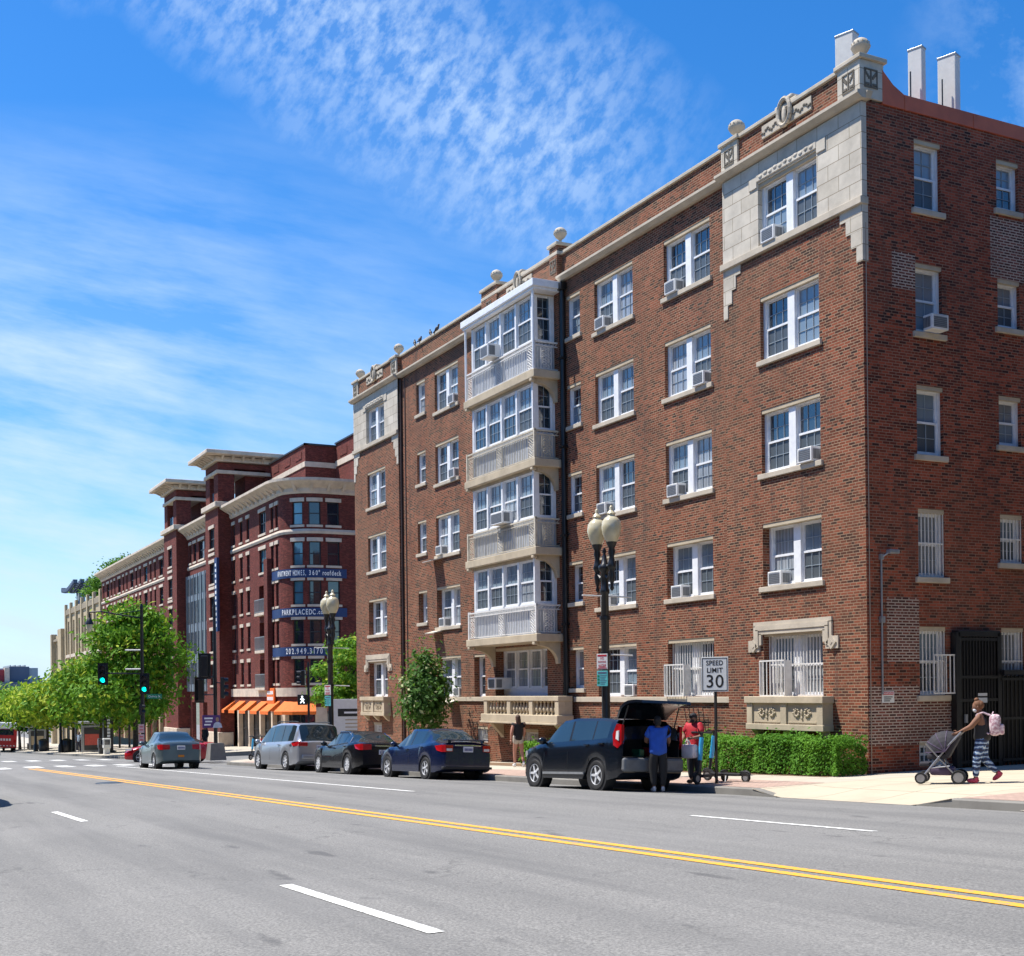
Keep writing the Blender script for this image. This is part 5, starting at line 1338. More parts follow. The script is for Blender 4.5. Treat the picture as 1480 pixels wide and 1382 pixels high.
b = MB(); b.bbox(1.86, 1.93, .28, .48, .905, .935, .01); b.build('bonnet_badge', M['chrome'], t)
place(t, -2.9, -5.4, -.04)
# red bus at the far left
t = thing('city_bus', 'red and white city bus at the left edge by the bus shelters', 'bus')
b = MB(); b.bbox(-6, 6, -1.28, 1.28, .45, 2.35, .08); b.build('lower_body', M['bus_red'], t)
b = MB(); b.bbox(-5.98, 5.98, -1.26, 1.26, 2.35, 3.05, .15); b.build('roof', M['white'], t)
b = MB(); b.box(-6.02, -5.99, -.95, .95, 1.75, 2.3); b.build('rear_window', M['tint'], t)
b = MB()
for k in range(7): b.box(-6.015, -5.99, -1.1+.32*k, -.95+.32*k, .62, .72)
for k in range(5): b.box(-6.02, -5.99, -.7+.27*k, -.52+.27*k, 1.18, 1.4)
b.build('rear_marking', M['sign_white'], t)
for k in range(6):
    for s in (1, -1):
        b = MB(); b.box(-5.4+1.8*k, -3.8+1.8*k, s*1.275, s*1.295, 1.45, 2.3); b.build('side_window', M['tint'], t)
for x in (-3.6, 3.6):
    for s in (1, -1): wheel(t, x, s*1.14, .48, 6, s)
for s in (1, -1):
    b = MB(); b.bbox(-6.03, -5.98, min(s*.98, s*1.2), max(s*.98, s*1.2), 1.0, 1.3, .01); b.build('tail_light', M['red_lens'], t)
place(t, -122., -5.5)
# ---------------------------------------------------------------- street furniture
def ground_at(X, Y): return walk_z(X, Y)
def twin_lamp(X, Y, label):
    t = thing('street_lamp', label, 'street lamp', (X, Y, ground_at(X, Y)), 0, 'twin-globe street lamps')
    b = MB()
    b.lathe([(.26, 0), (.26, .12), (.22, .18), (.21, .75), (.17, .85), (.15, .95), (.108, 1.05), (.098, 4.6), (.12, 4.62), (.12, 4.70), (.095, 4.75), (.095, 5.15), (.15, 5.2), (.15, 5.3), (.08, 5.36), (.05, 5.55), (.03, 5.6), (.055, 5.66), (.02, 5.75)], (0, 0, 0), 14)
    for z in (3.05, 3.95): b.lathe([(.13, z), (.135, z+.05), (.13, z+.1)], (0, 0, 0), 12)
    b.build('pole', M['black'], t, smooth=True, angle=50)
    a = Vector((1, .03, 0)).normalized()        # the arm carrying the two globes
    for s in (1, -1):
        p = a*s*.33
        b = MB(); b.path([(0, 0, 5.1), tuple(p*.5 + Vector((0, 0, 4.98))), tuple(p*.95 + Vector((0, 0, 5.12))), tuple(p + Vector((0, 0, 5.28)))], .045, 7); b.path([(0, 0, 5.28), tuple(p + Vector((0, 0, 5.28)))], .05, 6)
        b.lathe([(.02, 4.66), (.055, 4.72), (.03, 4.8), (.06, 4.9), (.085, 5.05), (.06, 5.15), (.09, 5.22), (.11, 5.28), (.08, 5.36), (.06, 5.5), (.09, 5.62), (.07, 5.7), (.12, 5.8), (.135, 5.86)], p, 12)
        o = b.build('arm', M['black'], t, smooth=True, angle=50)
        g = MB(); g.lathe([(.13, 5.86), (.17, 5.93), (.225, 6.06), (.25, 6.20), (.23, 6.36), (.16, 6.46), (.10, 6.49), (.09, 6.53), (.115, 6.56), (.07, 6.62), (.035, 6.66), (.05, 6.71), (.015, 6.76)], p, 16); g.build('globe', M['globe'], t, smooth=True, angle=60)
    r = MB(); v = Vector((.1, 1, 0)).normalized()
    for z, l0, l1 in ((4.58-.02, -.62, .75), (3.1, -.0, .75)): r.tube(v*l0 + Vector((0, 0, z)), v*l1 + Vector((0, 0, z-.03)), .018)
    r.build('banner_rod', M['white_pipe'], t)
    return t
def parking_signs(t):
    n = Vector((.47, -.88, 0)).normalized(); xd = Vector((.88, .47, 0))
    for z, m, nm in ((2.92, 'sign_white', 'parking_sign'), (2.50, 'sign_teal', 'payment_sign')):
        Mx = frame(tuple(n*.16 + Vector((0, 0, z))), xd, (0, 0, 1))
        b = MB(); b.bbox(-.155, .155, -.19, .19, -.008, .008, .006, 0, Mx); o = b.build(nm, M[m], t)
        b = MB()
        if nm == 'parking_sign':
            b.box(-.13, .13, .125, .17, .008, .011, 0, Mx); b.box(-.13, .13, -.17, -.15, .008, .011, 0, Mx); b.build('sign_band', M['sign_red'], o)
            for k, w_ in enumerate(('NO', 'PARKING', 'ANYTIME')): text('sign_text', w_, .075 if k else .09, M['sign_red'], o, Mx @ Matrix.Translation((0, .075-.085*k, .009)), .002, xscale=.72)
            b = MB(); b.box(-.09, .09, -.135, -.12, .008, .011, 0, Mx); b.build('sign_arrow', M['sign_red'], o)
        else:
            b.ball((0, 0, 0), .001, 4, 2, 0, Mx)
            b = MB()
            for k in range(3): b.box(-.14, -.08, .03-.08*k, .085-.08*k, .008, .011, 0, Mx)
            b.build('sign_symbol', M['sign_green'], o); b = MB()
            for k in range(6): b.box(-.06, .13-.03*(k % 3), .07-.042*k, .082-.042*k, .008, .011, 0, Mx)
            b.box(-.12, .12, .12, .165, .008, .011, 0, Mx); b.build('sign_text', M['slate'], o)
t = twin_lamp(-4.9, -4.01, 'tall black twin-globe lamp with parking signs rising beside the open hatchback'); parking_signs(t)
t = twin_lamp(-24.63, -4.44, 'black twin-globe lamp rising behind the silver minivan, before the red building'); parking_signs(t)
# speed limit sign
t = thing('speed_limit_sign', 'white SPEED LIMIT 30 sign on a dark post by the scooters', 'road sign', (-.6, -3.81, ground_at(-.6, -3.81)))
b = MB(); b.box(-.028, .028, -.02, .02, -.05, 2.75); b.build('post', plain('dark_post', (.035, .032, .03), .6, .5), t)
n = Vector((.58, -.81, 0)).normalized(); xd = Vector((.81, .58, 0)).normalized(); Mx = frame(tuple(n*.035 + Vector((-.0, 0, 2.40))), xd, (0, 0, 1))
b = MB(); b.bbox(-.305, .305, -.38, .38, -.006, .006, .005, 0, Mx); sp = b.build('sign_board', M['sign_white'], t)
b = MB()
for x0, x1, y0, y1 in ((-.285, .285, .345, .36), (-.285, .285, -.36, -.345), (-.285, -.27, -.36, .36), (.27, .285, -.36, .36)): b.box(x0, x1, y0, y1, .006, .009, 0, Mx)
b.build('sign_border', M['ink'], sp)
for w_, y, s_, xs in (('SPEED', .245, .15, .92), ('LIMIT', .085, .15, .98), ('30', -.165, .40, 1.02)): text('sign_text', w_, s_, M['ink'], sp, Mx @ Matrix.Translation((0, y, .0065)), .002, xscale=xs, bold=.003, space=1.06)
# dockless scooters
def scooter(X, Y, rz, label, col='scooter_blue'):
    t = thing('electric_scooter', label, 'scooter', (X, Y, ground_at(X, Y) + .004), rz, 'electric scooters on the sidewalk')
    b = MB(); b.bbox(-.45, .38, -.085, .085, .14, .20, .02); b.bbox(-.62, -.42, -.03, .03, .14, .26, .02); b.build('deck', M['dk'], t)
    b = MB(); b.tube((.47, 0, .22), (.38, 0, .62), .035); b.tube((.36, 0, .17), (.50, 0, .28), .04); b.tube((.38, 0, .62), (.31, 0, 1.12), .03); b.build('stem', M['dk'], t)
    b = MB(); b.tube((.40, 0, .52), (.325, 0, 1.02), .052, None, 10); b.build('stem_sleeve', M[col], t)
    b = MB(); b.tube((.31, -.27, 1.13), (.31, .27, 1.13), .018); b.tube((.31, -.27, 1.13), (.31, -.14, 1.13), .026); b.tube((.31, .27, 1.13), (.31, .14, 1.13), .026); b.tube((.33, -.06, 1.13), (.37, -.06, 1.22), .012); b.build('handlebar', M['black'], t)
    for x, r_ in ((.52, .125), (-.56, .115)):
        b = MB(); mx = Matrix.Translation((x, 0, r_)) @ Matrix.Rotation(PI/2, 4, 'X'); b.lathe([(r_*.6, -.03), (r_*.9, -.035), (r_, -.015), (r_, .015), (r_*.9, .035), (r_*.6, .03)], (0, 0, 0), 18, 0, Matrix.Rotation(PI/2, 4, 'X'), False); b.v = [(p[0]+x, p[1], p[2]+r_) for p in b.v]; w_ = b.build('wheel', M['tyre'], t, smooth=True)
        h = MB(); h.lathe([(.001, -.025), (r_*.62, -.025), (r_*.62, .025), (.001, .025)], (x, 0, r_), 12, 0, Matrix.Rotation(PI/2, 4, 'X')); h.build('hub', M['grey'], w_)
        f = MB(); f.path([(x + (r_+.025)*math.cos(a), 0, r_ + (r_+.025)*math.sin(a)) for a in [PI*.15 + PI*.7*k/6 for k in range(7)]], .022, 6); f.build('mudguard', M['dk'], t)
    b = MB(); b.tube((-.05, .05, .16), (-.12, .17, 0.01), .012); b.build('kickstand', M['grey'], t)
    return t
M['dk'] = plain('scooter_black', (.025, .026, .028), .4); M['scooter_blue'] = plain('scooter_blue', (.05, .42, .75), .35, coat=.5); M['scooter_red'] = plain('scooter_red', (.45, .04, .04), .35)
scooter(-.95, -3.72, math.radians(-70), 'blue-stemmed scooter facing the road just left of the speed-sign post')
scooter(-1.02, -3.25, math.radians(195), 'blue-stemmed scooter seen side-on, its deck reaching right behind the post')
scooter(-38.6, -3.4, math.radians(-60), 'blue-sleeved scooter parked at the corner ahead of the silver minivan')
scooter(-38.0, -3.1, math.radians(-75), 'red-sleeved scooter at the corner, nearest the silver minivan', 'scooter_red')
# traffic signals
M['go'] = glow('signal_green', (.0, .95, .72), 2.6); M['off'] = plain('signal_off', (.03, .02, .02), .3); M['walk_man'] = glow('walk_white', (.8, .9, 1.), 1.6)
def signal_head(t, x, y, z, face, lit=None, n=3, s=.3, plate=True):
    f = Vector(face).normalized(); xd = Vector((-f.y, f.x, 0)); Mx = frame((x, y, z), xd, (0, 0, 1)); h = s*1.18*n/2
    b = MB(); b.bbox(-s*.6, s*.6, -h, h, -.18, 0, .03, 0, Mx)
    if plate: b.box(-s*1.0, s*1.0, -h-.12, h+.12, -.03, -.015, 0, Mx)
    o = b.build('signal_head', M['black'], t)
    for k in range(n):
        zc = h - s*1.18*(k+.5)
        l = MB(); l.lathe([(s*.44, .0), (s*.40, .03), (.001, .045)], (0, 0, 0), 14); l.v = [tuple(Mx @ Vector((p[0], p[1]+zc, p[2]))) for p in l.v]; l.build('signal_lens', M['go'] if lit == k else M['off'], o, smooth=True)
        v = MB(); v.mesh([Mx @ Vector((s*.48*math.cos(a), zc + s*.48*math.sin(a), d)) for d in (0, .2) for a in [PI*(-.15+1.3*j/10) for j in range(11)]], [(j, j+1, 12+j, 11+j) for j in range(10)]); v.build('visor', M['black'], o)
CAMD = (.89, -.45, 0)
t = thing('traffic_signal', 'black pole on a concrete base with signals and a purple poster, by the grey sedan', 'traffic signal', (-42.04, -4.62, ground_at(-42.04, -4.62)))
b = MB(); b.lathe([(.10, 0), (.095, 3), (.075, 7.2), (.05, 7.3)], (0, 0, .6), 10); b.build('pole', M['black'], t, smooth=True)
b = MB(); b.prism([(-.5, 0), (.5, 0), (.36, .85), (-.36, .85)], lambda a, z, d: (a, d, z), -.42, .42); b.v = [(p[0], p[1]*(1-.25*p[2]), p[2]) for p in b.v]; b.build('concrete_base', M['kerb'], t)
signal_head(t, -.22, -.45, 4.75, (-.9, .45, 0)); signal_head(t, -.40, -.72, 3.55, (-.9, -.4, 0)); signal_head(t, .2, .42, 3.65, (.3, .95, 0), plate=False)
b = MB(); b.tube((0, 0, 4.2), (-.22, -.42, 4.2), .03); b.tube((0, 0, 3.9), (.2, .4, 3.9), .03); b.tube((0, 0, 3.3), (-.4, -.7, 3.3), .03); b.build('bracket', M['black'], t)
t = thing('poster', 'purple poster with a man in a white shirt, tied to the signal pole', 'poster', (-42.04+.1, -4.62-.14, ground_at(-42.04, -4.62) + 1.95))
Mx = frame((0, 0, 0), (.45, .89, 0), (0, 0, 1)); b = MB(); b.bbox(-.55, .35, -.32, .32, -.02, .02, .01, 0, Mx); b.build('board', M['purple'], t)
b = MB()
for k, (x0, x1) in enumerate(((-.45, -.02), (-.40, -.05), (-.45, -.12))): b.box(x0, x1, .12-.16*k, .20-.16*k, .02, .025, 0, Mx)
b.build('lettering', M['letter'], t)
b = MB(); b.prism([(-.02, -.32), (.05, -.1), (.16, -.03), (.27, -.03), (.40, -.1), (.46, -.32)], lambda a, z, d: Mx @ Vector((a, z, d)), .02, .035); b.build('shirt_print', plain('shirt_pale', (.55, .6, .72), .6), t)
b = MB(); b.prism([(.215 + .085*math.cos(a), .1 + .12*math.sin(a)) for a in [2*PI*k/12 for k in range(12)]], lambda a, z, d: Mx @ Vector((a, z, d)), .02, .036); b.build('face_print', plain('face_print', (.42, .25, .17), .6), t)
t = thing('traffic_signal', 'mast pole with two lit green signals among the street trees', 'traffic signal', (-63.27, -4.19, ground_at(-63.27, -4.19)))
b = MB(); b.lathe([(.2, 0), (.16, .5), (.13, 3), (.10, 9.6), (.12, 9.7), (.06, 9.95)], (0, 0, 0), 10); b.build('pole', M['black'], t, smooth=True)
b = MB(); b.path([(0, 0, 9.0), (-.5, -1.2, 9.2), (-1.0, -2.4, 9.45), (-1.25, -3.1, 9.4)], .05, 7); b.path([(0, 0, 9.5), (-.6, -1.3, 9.3)], .03, 5); b.tube((-1.25, -3.1, 9.4), (-1.25, -3.1, 8.9), .05); b.lathe([(.06, .45), (.16, .3), (.24, .12), (.26, .0)], (-1.25, -3.1, 8.6), 12); b.build('lamp_arm', M['black'], t, smooth=True)
b = MB(); b.lathe([(.20, .0), (.2, -.15), (.14, -.4), (.04, -.5)], (-1.25, -3.1, 8.6), 12); b.build('lamp_globe', M['globe'], t, smooth=True)
b = MB(); b.tube((0, 0, 5.35), (-.95, -2.4, 5.4), .05); b.build('signal_arm', M['black'], t)
signal_head(t, -.90, -2.35, 5.35, CAMD, 2, s=.34); signal_head(t, .18, .10, 4.7, CAMD, 2, s=.32)
b = MB(); b.tube((0, 0, 6.9), (-.4, -1.0, 6.9), .05); b.tube((0, 0, 5.65), (-.4, -1.0, 5.65), .05); b.build('banner_rod', M['white_pipe'], t)
Mx = frame((.35, .35, 3.85), (.45, .89, 0), (0, 0, 1)); b = MB(); b.bbox(-.15, .85, -.16, .16, -.015, .015, .005, 0, Mx); o = b.build('street_name_sign', M['sign_green'], t); text('sign_text', 'Quincy St', .2, M['letter'], o, Mx @ Matrix.Translation((.35, 0, .017)), .002)
for z in (1.1, 1.75):
    Mx = frame((.12, -.12, z), (.45, .89, 0), (0, 0, 1)); b = MB(); b.bbox(-.18, .18, -.28, .28, -.01, .01, .005, 0, Mx); o = b.build('parking_sign', plain('sign_pink', (.6, .4, .42), .5) if 'sign_pink' not in bpy.data.materials else bpy.data.materials['sign_pink'], t)
    b = MB(); b.box(-.12, .12, .08, .14, .01, .014, 0, Mx); b.box(-.12, .12, -.12, -.06, .01, .014, 0, Mx); b.build('sign_text', M['sign_red'], o)
signal_head(t, .1, -.05, 3.0, (.3, .95, 0), None, 2, .3, False)
t = thing('pedestrian_signal', 'slim pole with a white walking-man signal in front of the orange awnings', 'pedestrian signal', (-34.17, -2.25, ground_at(-34.17, -2.25)))
b = MB(); b.lathe([(.09, 0), (.06, .4), (.055, 4.4), (.02, 4.5)], (0, 0, 0), 8); b.build('pole', M['black'], t, smooth=True)
signal_head(t, -.12, -.30, 3.75, (-.5, -.9, 0), None, 3, .2, False); b = MB(); b.tube((0, 0, 3.9), (-.1, -.28, 3.9), .025); b.tube((0, 0, 2.75), (-.1, -.28, 2.75), .025); b.build('bracket', M['black'], t)
Mx = frame((-.02, -.30, 2.75), (.45, .89, 0), (0, 0, 1)); b = MB(); b.bbox(-.22, .22, -.24, .24, -.12, 0, .02, 0, Mx); o = b.build('walk_signal_head', M['black'], t)
b = MB()
for p0, p1 in (((0, .08), (.02, -.03)), ((.02, -.03), (.09, -.16)), ((.01, -.03), (-.08, -.15)), ((0, .06), (.09, -.0)), ((0, .06), (-.08, .01))): b.tube(Mx @ Vector((p0[0], p0[1], .01)), Mx @ Vector((p1[0], p1[1], .01)), .022)
b.ball(Mx @ Vector((0, .14, .01)), .04); b.build('walking_man', M['walk_man'], o)
# single-globe lamps receding along the kerb
for (X, Y), lb in (((-90.54, -5.79), 'single-globe black lamp nearest among the lime trees, by the litter bin'), ((-105.27, -6.12), 'single-globe black lamp in the middle of the lime trees'), ((-121.71, -6.48), 'single-globe black lamp beside the red bus')):
    t = thing('globe_lamp', lb, 'street lamp', (X, Y, ground_at(X, Y)), 0, 'single-globe lamps along the far kerb')
    b = MB(); b.lathe([(.22, 0), (.2, .6), (.12, .8), (.1, 4.5), (.15, 4.6), (.12, 4.8)], (0, 0, 0), 10); b.build('pole', M['black'], t, smooth=True)
    b = MB(); b.lathe([(.15, 4.8), (.28, 5.05), (.3, 5.3), (.24, 5.55), (.08, 5.65), (.06, 5.8), (.01, 5.85)], (0, 0, 0), 12); b.build('globe', M['globe'], t, smooth=True)
# bus shelters
def shelter(X0, X1, Yp, label, red):
    X = (X0+X1)/2; Y = W(X, Yp); t = thing('bus_shelter', label, 'bus shelter', (X, Y, ground_at(X, Y)), 0, 'bus shelters beyond the intersection'); l = (X1-X0)/2
    b = MB(); b.bbox(-l, l, -.2, 1.6, 2.5, 2.66, .03); b.build('roof', M['grey'], t)
    for x in (-l+.1, -l/3, l/3, l-.1):
        for y in (-.1, 1.5): b = MB(); b.box(x-.05, x+.05, y-.05, y+.05, -.3, 2.5); b.build('post', M['grey'], t)
    b = MB()
    for x0, x1 in ((-l+.2, -l/3-.1), (-l/3+.1, l/3-.1), (l/3+.1, l-.2)): b.box(x0, x1, 1.48, 1.52, .3, 2.4)
    b.build('glass_panel', M['shelter'], t)
    b = MB(); b.bbox(l-.12, l-.0, -.1, 1.5, .2, 2.35, .02); o = b.build('advert_case', M['grey'], t)
    b = MB(); b.box(l, l+.015, .05, 1.35, .35, 2.2); b.build('advert', M['darkframe'], o)
    b = MB(); b.box(l+.015, l+.02, .1, 1.3, .75, 1.65); b.build('advert_print', plain('advert_red', (.55, .09, .07), .5) if red else M['tan'], o)
    b = MB(); b.bbox(-l+1, l-1.4, 1.0, 1.4, .42, .48, .01); b.box(-l+1.2, -l+1.3, 1.05, 1.35, -.2, .42); b.box(l-1.7, l-1.6, 1.05, 1.35, -.2, .42); b.build('bench', M['black'], t)
M['shelter'] = glass_mat('shelter_glass', (.22, .26, .26), .1, .4)
shelter(-97, -86, -2.6, 'near bus shelter with a red poster on its end panel', True)
shelter(-131, -117, -2.6, 'distant bus shelter behind the red bus, half hidden by trees', False)
def bin_(X, Yp, label):
    Y = W(X, Yp); t = thing('litter_bin', label, 'litter bin', (X, Y, ground_at(X, Y)), 0, 'black litter bins')
    b = MB(); b.lathe([(.36, 0), (.40, .1), (.42, .95), (.38, 1.0)], (0, 0, 0), 14); b.build('bin', M['black'], t, smooth=True); b = MB(); b.lathe([(.44, .98), (.44, 1.04), (.25, 1.15), (.01, 1.2)], (0, 0, 0), 14); b.build('lid', M['black'], t)
bin_(-90.6, -3.3, 'black litter bin in front of the near bus shelter'); bin_(-104, -3.3, 'black litter bin under the trees left of the near bus shelter')
t = thing('station_pylon', 'tall dark station pylon with white upright lettering beside the near shelter', 'pylon', (-78.04, -4.0, ground_at(-78.04, -4.)))
b = MB(); b.bbox(-.35, .35, -.35, .35, -.2, 3.0, .03); b.bbox(-.55, .55, -.55, .55, -.2, .15, .03); b.build('post', M['black'], t); b = MB()
for k in range(9): b.box(.351, .36, -.1, .12, .75+.24*k, .92+.24*k)
b.build('lettering', M['letter'], t)
t = thing('station_canopy', 'dark sloping canopy over the station entrance behind the near shelter', 'canopy', (-104, -.6, ground_at(-104, -.6)))
b = MB(); b.prism([(-3, 3.4), (1.5, 4.6), (3.2, 3.6), (3, 3.3), (1.4, 4.2), (-3, 3.1)], lambda a, z, d: (d, a, z), -3, 3); b.build('roof', plain('canopy_grey', (.08, .085, .09), .35), t)
for x in (-2.6, 2.6):
    for y in (-2.4, 2.4): b = MB(); b.tube((x, y, -.3), (x, y, 3.3), .1); b.build('post', M['black'], t)
for (X, Yp), m_, lb in (((-72.5, -3.4), 'sign_white', 'white newspaper box at the kerb left of the red coupe'), ((-75, -3.3), 'darkframe', 'dark newspaper box beside the station pylon')):
    Y = W(X, Yp); t = thing('newspaper_box', lb, 'newspaper box', (X, Y, ground_at(X, Y)))
    b = MB(); b.bbox(-.28, .28, -.25, .25, .45, 1.15, .03); b.box(-.2, .2, -.2, .2, .0, .45); b.build('case', M[m_], t); b = MB(); b.box(-.2, .2, -.26, -.25, .7, 1.05); b.box(.28, .285, -.18, .18, .7, 1.05); b.build('window', M['tint'], t)
# estate board on the corner lot
t = thing('notice_board', 'large white notice board with small print standing past the brick building', 'sign board', (-44.3, 3.2, ground_at(-44.3, 3.2)))
Mx = frame((0, 0, 1.75), (.45, .89, 0), (0, 0, 1)); b = MB(); b.bbox(-.75, 1.9, -1.2, 1.15, -.06, .06, .01, 0, Mx); o = b.build('board', M['sign_white'], t)
b = MB(); b.box(-.5, 1.9, .2, .62, .06, .07, 0, Mx); b.build('print_band', M['black'], o); b = MB(); b.box(-.15, 1.8, .36, .46, .07, .075, 0, Mx)
b.build('lettering', M['letter'], o); b = MB()
for k in range(4): b.box(-.1, 1.5+.1*(k % 2), -.02-.2*k, .04-.2*k, .06, .066, 0, Mx)
b.build('lettering', M['tan'], o)
for x in (-.6, 1.7): b = MB(); p = Mx @ Vector((x, 0, -.1)); b.box(p.x-.05, p.x+.05, p.y-.05, p.y+.05, -.3, 2.5); b.build('post', M['sign_white'], t)
# warning sign on the side wall, gate by the side door
t = thing('warning_sign', 'small white warning sign with a red header on the side wall', 'sign', (.0, .6, 1.74))
b = MB(); b.bbox(.004, .02, -.185, .185, -.135, .135, .004); o = b.build('board', M['sign_white'], t); b = MB(); b.box(.02, .024, -.165, .165, .05, .12); b.build('header', M['sign_red'], o)
Mx = frame((.0205, 0, .085), (0, 1, 0), (0, 0, 1)); text('header_text', 'WARNING', .07, M['letter'], o, Mx @ Matrix.Translation((0, 0, .003)), .002)
b = MB()
for k in range(3): b.box(.02, .023, -.13, .13-.04*k, -.01-.045*k, .012-.045*k)
b.build('lettering', M['ink'], o)
t = thing('metal_gate', 'tall black metal gate enclosure against the shaded side wall', 'gate', (.0, 4.0, .05))
X1 = .22
b = MB()
for y in (-1.38, -.02): b.bbox(.04, X1, y-.07, y+.07, -.05, 3.2, .01)
b.bbox(.04, X1, -1.38, 0, 3.1, 3.24, .01); b.build('gate_frame', M['black'], t)
b = MB(); b.bbox(X1-.1, X1-.05, -1.31, -.09, .02, 3.1, .005)
for k in range(13): b.box(X1-.045, X1-.02, -1.29+.1*k, -1.26+.1*k, .02, 3.1)
for z in (.08, 1.55, 2.1, 3.0): b.box(X1-.05, X1-.01, -1.31, -.09, z, z+.07)
o = b.build('gate_leaf', M['black'], t); b = MB(); b.box(X1-.012, X1-.006, -.75, -.45, 1.52, 1.64); b.box(X1-.012, X1-.006, -.75, -.45, 1.68, 1.75); b.build('notice', M['sign_white'], o); b = MB(); b.box(X1-.02, X1+.02, -1.2, -1.12, 1.05, 1.25); b.build('handle', M['grey'], o)
b = MB(); b.bbox(.02, .34, .0, 5.5, 2.18, 2.30, .01); b.build('canopy', M['black'], t)
b = MB()
for k in range(38): b.box(.20, .23, .06+.14*k, .09+.14*k, .0, 2.2)
for z in (.1, 1.1, 2.05): b.box(.19, .24, .02, 5.4, z, z+.06)
b.build('side_fence', M['black'], t); b = MB(); b.box(.05, .08, .04, 5.4, .05, 2.16); b.build('fence_shade_panel', M['black'], t)  # black panel stands in for the deep shade behind the fence
# rooftop antennas and pigeons
for x, y, z0, z1, w_, lb in ((-2.45, 1.8, 15.2, 18.4, .5, 'tall white box antenna rising behind the corner urn'), (-.6, 2.32, 15.2, 17.32, .36, 'slimmer white box antenna over the shaded side wall, nearest the corner urn'), (-.6, 3.37, 15.2, 17.35, .46, 'wider white box antenna over the shaded side wall, farther from the corner urn'), (-20.8, 1.2, 15.2, 17.3, .34, 'taller grey box antenna left of the centre parapet'), (-21.5, 1.2, 15.2, 16.98, .28, 'shorter grey box antenna left of the centre parapet')):
    if not lb: continue
    t = thing('roof_antenna', lb, 'antenna', (x, y, z0), math.radians(20), 'box antennas on the brick roof')
    b = MB(); b.bbox(-w_/2, w_/2, -w_*.3, w_*.3, .55, z1-z0, .02); b.build('radome', M['antenna'], t); b = MB(); b.tube((0, .2, 0), (0, .2, z1-z0-.3), .035); b.build('mast', M['grey'], t); b = MB(); b.tube((0, .2, 1.2), (0, 0, 1.2), .03); b.build('bracket', M['grey'], t); b = MB(); b.tube((-.05, -w_*.3-.13, .3), (-.05, -w_*.3-.13, (z1-z0)*.72), .018); b.tube((-.05, -w_*.3-.13, .9), (0, 0, .9), .015); b.build('whip_aerial', M['black'], t); b = MB(); b.bbox(-w_/2-.01, w_/2+.01, -w_*.3-.01, w_*.3+.01, z1-z0-.03, z1-z0+.02, .008); b.build('cap', M['grey'], t)
def pigeon(x, rz, label):
    t = MB(); t.ball((0, 0, .12), (.13, .07, .075), 10, 7, 0, Matrix.Rotation(math.radians(-38), 4, 'Y')); t.ball((.10, 0, .25), (.042, .036, .042), 8, 6); t.tube((.06, 0, .16), (.10, 0, .25), .045, .033); t.tube((.135, 0, .25), (.165, 0, .24), .012, .004); t.tube((-.09, 0, .05), (-.2, 0, -.02), .04, .025)
    for s in (1, -1): t.tube((0, s*.025, .07), (.01, s*.025, 0), .008)
    o = t.build('pigeon', M['slate_bird'], None, smooth=True); o.location = (x, .12, 16.38); o.rotation_euler = (0, 0, rz); tag(o, label, 'pigeon', 'pigeons along the parapet')
M['slate_bird'] = plain('pigeon_slate', (.035, .037, .045), .6)
for x, rz, lb in ((-26.75, 2.8, 'dark pigeon on the parapet, leftmost of four'), (-26.2, 2.2, 'dark pigeon on the parapet, second from the left'), (-25.1, 2.9, 'dark pigeon on the parapet, third from the left'), (-24.45, .4, 'dark pigeon on the parapet, nearest the antennas')): pigeon(x, rz, lb)
# iron drain lid in the road
t = MB(); Xd, Yd = -15.3, W(-15.3, -13.9); t.lathe([(.4, 0), (.38, .012), (.001, .012)], (0, 0, 0), 20); o = t.build('manhole_cover', M['darkframe'], None); o.location = (Xd, Yd, road_z(Xd, Yd)+.003); tag(o, 'round iron manhole cover beside the yellow centre lines', 'manhole cover')

for x, yp, col, lb in ((9.2, -4.75, (.6, .12, .12), 'pink paper scrap in the gutter right of the driveway'), (9.9, -4.7, (.7, .68, .6), 'pale paper scrap in the gutter, farther right'), (8.4, -4.72, (.55, .5, .4), 'tan paper scrap in the gutter, nearest the driveway')):
    b = MB(); y = W(x, yp); rr = random.Random(int(x*10)); pts = [(-.10, -.05), (.02, -.07), (.11, -.03), (.08, .05), (-.03, .06)]
    top = [(p[0], p[1], .012+.03*rr.random()) for p in pts]; b.face(top); b.face([(p[0], p[1], p[2]-.006) for p in top][::-1])
    o = b.build('paper_scrap', plain('scrap%d' % int(x*10), col, .8), None); o.location = (x, y, road_z(x, y)+.004); tag(o, lb, 'litter', 'paper scraps in the gutter')
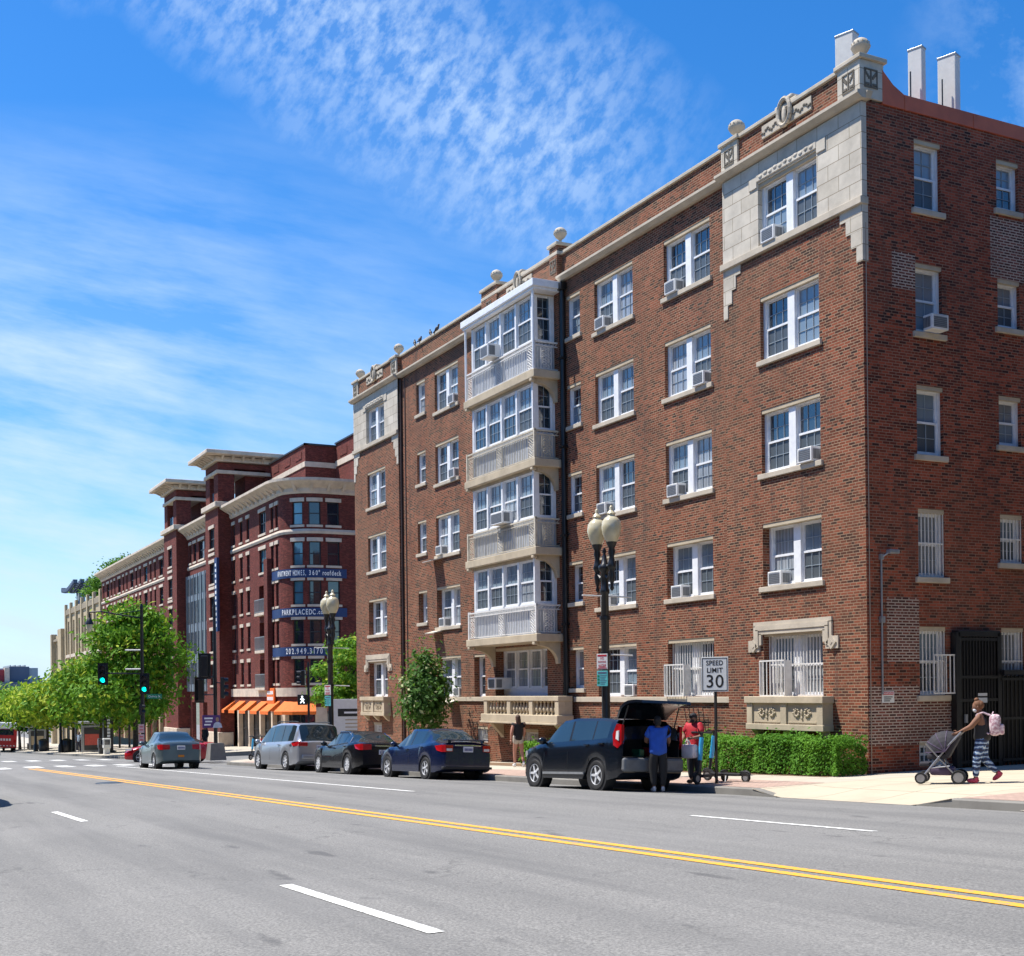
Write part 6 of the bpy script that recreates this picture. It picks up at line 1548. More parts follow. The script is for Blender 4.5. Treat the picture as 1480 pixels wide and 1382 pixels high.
# ---------------------------------------------------------------- people: one skinned body each, clothing as children
def skin(verts, edges, mat, name, parent, sub=2, extra=None, root=0):
    me = bpy.data.meshes.new(name); me.from_pydata([v[0] for v in verts], edges, []); o = bpy.data.objects.new(name, me); COL.objects.link(o)
    o.modifiers.new('skin', 'SKIN'); ss = o.modifiers.new('sub', 'SUBSURF'); ss.levels = sub; ss.render_levels = sub
    sv = me.skin_vertices[0].data
    for i, v in enumerate(verts):
        r_ = v[1]; sv[i].radius = r_ if hasattr(r_, '__len__') else (r_, r_); sv[i].use_root = i == root
    dg = bpy.context.evaluated_depsgraph_get(); dg.update()
    m2 = bpy.data.meshes.new_from_object(o.evaluated_get(dg)); bpy.data.objects.remove(o)
    if extra:
        bm = bmesh.new(); bm.from_mesh(m2); base = len(bm.verts); vs = [bm.verts.new(p) for p in extra.v]
        for f, mi in zip(extra.f, extra.m):
            try: q = bm.faces.new([vs[i] for i in f]); q.material_index = mi
            except ValueError: pass
        bm.to_mesh(m2); bm.free()
    m2.name = name; m2.materials.clear()
    for m in (mat if isinstance(mat, (list, tuple)) else [mat]): m2.materials.append(m)
    m2.polygons.foreach_set('use_smooth', [True]*len(m2.polygons))
    o = bpy.data.objects.new(name, m2); COL.objects.link(o); o.parent = parent
    return o
J0 = dict(pel=(0,0,.95), sp=(0,0,1.12), ch=(0,0,1.30), nk=(-.01,0,1.45), hd=(.01,0,1.58),
    shL=(0,.17,1.40), elL=(-.02,.23,1.13), wrL=(.06,.24,.89), shR=(0,-.17,1.40), elR=(-.02,-.23,1.13), wrR=(.06,-.24,.89),
    hpL=(0,.09,.90), knL=(.02,.10,.50), anL=(-.01,.10,.09), toL=(.13,.12,.04), hpR=(0,-.09,.90), knR=(.02,-.10,.50), anR=(-.01,-.10,.09), toR=(.13,-.12,.04))
def person(label, X, Y, z, rz, h, joints, skin_c, hair_c, top, bottom, shoes, sleeve=.55, legs=1., fat=1., hair='short', mask=None, extra_fn=None, cap=None, topname='shirt', botname='trousers', hem=0.):
    J = {k: Vector(v) for k, v in {**J0, **joints}.items() if len(v) == 3}; s = h/1.70
    J = {k: v*s for k, v in J.items()}
    mk = lambda n, c, **k: plain('%s_%s' % (n, label.split()[0] + str(int(abs(X)*10))), c, .75, **k) if isinstance(c, tuple) else c
    sm = mk('skin', skin_c, var=.04); hm = mk('hair', hair_c)
    F = fat
    chain = [('pel', .125*F), ('sp', .112*F), ('ch', .125*F), ('nk', .05), ('hd', .06)]
    V = []; E = []; id_ = {}
    def add(k, r_, par=None): id_[k] = len(V); V.append((J[k], r_*s if not hasattr(r_, '__len__') else tuple(q*s for q in r_))); (E.append((id_[par], id_[k])) if par else None)
    add('pel', (.12*F, .14*F)); add('sp', (.10*F, .125*F), 'pel'); add('ch', (.105*F, .135*F), 'sp'); add('nk', .05, 'ch'); add('hd', .055, 'nk')
    for q in 'LR':
        add('sh'+q, .058*F, 'ch'); add('el'+q, .044*F, 'sh'+q); add('wr'+q, .030, 'el'+q)
        add('hp'+q, .088*F, 'pel'); add('kn'+q, .060*F, 'hp'+q); add('an'+q, .040, 'kn'+q); add('to'+q, .034, 'an'+q)
    x = MB()
    hd = J['hd']; tilt = Matrix.Rotation(joints.get('nod', (0,))[0] if 'nod' in joints else 0, 4, 'Y')
    Mh = Matrix.Translation(hd) @ tilt
    x.ball(Mh @ Vector((.012*s, 0, .02*s)), (.098*s, .076*s, .112*s), 14, 10, 0); x.ball(Mh @ Vector((.035*s, 0, -.055*s)), (.06*s, .052*s, .06*s), 10, 7, 0)
    x.tube(Mh @ Vector((.095*s, 0, .02*s)), Mh @ Vector((.125*s, 0, -.02*s)), .010*s, .016*s, 6, 0)
    for q in (1, -1):
        x.ball(Mh @ Vector((.0, q*.078*s, 0)), (.022*s, .012*s, .03*s), 6, 5, 0); x.ball(Mh @ Vector((.098*s, q*.030*s, .018*s)), (.010*s, .015*s, .008*s), 6, 4, 1)
    x.ball(Mh @ Vector((.095*s, 0, -.052*s)), (.008*s, .026*s, .008*s), 6, 4, 2)
    for q, sg in (('L', 1), ('R', -1)):                  # palms, four fingers of unequal length and a thumb
        w_, e_ = J['wr'+q], J['el'+q]; d = (w_-e_).normalized(); sd = Vector((0, sg, 0)); sd = (sd - d*sd.dot(d)).normalized(); nn = d.cross(sd)
        cd = Vector(joints.get('curl'+q, (.35, 0, 0)))
        x.tube(w_, w_ + d*.075*s, .032*s, .036*s, 8, 0)
        for k in range(4):
            b0 = w_ + d*.07*s + nn*(.027-.018*k)*s; l = (.062, .072, .068, .052)[k]*s; b1 = b0 + d*l*.55; b2 = b1 + (d*.6 + cd*1.2).normalized()*l*.55
            x.tube(b0, b1, .0095*s, .009*s, 6, 0); x.tube(b1, b2, .009*s, .007*s, 6, 0)
        tb = w_ + d*.02*s + nn*.03*s; x.tube(tb, tb + (d*.6 + nn*.8).normalized()*.05*s, .011*s, .010*s, 6, 0); x.tube(tb + (d*.6 + nn*.8).normalized()*.05*s, tb + (d*.6 + nn*.8).normalized()*.05*s + d*.03*s, .010*s, .008*s, 6, 0)
    root = skin(V, E, [sm, M['ink'], M['lip']], 'person', None, 2, x)
    root.location = (X, Y, z); root.rotation_euler = (0, 0, rz); tag(root, label, 'person')
    def cloth(name, keys, col, inflate):
        vv = []; ee = []; ix = {}
        for k, r_, par, pos_ in keys:
            ix[k] = len(vv); vv.append((pos_ if pos_ is not None else J[k], tuple(q*s + inflate for q in (r_ if hasattr(r_, '__len__') else (r_, r_))))); (ee.append((ix[par], ix[k])) if par else None)
        return skin(vv, ee, mk(name, col), name, root)
    sl = lambda a, b, t: J[a] + (J[b]-J[a])*t
    tk = [('w', (.125*F, .147*F), None, J['pel'] + Vector((0, 0, -.10*s - hem))), ('w2', (.122*F, .143*F), 'w', J['pel'] + Vector((0, 0, .03*s))), ('sp', (.105*F, .13*F), 'w2', None), ('ch', (.105*F, .137*F), 'sp', None), ('n', .058, 'ch', J['nk'] - Vector((0, 0, .045*s)))]
    for q in 'LR':
        if sleeve > 0:
            tk += [('sh'+q, .060*F, 'ch', None), ('sv'+q, .052*F, 'sh'+q, sl('sh'+q, 'el'+q, min(1, sleeve)))]
            if sleeve > 1: tk += [('sw'+q, .036, 'sv'+q, sl('el'+q, 'wr'+q, sleeve-1))]
        else: tk += [('sh'+q, .045*F, 'ch', sl('ch', 'sh'+q, .62) + Vector((0, 0, .01)))]
    cloth(topname, tk, top, .020 if sleeve > 0 else .028)
    bk = [('pel', (.125*F, .145*F), None, None), ('w', (.108*F, .13*F), 'pel', J['pel'] + Vector((0, 0, .15*s)))]
    for q in 'LR':
        bk += [('hp'+q, .092*F, 'pel', None)]
        if legs <= .5: bk += [('th'+q, .085*F, 'hp'+q, sl('hp'+q, 'kn'+q, legs*1.3))]
        else: bk += [('kn'+q, .066*F, 'hp'+q, None), ('sn'+q, .05, 'kn'+q, sl('kn'+q, 'an'+q, min(.93, (legs-.5)*2)))]
    cloth(botname, bk, bottom, .012)
    for q in 'LR':
        b = MB(); a, t_ = J['an'+q], J['to'+q]; d = (t_-a); yaw = math.atan2(d.y, d.x); pit = math.atan2(-d.z - .05*s, math.hypot(d.x, d.y))
        mx = Matrix.Translation(a) @ Matrix.Rotation(yaw, 4, 'Z') @ Matrix.Rotation(pit if pit > .2 else 0, 4, 'Y')
        b.ball((.05*s, 0, -.035*s), (.125*s, .047*s, .052*s), 12, 8, 0, None); b.ball((-.01*s, 0, .0), (.055*s, .045*s, .06*s), 10, 6); b.v = [tuple(mx @ Vector((p[0], p[1], max(p[2], -.085*s)))) for p in b.v]
        b.build('shoe', mk('shoe', shoes), root, smooth=True)
    b = MB()
    if hair in ('short', 'bun', 'long'):
        b.ball(Mh @ Vector((-.012*s, 0, .04*s)), (.104*s, .086*s, .108*s), 14, 9); b.v = [p for p in b.v]
        if hair == 'bun': b.ball(Mh @ Vector((-.01*s, 0, .155*s)), (.05*s, .05*s, .045*s), 10, 7); b.ball(Mh @ Vector((-.06*s, 0, .03*s)), (.07*s, .082*s, .09*s), 10, 7)
        if hair == 'long': b.ball(Mh @ Vector((-.055*s, 0, -.07*s)), (.06*s, .088*s, .17*s), 12, 8)
        if hair == 'short': b.ball(Mh @ Vector((-.045*s, 0, -.02*s)), (.065*s, .08*s, .085*s), 10, 7)
        # keep the face clear
        inv = Mh.inverted(); b.v = [tuple(Mh @ Vector((min((inv @ Vector(p)).x, .045*s if (inv @ Vector(p)).z < .075*s else 1), (inv @ Vector(p)).y, (inv @ Vector(p)).z))) for p in b.v]
        b.build('hair', hm, root, smooth=True)
    if cap: b = MB(); b.ball(Mh @ Vector((.0, 0, .06*s)), (.106*s, .088*s, .085*s), 12, 8); b.tube(Mh @ Vector((.06*s, 0, .07*s)), Mh @ Vector((.15*s, 0, .05*s)), .06*s, .04*s, 8); b.build('cap', mk('cap', cap), root, smooth=True)
    if mask: b = MB(); b.ball(Mh @ Vector((.065*s, 0, -.045*s)), (.055*s, .062*s, .055*s), 10, 7); b.build('face_mask', mk('mask', mask), root, smooth=True)
    return root, J, s
M['lip'] = plain('lips', (.25, .06, .05), .5, var=0)
def leg_pattern():
    m, nt, b = nodes('leggings_print'); p = objco(nt)
    w_ = N(nt, 'ShaderNodeTexWave', wave_type='BANDS', bands_direction='Z'); w_.inputs['Scale'].default_value = 3.4; w_.inputs['Distortion'].default_value = 5.; w_.inputs['Detail'].default_value = 4; w_.inputs['Detail Scale'].default_value = 2.5; nt.links.new(p, w_.inputs['Vector'])
    c = mix_c(nt, ramp(nt, w_.outputs['Fac'], .2, .55), (.012, .02, .06), (.06, .13, .30)); c = mix_c(nt, ramp(nt, w_.outputs['Fac'], .78, .92), c, (.45, .55, .65)); nt.links.new(c, b.inputs['Base Color']); b.inputs['Roughness'].default_value = .7
    return m
def floral():
    m, nt, b = nodes('backpack_print'); c = mix_c(nt, ramp(nt, noise(nt, objco(nt), 22, 3), .42, .6), (.70, .58, .60), (.42, .22, .27)); nt.links.new(c, b.inputs['Base Color']); b.inputs['Roughness'].default_value = .7; return m
# woman with the stroller
hx = math.atan2(-.62, -.79)
X, Y = 4.35, -1.1
P1, J, s = person('person in black top and blue patterned leggings with a bun, pushing the stroller', X, Y, ground_at(X, Y), hx, 1.60,
    dict(shL=(.03,.16,1.38), elL=(.20,.20,1.17), wrL=(.44,.17,1.05), shR=(.03,-.16,1.38), elR=(.20,-.20,1.17), wrR=(.44,-.17,1.05), nk=(.03,0,1.44), hd=(.07,0,1.57), ch=(.02,0,1.29), hpL=(0,.09,.90), knL=(.10,.09,.50), anL=(.13,.09,.09), toL=(.27,.1,.04), knR=(-.02,-.10,.50), anR=(-.30,-.1,.20), toR=(-.20,-.11,.07), nod=(.25,)),
    (.20, .095, .055), (.16, .065, .025), (.012, .012, .014), leg_pattern(), (.65, .07, .13), 0, .97, 1.28, 'bun', (.72, .76, .8), topname='tank_top', botname='leggings')
def local(o, p): return o.matrix_basis @ Vector(p)
bp = thing('backpack', 'pale pink patterned backpack on the back of the stroller pusher', 'backpack', P1.location, hx)
M['floral'] = floral(); b = MB(); b.bbox(-.36*s, -.14*s, -.15*s, .15*s, .98*s, 1.42*s, .07); b.bbox(-.43*s, -.33*s, -.11*s, .11*s, 1.0*s, 1.22*s, .04); b.build('bag', M['floral'], bp, smooth=True)
b = MB()
for q in (1, -1): b.path([(-.16*s, q*.09*s, 1.40*s), (-.03*s, q*.10*s, 1.46*s), (.09*s, q*.105*s, 1.42*s), (.13*s, q*.11*s, 1.25*s), (.06*s, q*.145*s, 1.08*s), (-.15*s, q*.13*s, 1.02*s)], .018, 6)
b.path([(-.2*s, -.04*s, 1.42*s), (-.22*s, 0, 1.47*s), (-.2*s, .04*s, 1.42*s)], .012, 5); b.build('strap', plain('strap_pink', (.62, .45, .5), .7), bp, smooth=True)
st = thing('stroller', 'grey and purple baby stroller pushed along the sidewalk', 'stroller', P1.location + Vector((math.cos(hx), math.sin(hx), 0))*.76, hx)
st.location.z = ground_at(st.location.x, st.location.y) + .004
M['str_f'] = plain('stroller_frame', (.34, .34, .36), .35, .6); M['str_c'] = plain('stroller_cloth', (.022, .02, .028), .8); M['str_p'] = plain('stroller_purple', (.075, .05, .10), .7)
b = MB()
for q in (1, -1):
    y = q*.26
    b.path([(-.40, y, 1.02), (-.18, y, .78), (.34, y, .12)], .018, 7); b.path([(-.32, y, .14), (.06, y, .56), (.26, y, .80)], .016, 7); b.path([(-.18, y, .36), (.16, y, .32)], .014, 6)
b.tube((-.32, -.26, .14), (-.32, .26, .14), .015); b.build('frame', M['str_f'], st, smooth=True)
b = MB(); b.path([(-.40, -.26, 1.02), (-.42, 0, 1.04), (-.40, .26, 1.02)], .022, 8); b.build('handle', M['black'], st, smooth=True)
b = MB(); b.bbox(-.12, .24, -.22, .22, .48, .60, .04); mx = Matrix.Translation((-.1, 0, .52)) @ Matrix.Rotation(math.radians(-28), 4, 'Y'); b.bbox(-.05, .05, -.22, .22, 0, .48, .03, 0, mx); b.bbox(.2, .4, -.2, .2, .34, .42, .03); b.build('seat', M['str_c'], st, smooth=True)
b = MB()                                        # folding hood
n = 9; rings = []
for k in range(n):
    a = math.radians(-35 + 130*k/(n-1)); rings.append([(-.10 + .40*math.sin(a)*math.sin(t) + .0, .29*math.cos(t), .64 + .40*math.cos(a)*math.sin(t)) for t in [PI*j/12 for j in range(13)]])
for r_, q in zip(rings, rings[1:]):
    for j in range(12): b.face([r_[j], r_[j+1], q[j+1], q[j]], 0)
for k in (0, 2, 4, 6, 8): b.path(rings[k], .010, 5, 1)
b.build('hood', [M['str_c'], M['str_p']], st, smooth=True)
b = MB(); b.bbox(-.26, .20, -.20, .20, .17, .34, .05); b.build('basket', M['str_p'], st, smooth=True)
for x in (.36, -.34):
    for q in (1, -1):
        r_ = .115 if x > 0 else .14
        for d in ((-.025, .025) if x > 0 else (0,)):
            b = MB(); b.lathe([(r_*.7, -.02), (r_*.95, -.022), (r_, 0), (r_*.95, .022), (r_*.7, .02)], (x, q*.26+d, r_), 18, 0, Matrix.Rotation(PI/2, 4, 'X'), False); w_ = b.build('wheel', M['tyre'], st, smooth=True)
            b = MB(); b.lathe([(.001, -.018), (r_*.7, -.018), (r_*.7, .018), (.001, .018)], (x, q*.26+d, r_), 12, 0, Matrix.Rotation(PI/2, 4, 'X'))
            b.build('hub', M['str_f'], w_)
# red shirt, at the kerb
X, Y = -1.15, -4.0
P2, J, s = person('person in a red shirt with dark cap and mask holding a white bag', X, Y, ground_at(X, Y), math.radians(-65), 1.56,
    dict(elL=(.12,.25,1.14), wrL=(.30,.12,1.12), elR=(.04,-.26,1.15), wrR=(.24,-.20,1.06), ch=(.0,0,1.30), hd=(.03,0,1.57), knL=(.03,.11,.5), knR=(.0,-.11,.5)),
    (.22, .12, .08), (.015, .012, .012), (.48, .012, .025), (.05, .048, .055), (.03, .03, .03),   .75, .97, 1.38, 'short', (.012, .012, .014), cap=(.012, .012, .014), hem=.03)
bg = thing('shopping_bag', 'white carrier bag held by the person in red', 'bag', P2.location, math.radians(-65))
b = MB(); b.bbox(.16, .42, -.16, .20, .58, .88, .05); b.build('bag', plain('bag_white', (.72, .66, .68), .6), bg, smooth=True); b = MB(); b.path([(.22, -.05, .87), (.28, 0, 1.03), (.30, .08, .87)], .012, 5); b.path([(.34, -.05, .87), (.30, 0, 1.03), (.36, .08, .87)], .012, 5); b.build('handle', M['sign_white'], bg)
# blue shirt, back to us behind the hatchback
X, Y = -.52, -5.38
person('person in a blue shirt and black trousers seen from behind at the open tailgate', X, Y, road_z(X, Y), math.radians(158), 1.62,
    dict(elL=(.14,.24,1.15), wrL=(.36,.18,1.12), elR=(.10,-.26,1.14), wrR=(.28,-.30,1.10), knL=(.03,.11,.5), knR=(-.02,-.11,.5), hd=(.05,0,1.57)),
    (.16, .08, .05), (.012, .010, .010), (.02, .10, .50), (.010, .010, .012), (.5, .5, .52), .7, .95, 1.4, 'short', hem=.05)
# walking away
X, Y = -14.1, -1.75
person('person in a black top and beige shorts walking away past the balustrade', X, Y, ground_at(X, Y), math.radians(172), 1.66,
    dict(elL=(-.06,.25,1.14), wrL=(-.06,.27,.90), elR=(.04,-.24,1.13), wrR=(.14,-.22,.92), knL=(.10,.09,.51), anL=(.10,.09,.09), toL=(.24,.1,.04), knR=(-.06,-.10,.50), anR=(-.24,-.1,.14), toR=(-.12,-.11,.05)),
    (.46, .22, .15), (.07, .035, .022), (.012, .012, .014), (.50, .45, .37), (.7, .68, .66), .25, .36, 1.12, 'long', topname='top', botname='shorts')
# dark figure at the far corner, traveller at the shelter
X, Y = -66.0, .55
person('person in dark clothes standing at the far corner by the purple poster', X, Y, ground_at(X, Y), math.radians(-60), 1.75, {}, (.2, .11, .08), (.02, .015, .012), (.018, .018, .02), (.02, .02, .024), (.02, .02, .02), 1.9, .97, 1.15)
X, Y = -88.5, -4.6
person('person in a pale blue shirt waiting in front of the near bus shelter', X, Y, ground_at(X, Y), math.radians(-40), 1.7, {}, (.2, .11, .08), (.02, .015, .012), (.45, .55, .65), (.03, .03, .05), (.6, .6, .6), .6, .97, 1.1)
# ---------------------------------------------------------------- trees and hedge
def leaves(mb, blobs, n, size, rng, clump=14, flat=.5, shell=.55, mat=0, alt=None, alt_p=0.):
    vol = [b[3]*b[4]*b[5] for b in blobs]; tot = sum(vol)
    for b, v in zip(blobs, vol):
        k = max(1, int(n*v/tot/clump))
        for _ in range(k):
            while True:
                d = Vector((rng.uniform(-1, 1), rng.uniform(-1, 1), rng.uniform(-1, 1)))
                if .05 < d.length <= 1: break
            rr = d.length**(1-shell); d = d.normalized()*rr*rng.uniform(.92, 1.08)
            c = Vector((b[0]+d.x*b[3], b[1]+d.y*b[4], b[2]+d.z*b[5]))
            cs = size*rng.uniform(1.6, 3.4)
            out = (Vector((d.x, d.y, d.z*.8+.35))).normalized()
            m_ = (alt if (alt is not None and rng.random() < alt_p) else mat)
            for _ in range(clump):
                p = c + Vector((rng.gauss(0, cs), rng.gauss(0, cs), rng.gauss(0, cs*flat)))
                nn = (out + Vector((rng.gauss(0, .33), rng.gauss(0, .33), rng.gauss(0, .33)))).normalized()
                u = nn.orthogonal().normalized(); a = rng.uniform(0, 6.28); w_ = nn.cross(u); t = u*math.cos(a) + w_*math.sin(a); q = nn.cross(t)
                s = size*rng.uniform(.6, 1.25)
                mb.mesh([p - t*s, p + q*s*.5 + nn*s*.12, p + t*s, p - q*s*.5 + nn*s*.12], [(0, 1, 2, 3)], m_)
def tree(name, label, X, Y, z, blobs, n, size, mat, th, tr=.13, seed=1, group=None, clump=14, alt=None, alt_p=0., cat='tree', shell=.72, flat=.45):
    rng = random.Random(seed); t = thing(name, label, cat, (X, Y, z), 0, group)
    tb = MB(); top = Vector((rng.uniform(-.1, .1), rng.uniform(-.1, .1), th)); mid = Vector((rng.uniform(-.06, .06), rng.uniform(-.06, .06), th*.5))
    tb.tube((0, 0, -.1), mid, tr*1.25, tr, 9); tb.tube(mid, top, tr, tr*.72, 9); tb.tube((0, 0, -.1), (0, 0, .18), tr*1.7, tr*1.2, 9)
    zt = max(b[2] for b in blobs)
    tb.tube(top, (top.x*.5, top.y*.5, zt), tr*.72, tr*.2, 7)
    for b in blobs:
        c = Vector(b[:3]); k = max(.0, min(1, (c.z - th)/(zt-th+.01)*.6)); s0 = top.lerp(Vector((0, 0, zt)), k)
        m_ = s0.lerp(c, .5) + Vector((0, 0, .15)); tb.tube(s0, m_, tr*.42, tr*.26, 6); tb.tube(m_, c, tr*.26, tr*.1, 6)
        for _ in range(3):
            e = c + Vector((rng.uniform(-.7, .7)*b[3], rng.uniform(-.7, .7)*b[4], rng.uniform(-.5, .7)*b[5])); tb.tube(m_.lerp(c, .6), e, tr*.12, tr*.04, 5)
    tb.build('trunk', M['wood'], t, smooth=True)
    cb = MB(); leaves(cb, blobs, n, size, rng, clump, flat, shell, 0, 1 if alt else None, alt_p); cb.build('crown', [M[mat]] + ([M[alt]] if alt else []), t)
    return t
def blobset(rng, cx, cy, z0, z1, r, n, low=.35):
    out = []
    for k in range(n):
        f = (k+.5)/n; z = z0 + (z1-z0)*f; prof = math.sin(PI*min(1, (f*.80+.17)))**.7
        a = k*2.4 + rng.uniform(-.5, .5); rr = r*prof*rng.uniform(.3, .92)
        br = r*(.20 + .19*prof)*rng.uniform(.7, 1.3); out.append((cx + rr*math.cos(a), cy + rr*math.sin(a), z, br, br, br*.5))
    return out
def street_tree(X, Yp, label, h0, h1, r, n, mat, seed, size=.15, nb=16, alt=None, ap=0., tr=.14, th=None):
    Y = W(X, Yp); rng = random.Random(seed); bl = blobset(rng, 0, 0, h0, h1, r, nb)
    return tree('street_tree', label, X, Y, ground_at(X, Y), bl, n, size, mat, th or h0, tr, seed, 'street trees past the intersection', 12, alt, ap)
street_tree(-67.5, -2.4, 'largest bright green street tree, before the glazed bays of the red building', 2.9, 10.2, 3.6, 11500, 'leaf_bright', 11, .21, 34, 'leaf_lime', .12, .17)
street_tree(-80., -2.4, 'yellow-green street tree left of the largest tree, behind the green signal', 2.8, 7.0, 3.3, 8000, 'leaf_bright', 12, .22, 24, 'leaf_lime', .3)
street_tree(-93., -2.4, 'lime green tree over the near bus shelter', 2.9, 6.3, 3.5, 7000, 'leaf_lime', 13, .24, 22, 'leaf_bright', .35)
street_tree(-108., -2.4, 'lime green tree between the two bus shelters', 3.0, 6.1, 4.2, 7000, 'leaf_lime', 14, .26, 22, 'leaf_bright', .3)
street_tree(-128., -2.4, 'darker green tree over the distant bus shelter by the bus', 2.9, 6.5, 4.3, 6500, 'leaf_bright', 15, .28, 20, 'leaf_dark', .15)
street_tree(-150., -2.6, 'farthest green tree at the left edge above the red bus', 2.8, 7.4, 5.2, 6500, 'leaf_bright', 16, .28, 14, 'leaf_lime', .2)
street_tree(-118., 4., 'bright green tree behind the distant shelter, left of the tan building', 2.2, 5.6, 4.4, 5000, 'leaf_bright', 17, .26, 12, 'leaf_lime', .3)
rng = random.Random(5); bl = blobset(rng, 0, 0, 2.6, 6.6, 2.3, 14)
tree('side_street_tree', 'bright green tree past the corner of the brick building, over the white notice board', -50.0, 5.6, ground_at(-50, 5.6), bl, 9000, .14, 'leaf_bright', 2.4, .12, 21, None, 12, 'leaf_lime', .15)
bl = [(0, 0, 1.9, .95, .95, .8), (.15, -.1, 2.5, .85, .85, .7), (-.35, .1, 2.3, .8, .8, .7), (0, .05, 3.15, .62, .62, .65), (.5, -.2, 2.0, .62, .62, .6), (-.7, -.2, 1.75, .55, .55, .4), (.05, 0, 3.85, .36, .36, .5), (.55, .1, 2.9, .42, .42, .45), (-.05, 0, 1.2, .6, .6, .45), (-.95, -.3, 1.45, .35, .35, .2)]
tree('magnolia_tree', 'small dark glossy magnolia against the brick wall behind the black sedans', -22.1, -1.55, ground_at(-22.1, -1.55), [(a*.75, b*.75, c+.35, d*.74, e*.74, f) for a, b, c, d, e, f in bl], 5200, .105, 'leaf_dark', 1.0, .07, 31, None, 7, 'leaf_pale', .10, shell=.6)
for (x, y, z, h, r), lb in (((-160., 11., 15.0, 5.6, 3.2), 'bushy green tree growing on the tan roof beside the red building'), ((-170., 11., 15.0, 3.9, 3.0), 'lower green tree growing on the tan roof behind the blue-grey canopy')):
    rng = random.Random(int(-x)); bl = blobset(rng, 0, 0, 1.0, h, r, 9); tree('roof_tree', lb, x, y, z, bl, 3000, .26, 'leaf_bright', .9, .12, int(-x), 'trees on the tan roof', 10, 'leaf_dark', .3)
# clipped hedge along the facade
def hedge(name, label, x0, x1, y0, y1, h, n, size, seed, mat='leaf_hedge', cat='hedge', zoff=0.):
    rng = random.Random(seed); xm = (x0+x1)/2; z0 = ground_at(xm, (y0+y1)/2); t = thing(name, label, cat, (xm, (y0+y1)/2, z0))
    st_ = MB()
    for k in range(int((x1-x0)*3)):
        x = rng.uniform(x0, x1)-xm; st_.path([(x, rng.uniform(-.1, .1), -.05), (x+rng.uniform(-.2, .2), rng.uniform(-.25, .25), h*.6), (x+rng.uniform(-.3, .3), rng.uniform(-.35, .35), h*.95)], .012, 5)
    st_.build('stem', M['wood'], t)
    mb = MB(); wy = (y1-y0)/2
    for _ in range(n):
        # mostly on the clipped faces, slightly ragged
        f = rng.random(); x = rng.uniform(x0, x1)-xm; hh = h*(.95 + .07*math.sin(x*2.3+seed) + .05*math.sin(x*5.1) + .03*math.sin(x*13.)) - max(0, abs(x) - (x1-x0)/2 + .35)*.55
        if f < .46: p = Vector((x, -wy + abs(rng.gauss(0, .08)) - .05*math.sin(x*4.3) - .03*math.sin(x*9), rng.uniform(.03, 1)*hh)); nn = Vector((0, -1, .5))
        elif f < .82: yy = rng.uniform(-wy, wy); p = Vector((x, yy, hh - .16*(abs(yy)/wy)**3 - abs(rng.gauss(0, .06)) + (.2*rng.random()**2 if rng.random() < .10 else 0))); nn = Vector((0, -.3, 1))
        elif f < .9: sx = rng.choice((-1, 1)); p = Vector((sx*(x1-x0)/2 - sx*abs(rng.gauss(0, .07)), rng.uniform(-wy, wy), rng.uniform(.03, 1)*hh)); nn = Vector((sx, 0, .5))
        else: p = Vector((x, rng.uniform(-wy, wy)*.9, rng.uniform(.05, .95)*hh)); nn = Vector((0, 0, 1))
        p.z += (ground_at(xm + p.x, 0) - ground_at(xm, 0))
        nn = (nn.normalized() + Vector((rng.gauss(0, .5), rng.gauss(0, .5), rng.gauss(0, .5)))).normalized()
        u = nn.orthogonal().normalized(); a = rng.uniform(0, 6.28); w_ = nn.cross(u); tt = u*math.cos(a) + w_*math.sin(a); q = nn.cross(tt); s = size*rng.uniform(.6, 1.3)
        mb.mesh([p-tt*s, p+q*s*.5+nn*s*.15, p+tt*s, p-q*s*.5+nn*s*.15], [(0, 1, 2, 3)], 0)
    mb.build('foliage', M[mat], t)
hedge('hedge', 'clipped green hedge along the foot of the brick wall under the carved window box', -8.6, .12, -1.05, -.12, .93, 27000, .042, 3)
hedge('shrub', 'low leafy shrub at the wall foot beside the walking person', -15.6, -13.4, -.9, -.2, .75, 2600, .06, 4, 'leaf_bright', 'shrub')
hedge('shrub', 'small shrub at the wall foot behind the rear of the navy sedan', -20.4, -19.6, -.9, -.2, .7, 1300, .06, 5, 'leaf_bright', 'shrub')
sheet('bed_ground', [-27, -18, -8.7, -.1], [-1.15, -.02], wz, M['soil'], off=.006)
# ---------------------------------------------------------------- sky, sun, camera
SUN = Vector((.31, .40, -1.)).normalized()         # direction the light travels
el = math.asin(-SUN.z); az = math.atan2(-SUN.x, -SUN.y)   # towards the sun, clockwise from +y
w = bpy.data.worlds.new('World'); SC.world = w; w.use_nodes = True
nt = w.node_tree; bg = nt.nodes['Background']
sky = N(nt, 'ShaderNodeTexSky', sky_type='NISHITA', sun_disc=False, sun_elevation=el, sun_rotation=az, altitude=50, air_density=1.0, dust_density=.4, ozone_density=2.5)
hs = N(nt, 'ShaderNodeHueSaturation'); hs.inputs['Saturation'].default_value = 1.38; hs.inputs['Value'].default_value = 1.25
L(nt, sky, 0, hs, 'Color')
hz = mix_c(nt, 1., hs.outputs[0], (.80, .97, 1.13), 'MULTIPLY')
tc = N(nt, 'ShaderNodeTexCoord')
TH = math.atan(935/1840)
def dot(v):
    n = N(nt, 'ShaderNodeVectorMath', operation='DOT_PRODUCT'); L(nt, tc, 'Generated', n, 0); n.inputs[1].default_value = v; return n.outputs['Value']
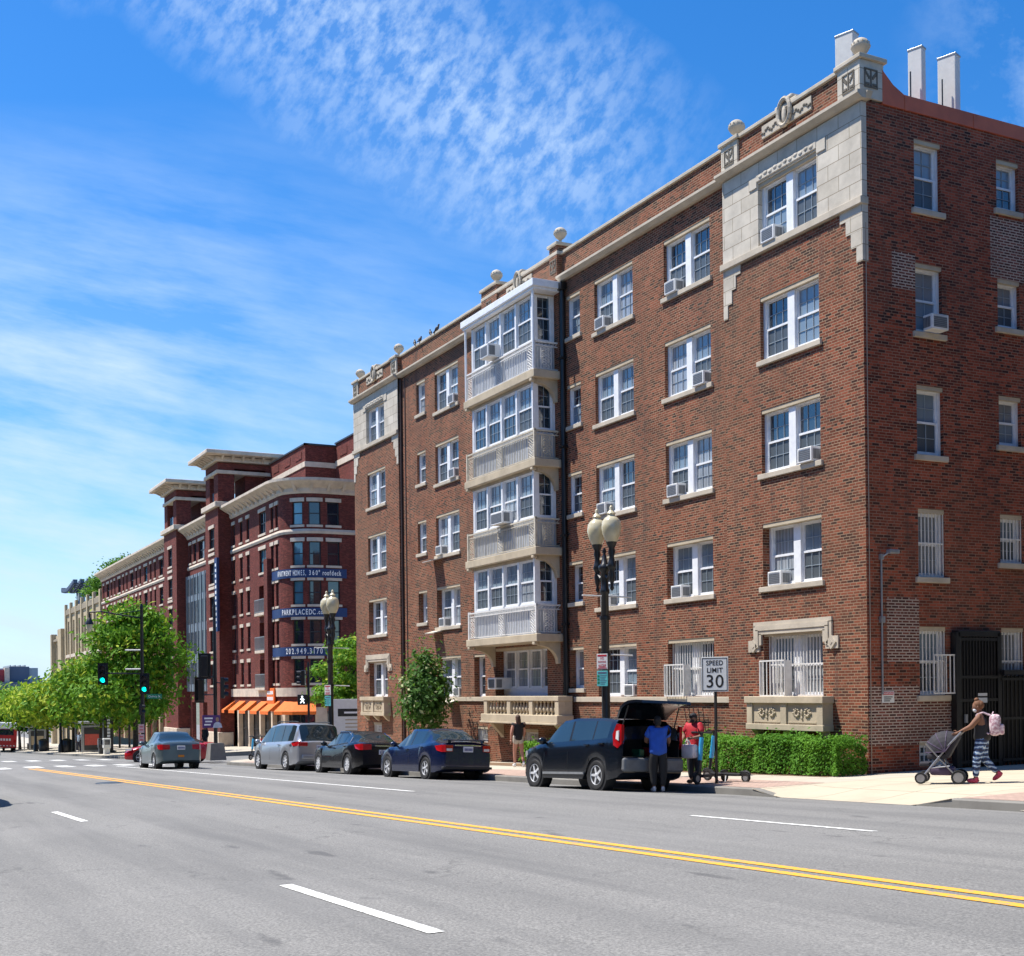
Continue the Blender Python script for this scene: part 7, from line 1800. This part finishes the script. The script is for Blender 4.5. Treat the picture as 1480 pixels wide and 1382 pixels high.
# sky direction on a world-fixed plane standing across the street
dR = dot((math.sin(TH), math.cos(TH), 0)); dF = dot((-math.cos(TH), math.sin(TH), 0)); dU = dot((0, 0, 1))
dF = math_n(nt, 'MAXIMUM', dF, .12)
A = math_n(nt, 'DIVIDE', dR, dF); B = math_n(nt, 'DIVIDE', dU, dF)
def lin(a, b, c): return math_n(nt, 'ADD', math_n(nt, 'ADD', math_n(nt, 'MULTIPLY', A, a), math_n(nt, 'MULTIPLY', B, b)), c)
def bump_(v, wd):   # 1 at v=0 falling to 0 at |v|=wd
    return math_n(nt, 'SUBTRACT', 1., math_n(nt, 'DIVIDE', math_n(nt, 'ABSOLUTE', v), wd), True)
def cvec(u, v, s):
    c = N(nt, 'ShaderNodeCombineXYZ'); nt.links.new(u, c.inputs[0]); nt.links.new(v, c.inputs[1]); c.inputs[2].default_value = s; return c.outputs[0]
# band of rippled cloud from the upper left to the roof
t1 = (.84, -.54); n1 = (.54, .84)
s1 = lin(t1[0], t1[1], 0); d1 = lin(n1[0], n1[1], -(n1[0]*-.035 + n1[1]*.47))
rip = noise(nt, cvec(s1, d1, 0.), 72, 6, .62, (1., .55, 1)); big = noise(nt, cvec(s1, d1, 3.), 6, 4, .55)
wid = bump_(math_n(nt, 'ADD', d1, math_n(nt, 'MULTIPLY', math_n(nt, 'SUBTRACT', big, .5), .10)), .105)
wid = math_n(nt, 'MULTIPLY', wid, ramp(nt, s1, -.08, -.20))
c1 = math_n(nt, 'MULTIPLY', math_n(nt, 'POWER', wid, .8), math_n(nt, 'ADD', ramp(nt, rip, .40, .62), .16))
# thin streaks low on the left
s2 = lin(.97, -.22, 0); d2 = lin(.22, .97, 0)
st = noise(nt, cvec(s2, d2, 1.), 6, 8, .62, (.8, 4.2, 1)); st2 = noise(nt, cvec(s2, d2, 7.), 3.2, 5, .6)
m2 = math_n(nt, 'MULTIPLY', ramp(nt, A, .08, -.30), ramp(nt, B, .47, .26))
c2 = math_n(nt, 'MULTIPLY', m2, math_n(nt, 'ADD', ramp(nt, math_n(nt, 'ADD', math_n(nt, 'MULTIPLY', st, .6), math_n(nt, 'MULTIPLY', st2, .4)), .40, .66), .10))
lo = math_n(nt, 'MULTIPLY', ramp(nt, B, .20, .0), ramp(nt, A, .15, -.35))
# wisps upper right
c3 = math_n(nt, 'MULTIPLY', math_n(nt, 'MULTIPLY', ramp(nt, A, .30, .42), ramp(nt, noise(nt, cvec(A, B, 5.), 14, 6, .65), .45, .75)), .5)
cl = math_n(nt, 'ADD', math_n(nt, 'ADD', math_n(nt, 'MULTIPLY', c1, .55), math_n(nt, 'MULTIPLY', c2, 1.0)), math_n(nt, 'ADD', math_n(nt, 'MULTIPLY', lo, .35), c3), True)
cloud = mix_c(nt, math_n(nt, 'MULTIPLY', cl, .9), hz, (5.2, 6.6, 8.4))
nt.links.new(cloud, bg.inputs[0]); bg.inputs[1].default_value = .082
sl = bpy.data.lights.new('sun', 'SUN'); sl.energy = 5.0; sl.angle = math.radians(.55); sl.color = (1., .95, .87)
so = bpy.data.objects.new('sun', sl); COL.objects.link(so); so.location = (-40, -60, 120); so.rotation_euler = SUN.to_track_quat('-Z', 'Y').to_euler()
ROLL = .0113
r = Vector((math.sin(TH), math.cos(TH), 0)); f = Vector((-math.cos(TH), math.sin(TH), 0)); u = Vector((0, 0, 1))
cr = r*math.cos(ROLL) - u*math.sin(ROLL); cu = u*math.cos(ROLL) + r*math.sin(ROLL)
cam = bpy.data.cameras.new('camera'); co = bpy.data.objects.new('camera', cam); COL.objects.link(co)
cam.sensor_width = 36; cam.lens = 1840/1480*36; cam.shift_y = (997.4-691)/1480; cam.clip_start = .1; cam.clip_end = 6000
co.matrix_world = Matrix(((cr.x, cu.x, -f.x, 22.26), (cr.y, cu.y, -f.y, -20.43), (cr.z, cu.z, -f.z, 2.0), (0, 0, 0, 1)))
SC.camera = co
SC.view_settings.view_transform = 'Standard'; SC.view_settings.look = 'None'; SC.view_settings.exposure = .75; SC.view_settings.gamma = 1.
SC.render.engine = 'CYCLES'; SC.cycles.use_denoising = True; SC.cycles.max_bounces = 6; SC.cycles.transparent_max_bounces = 6
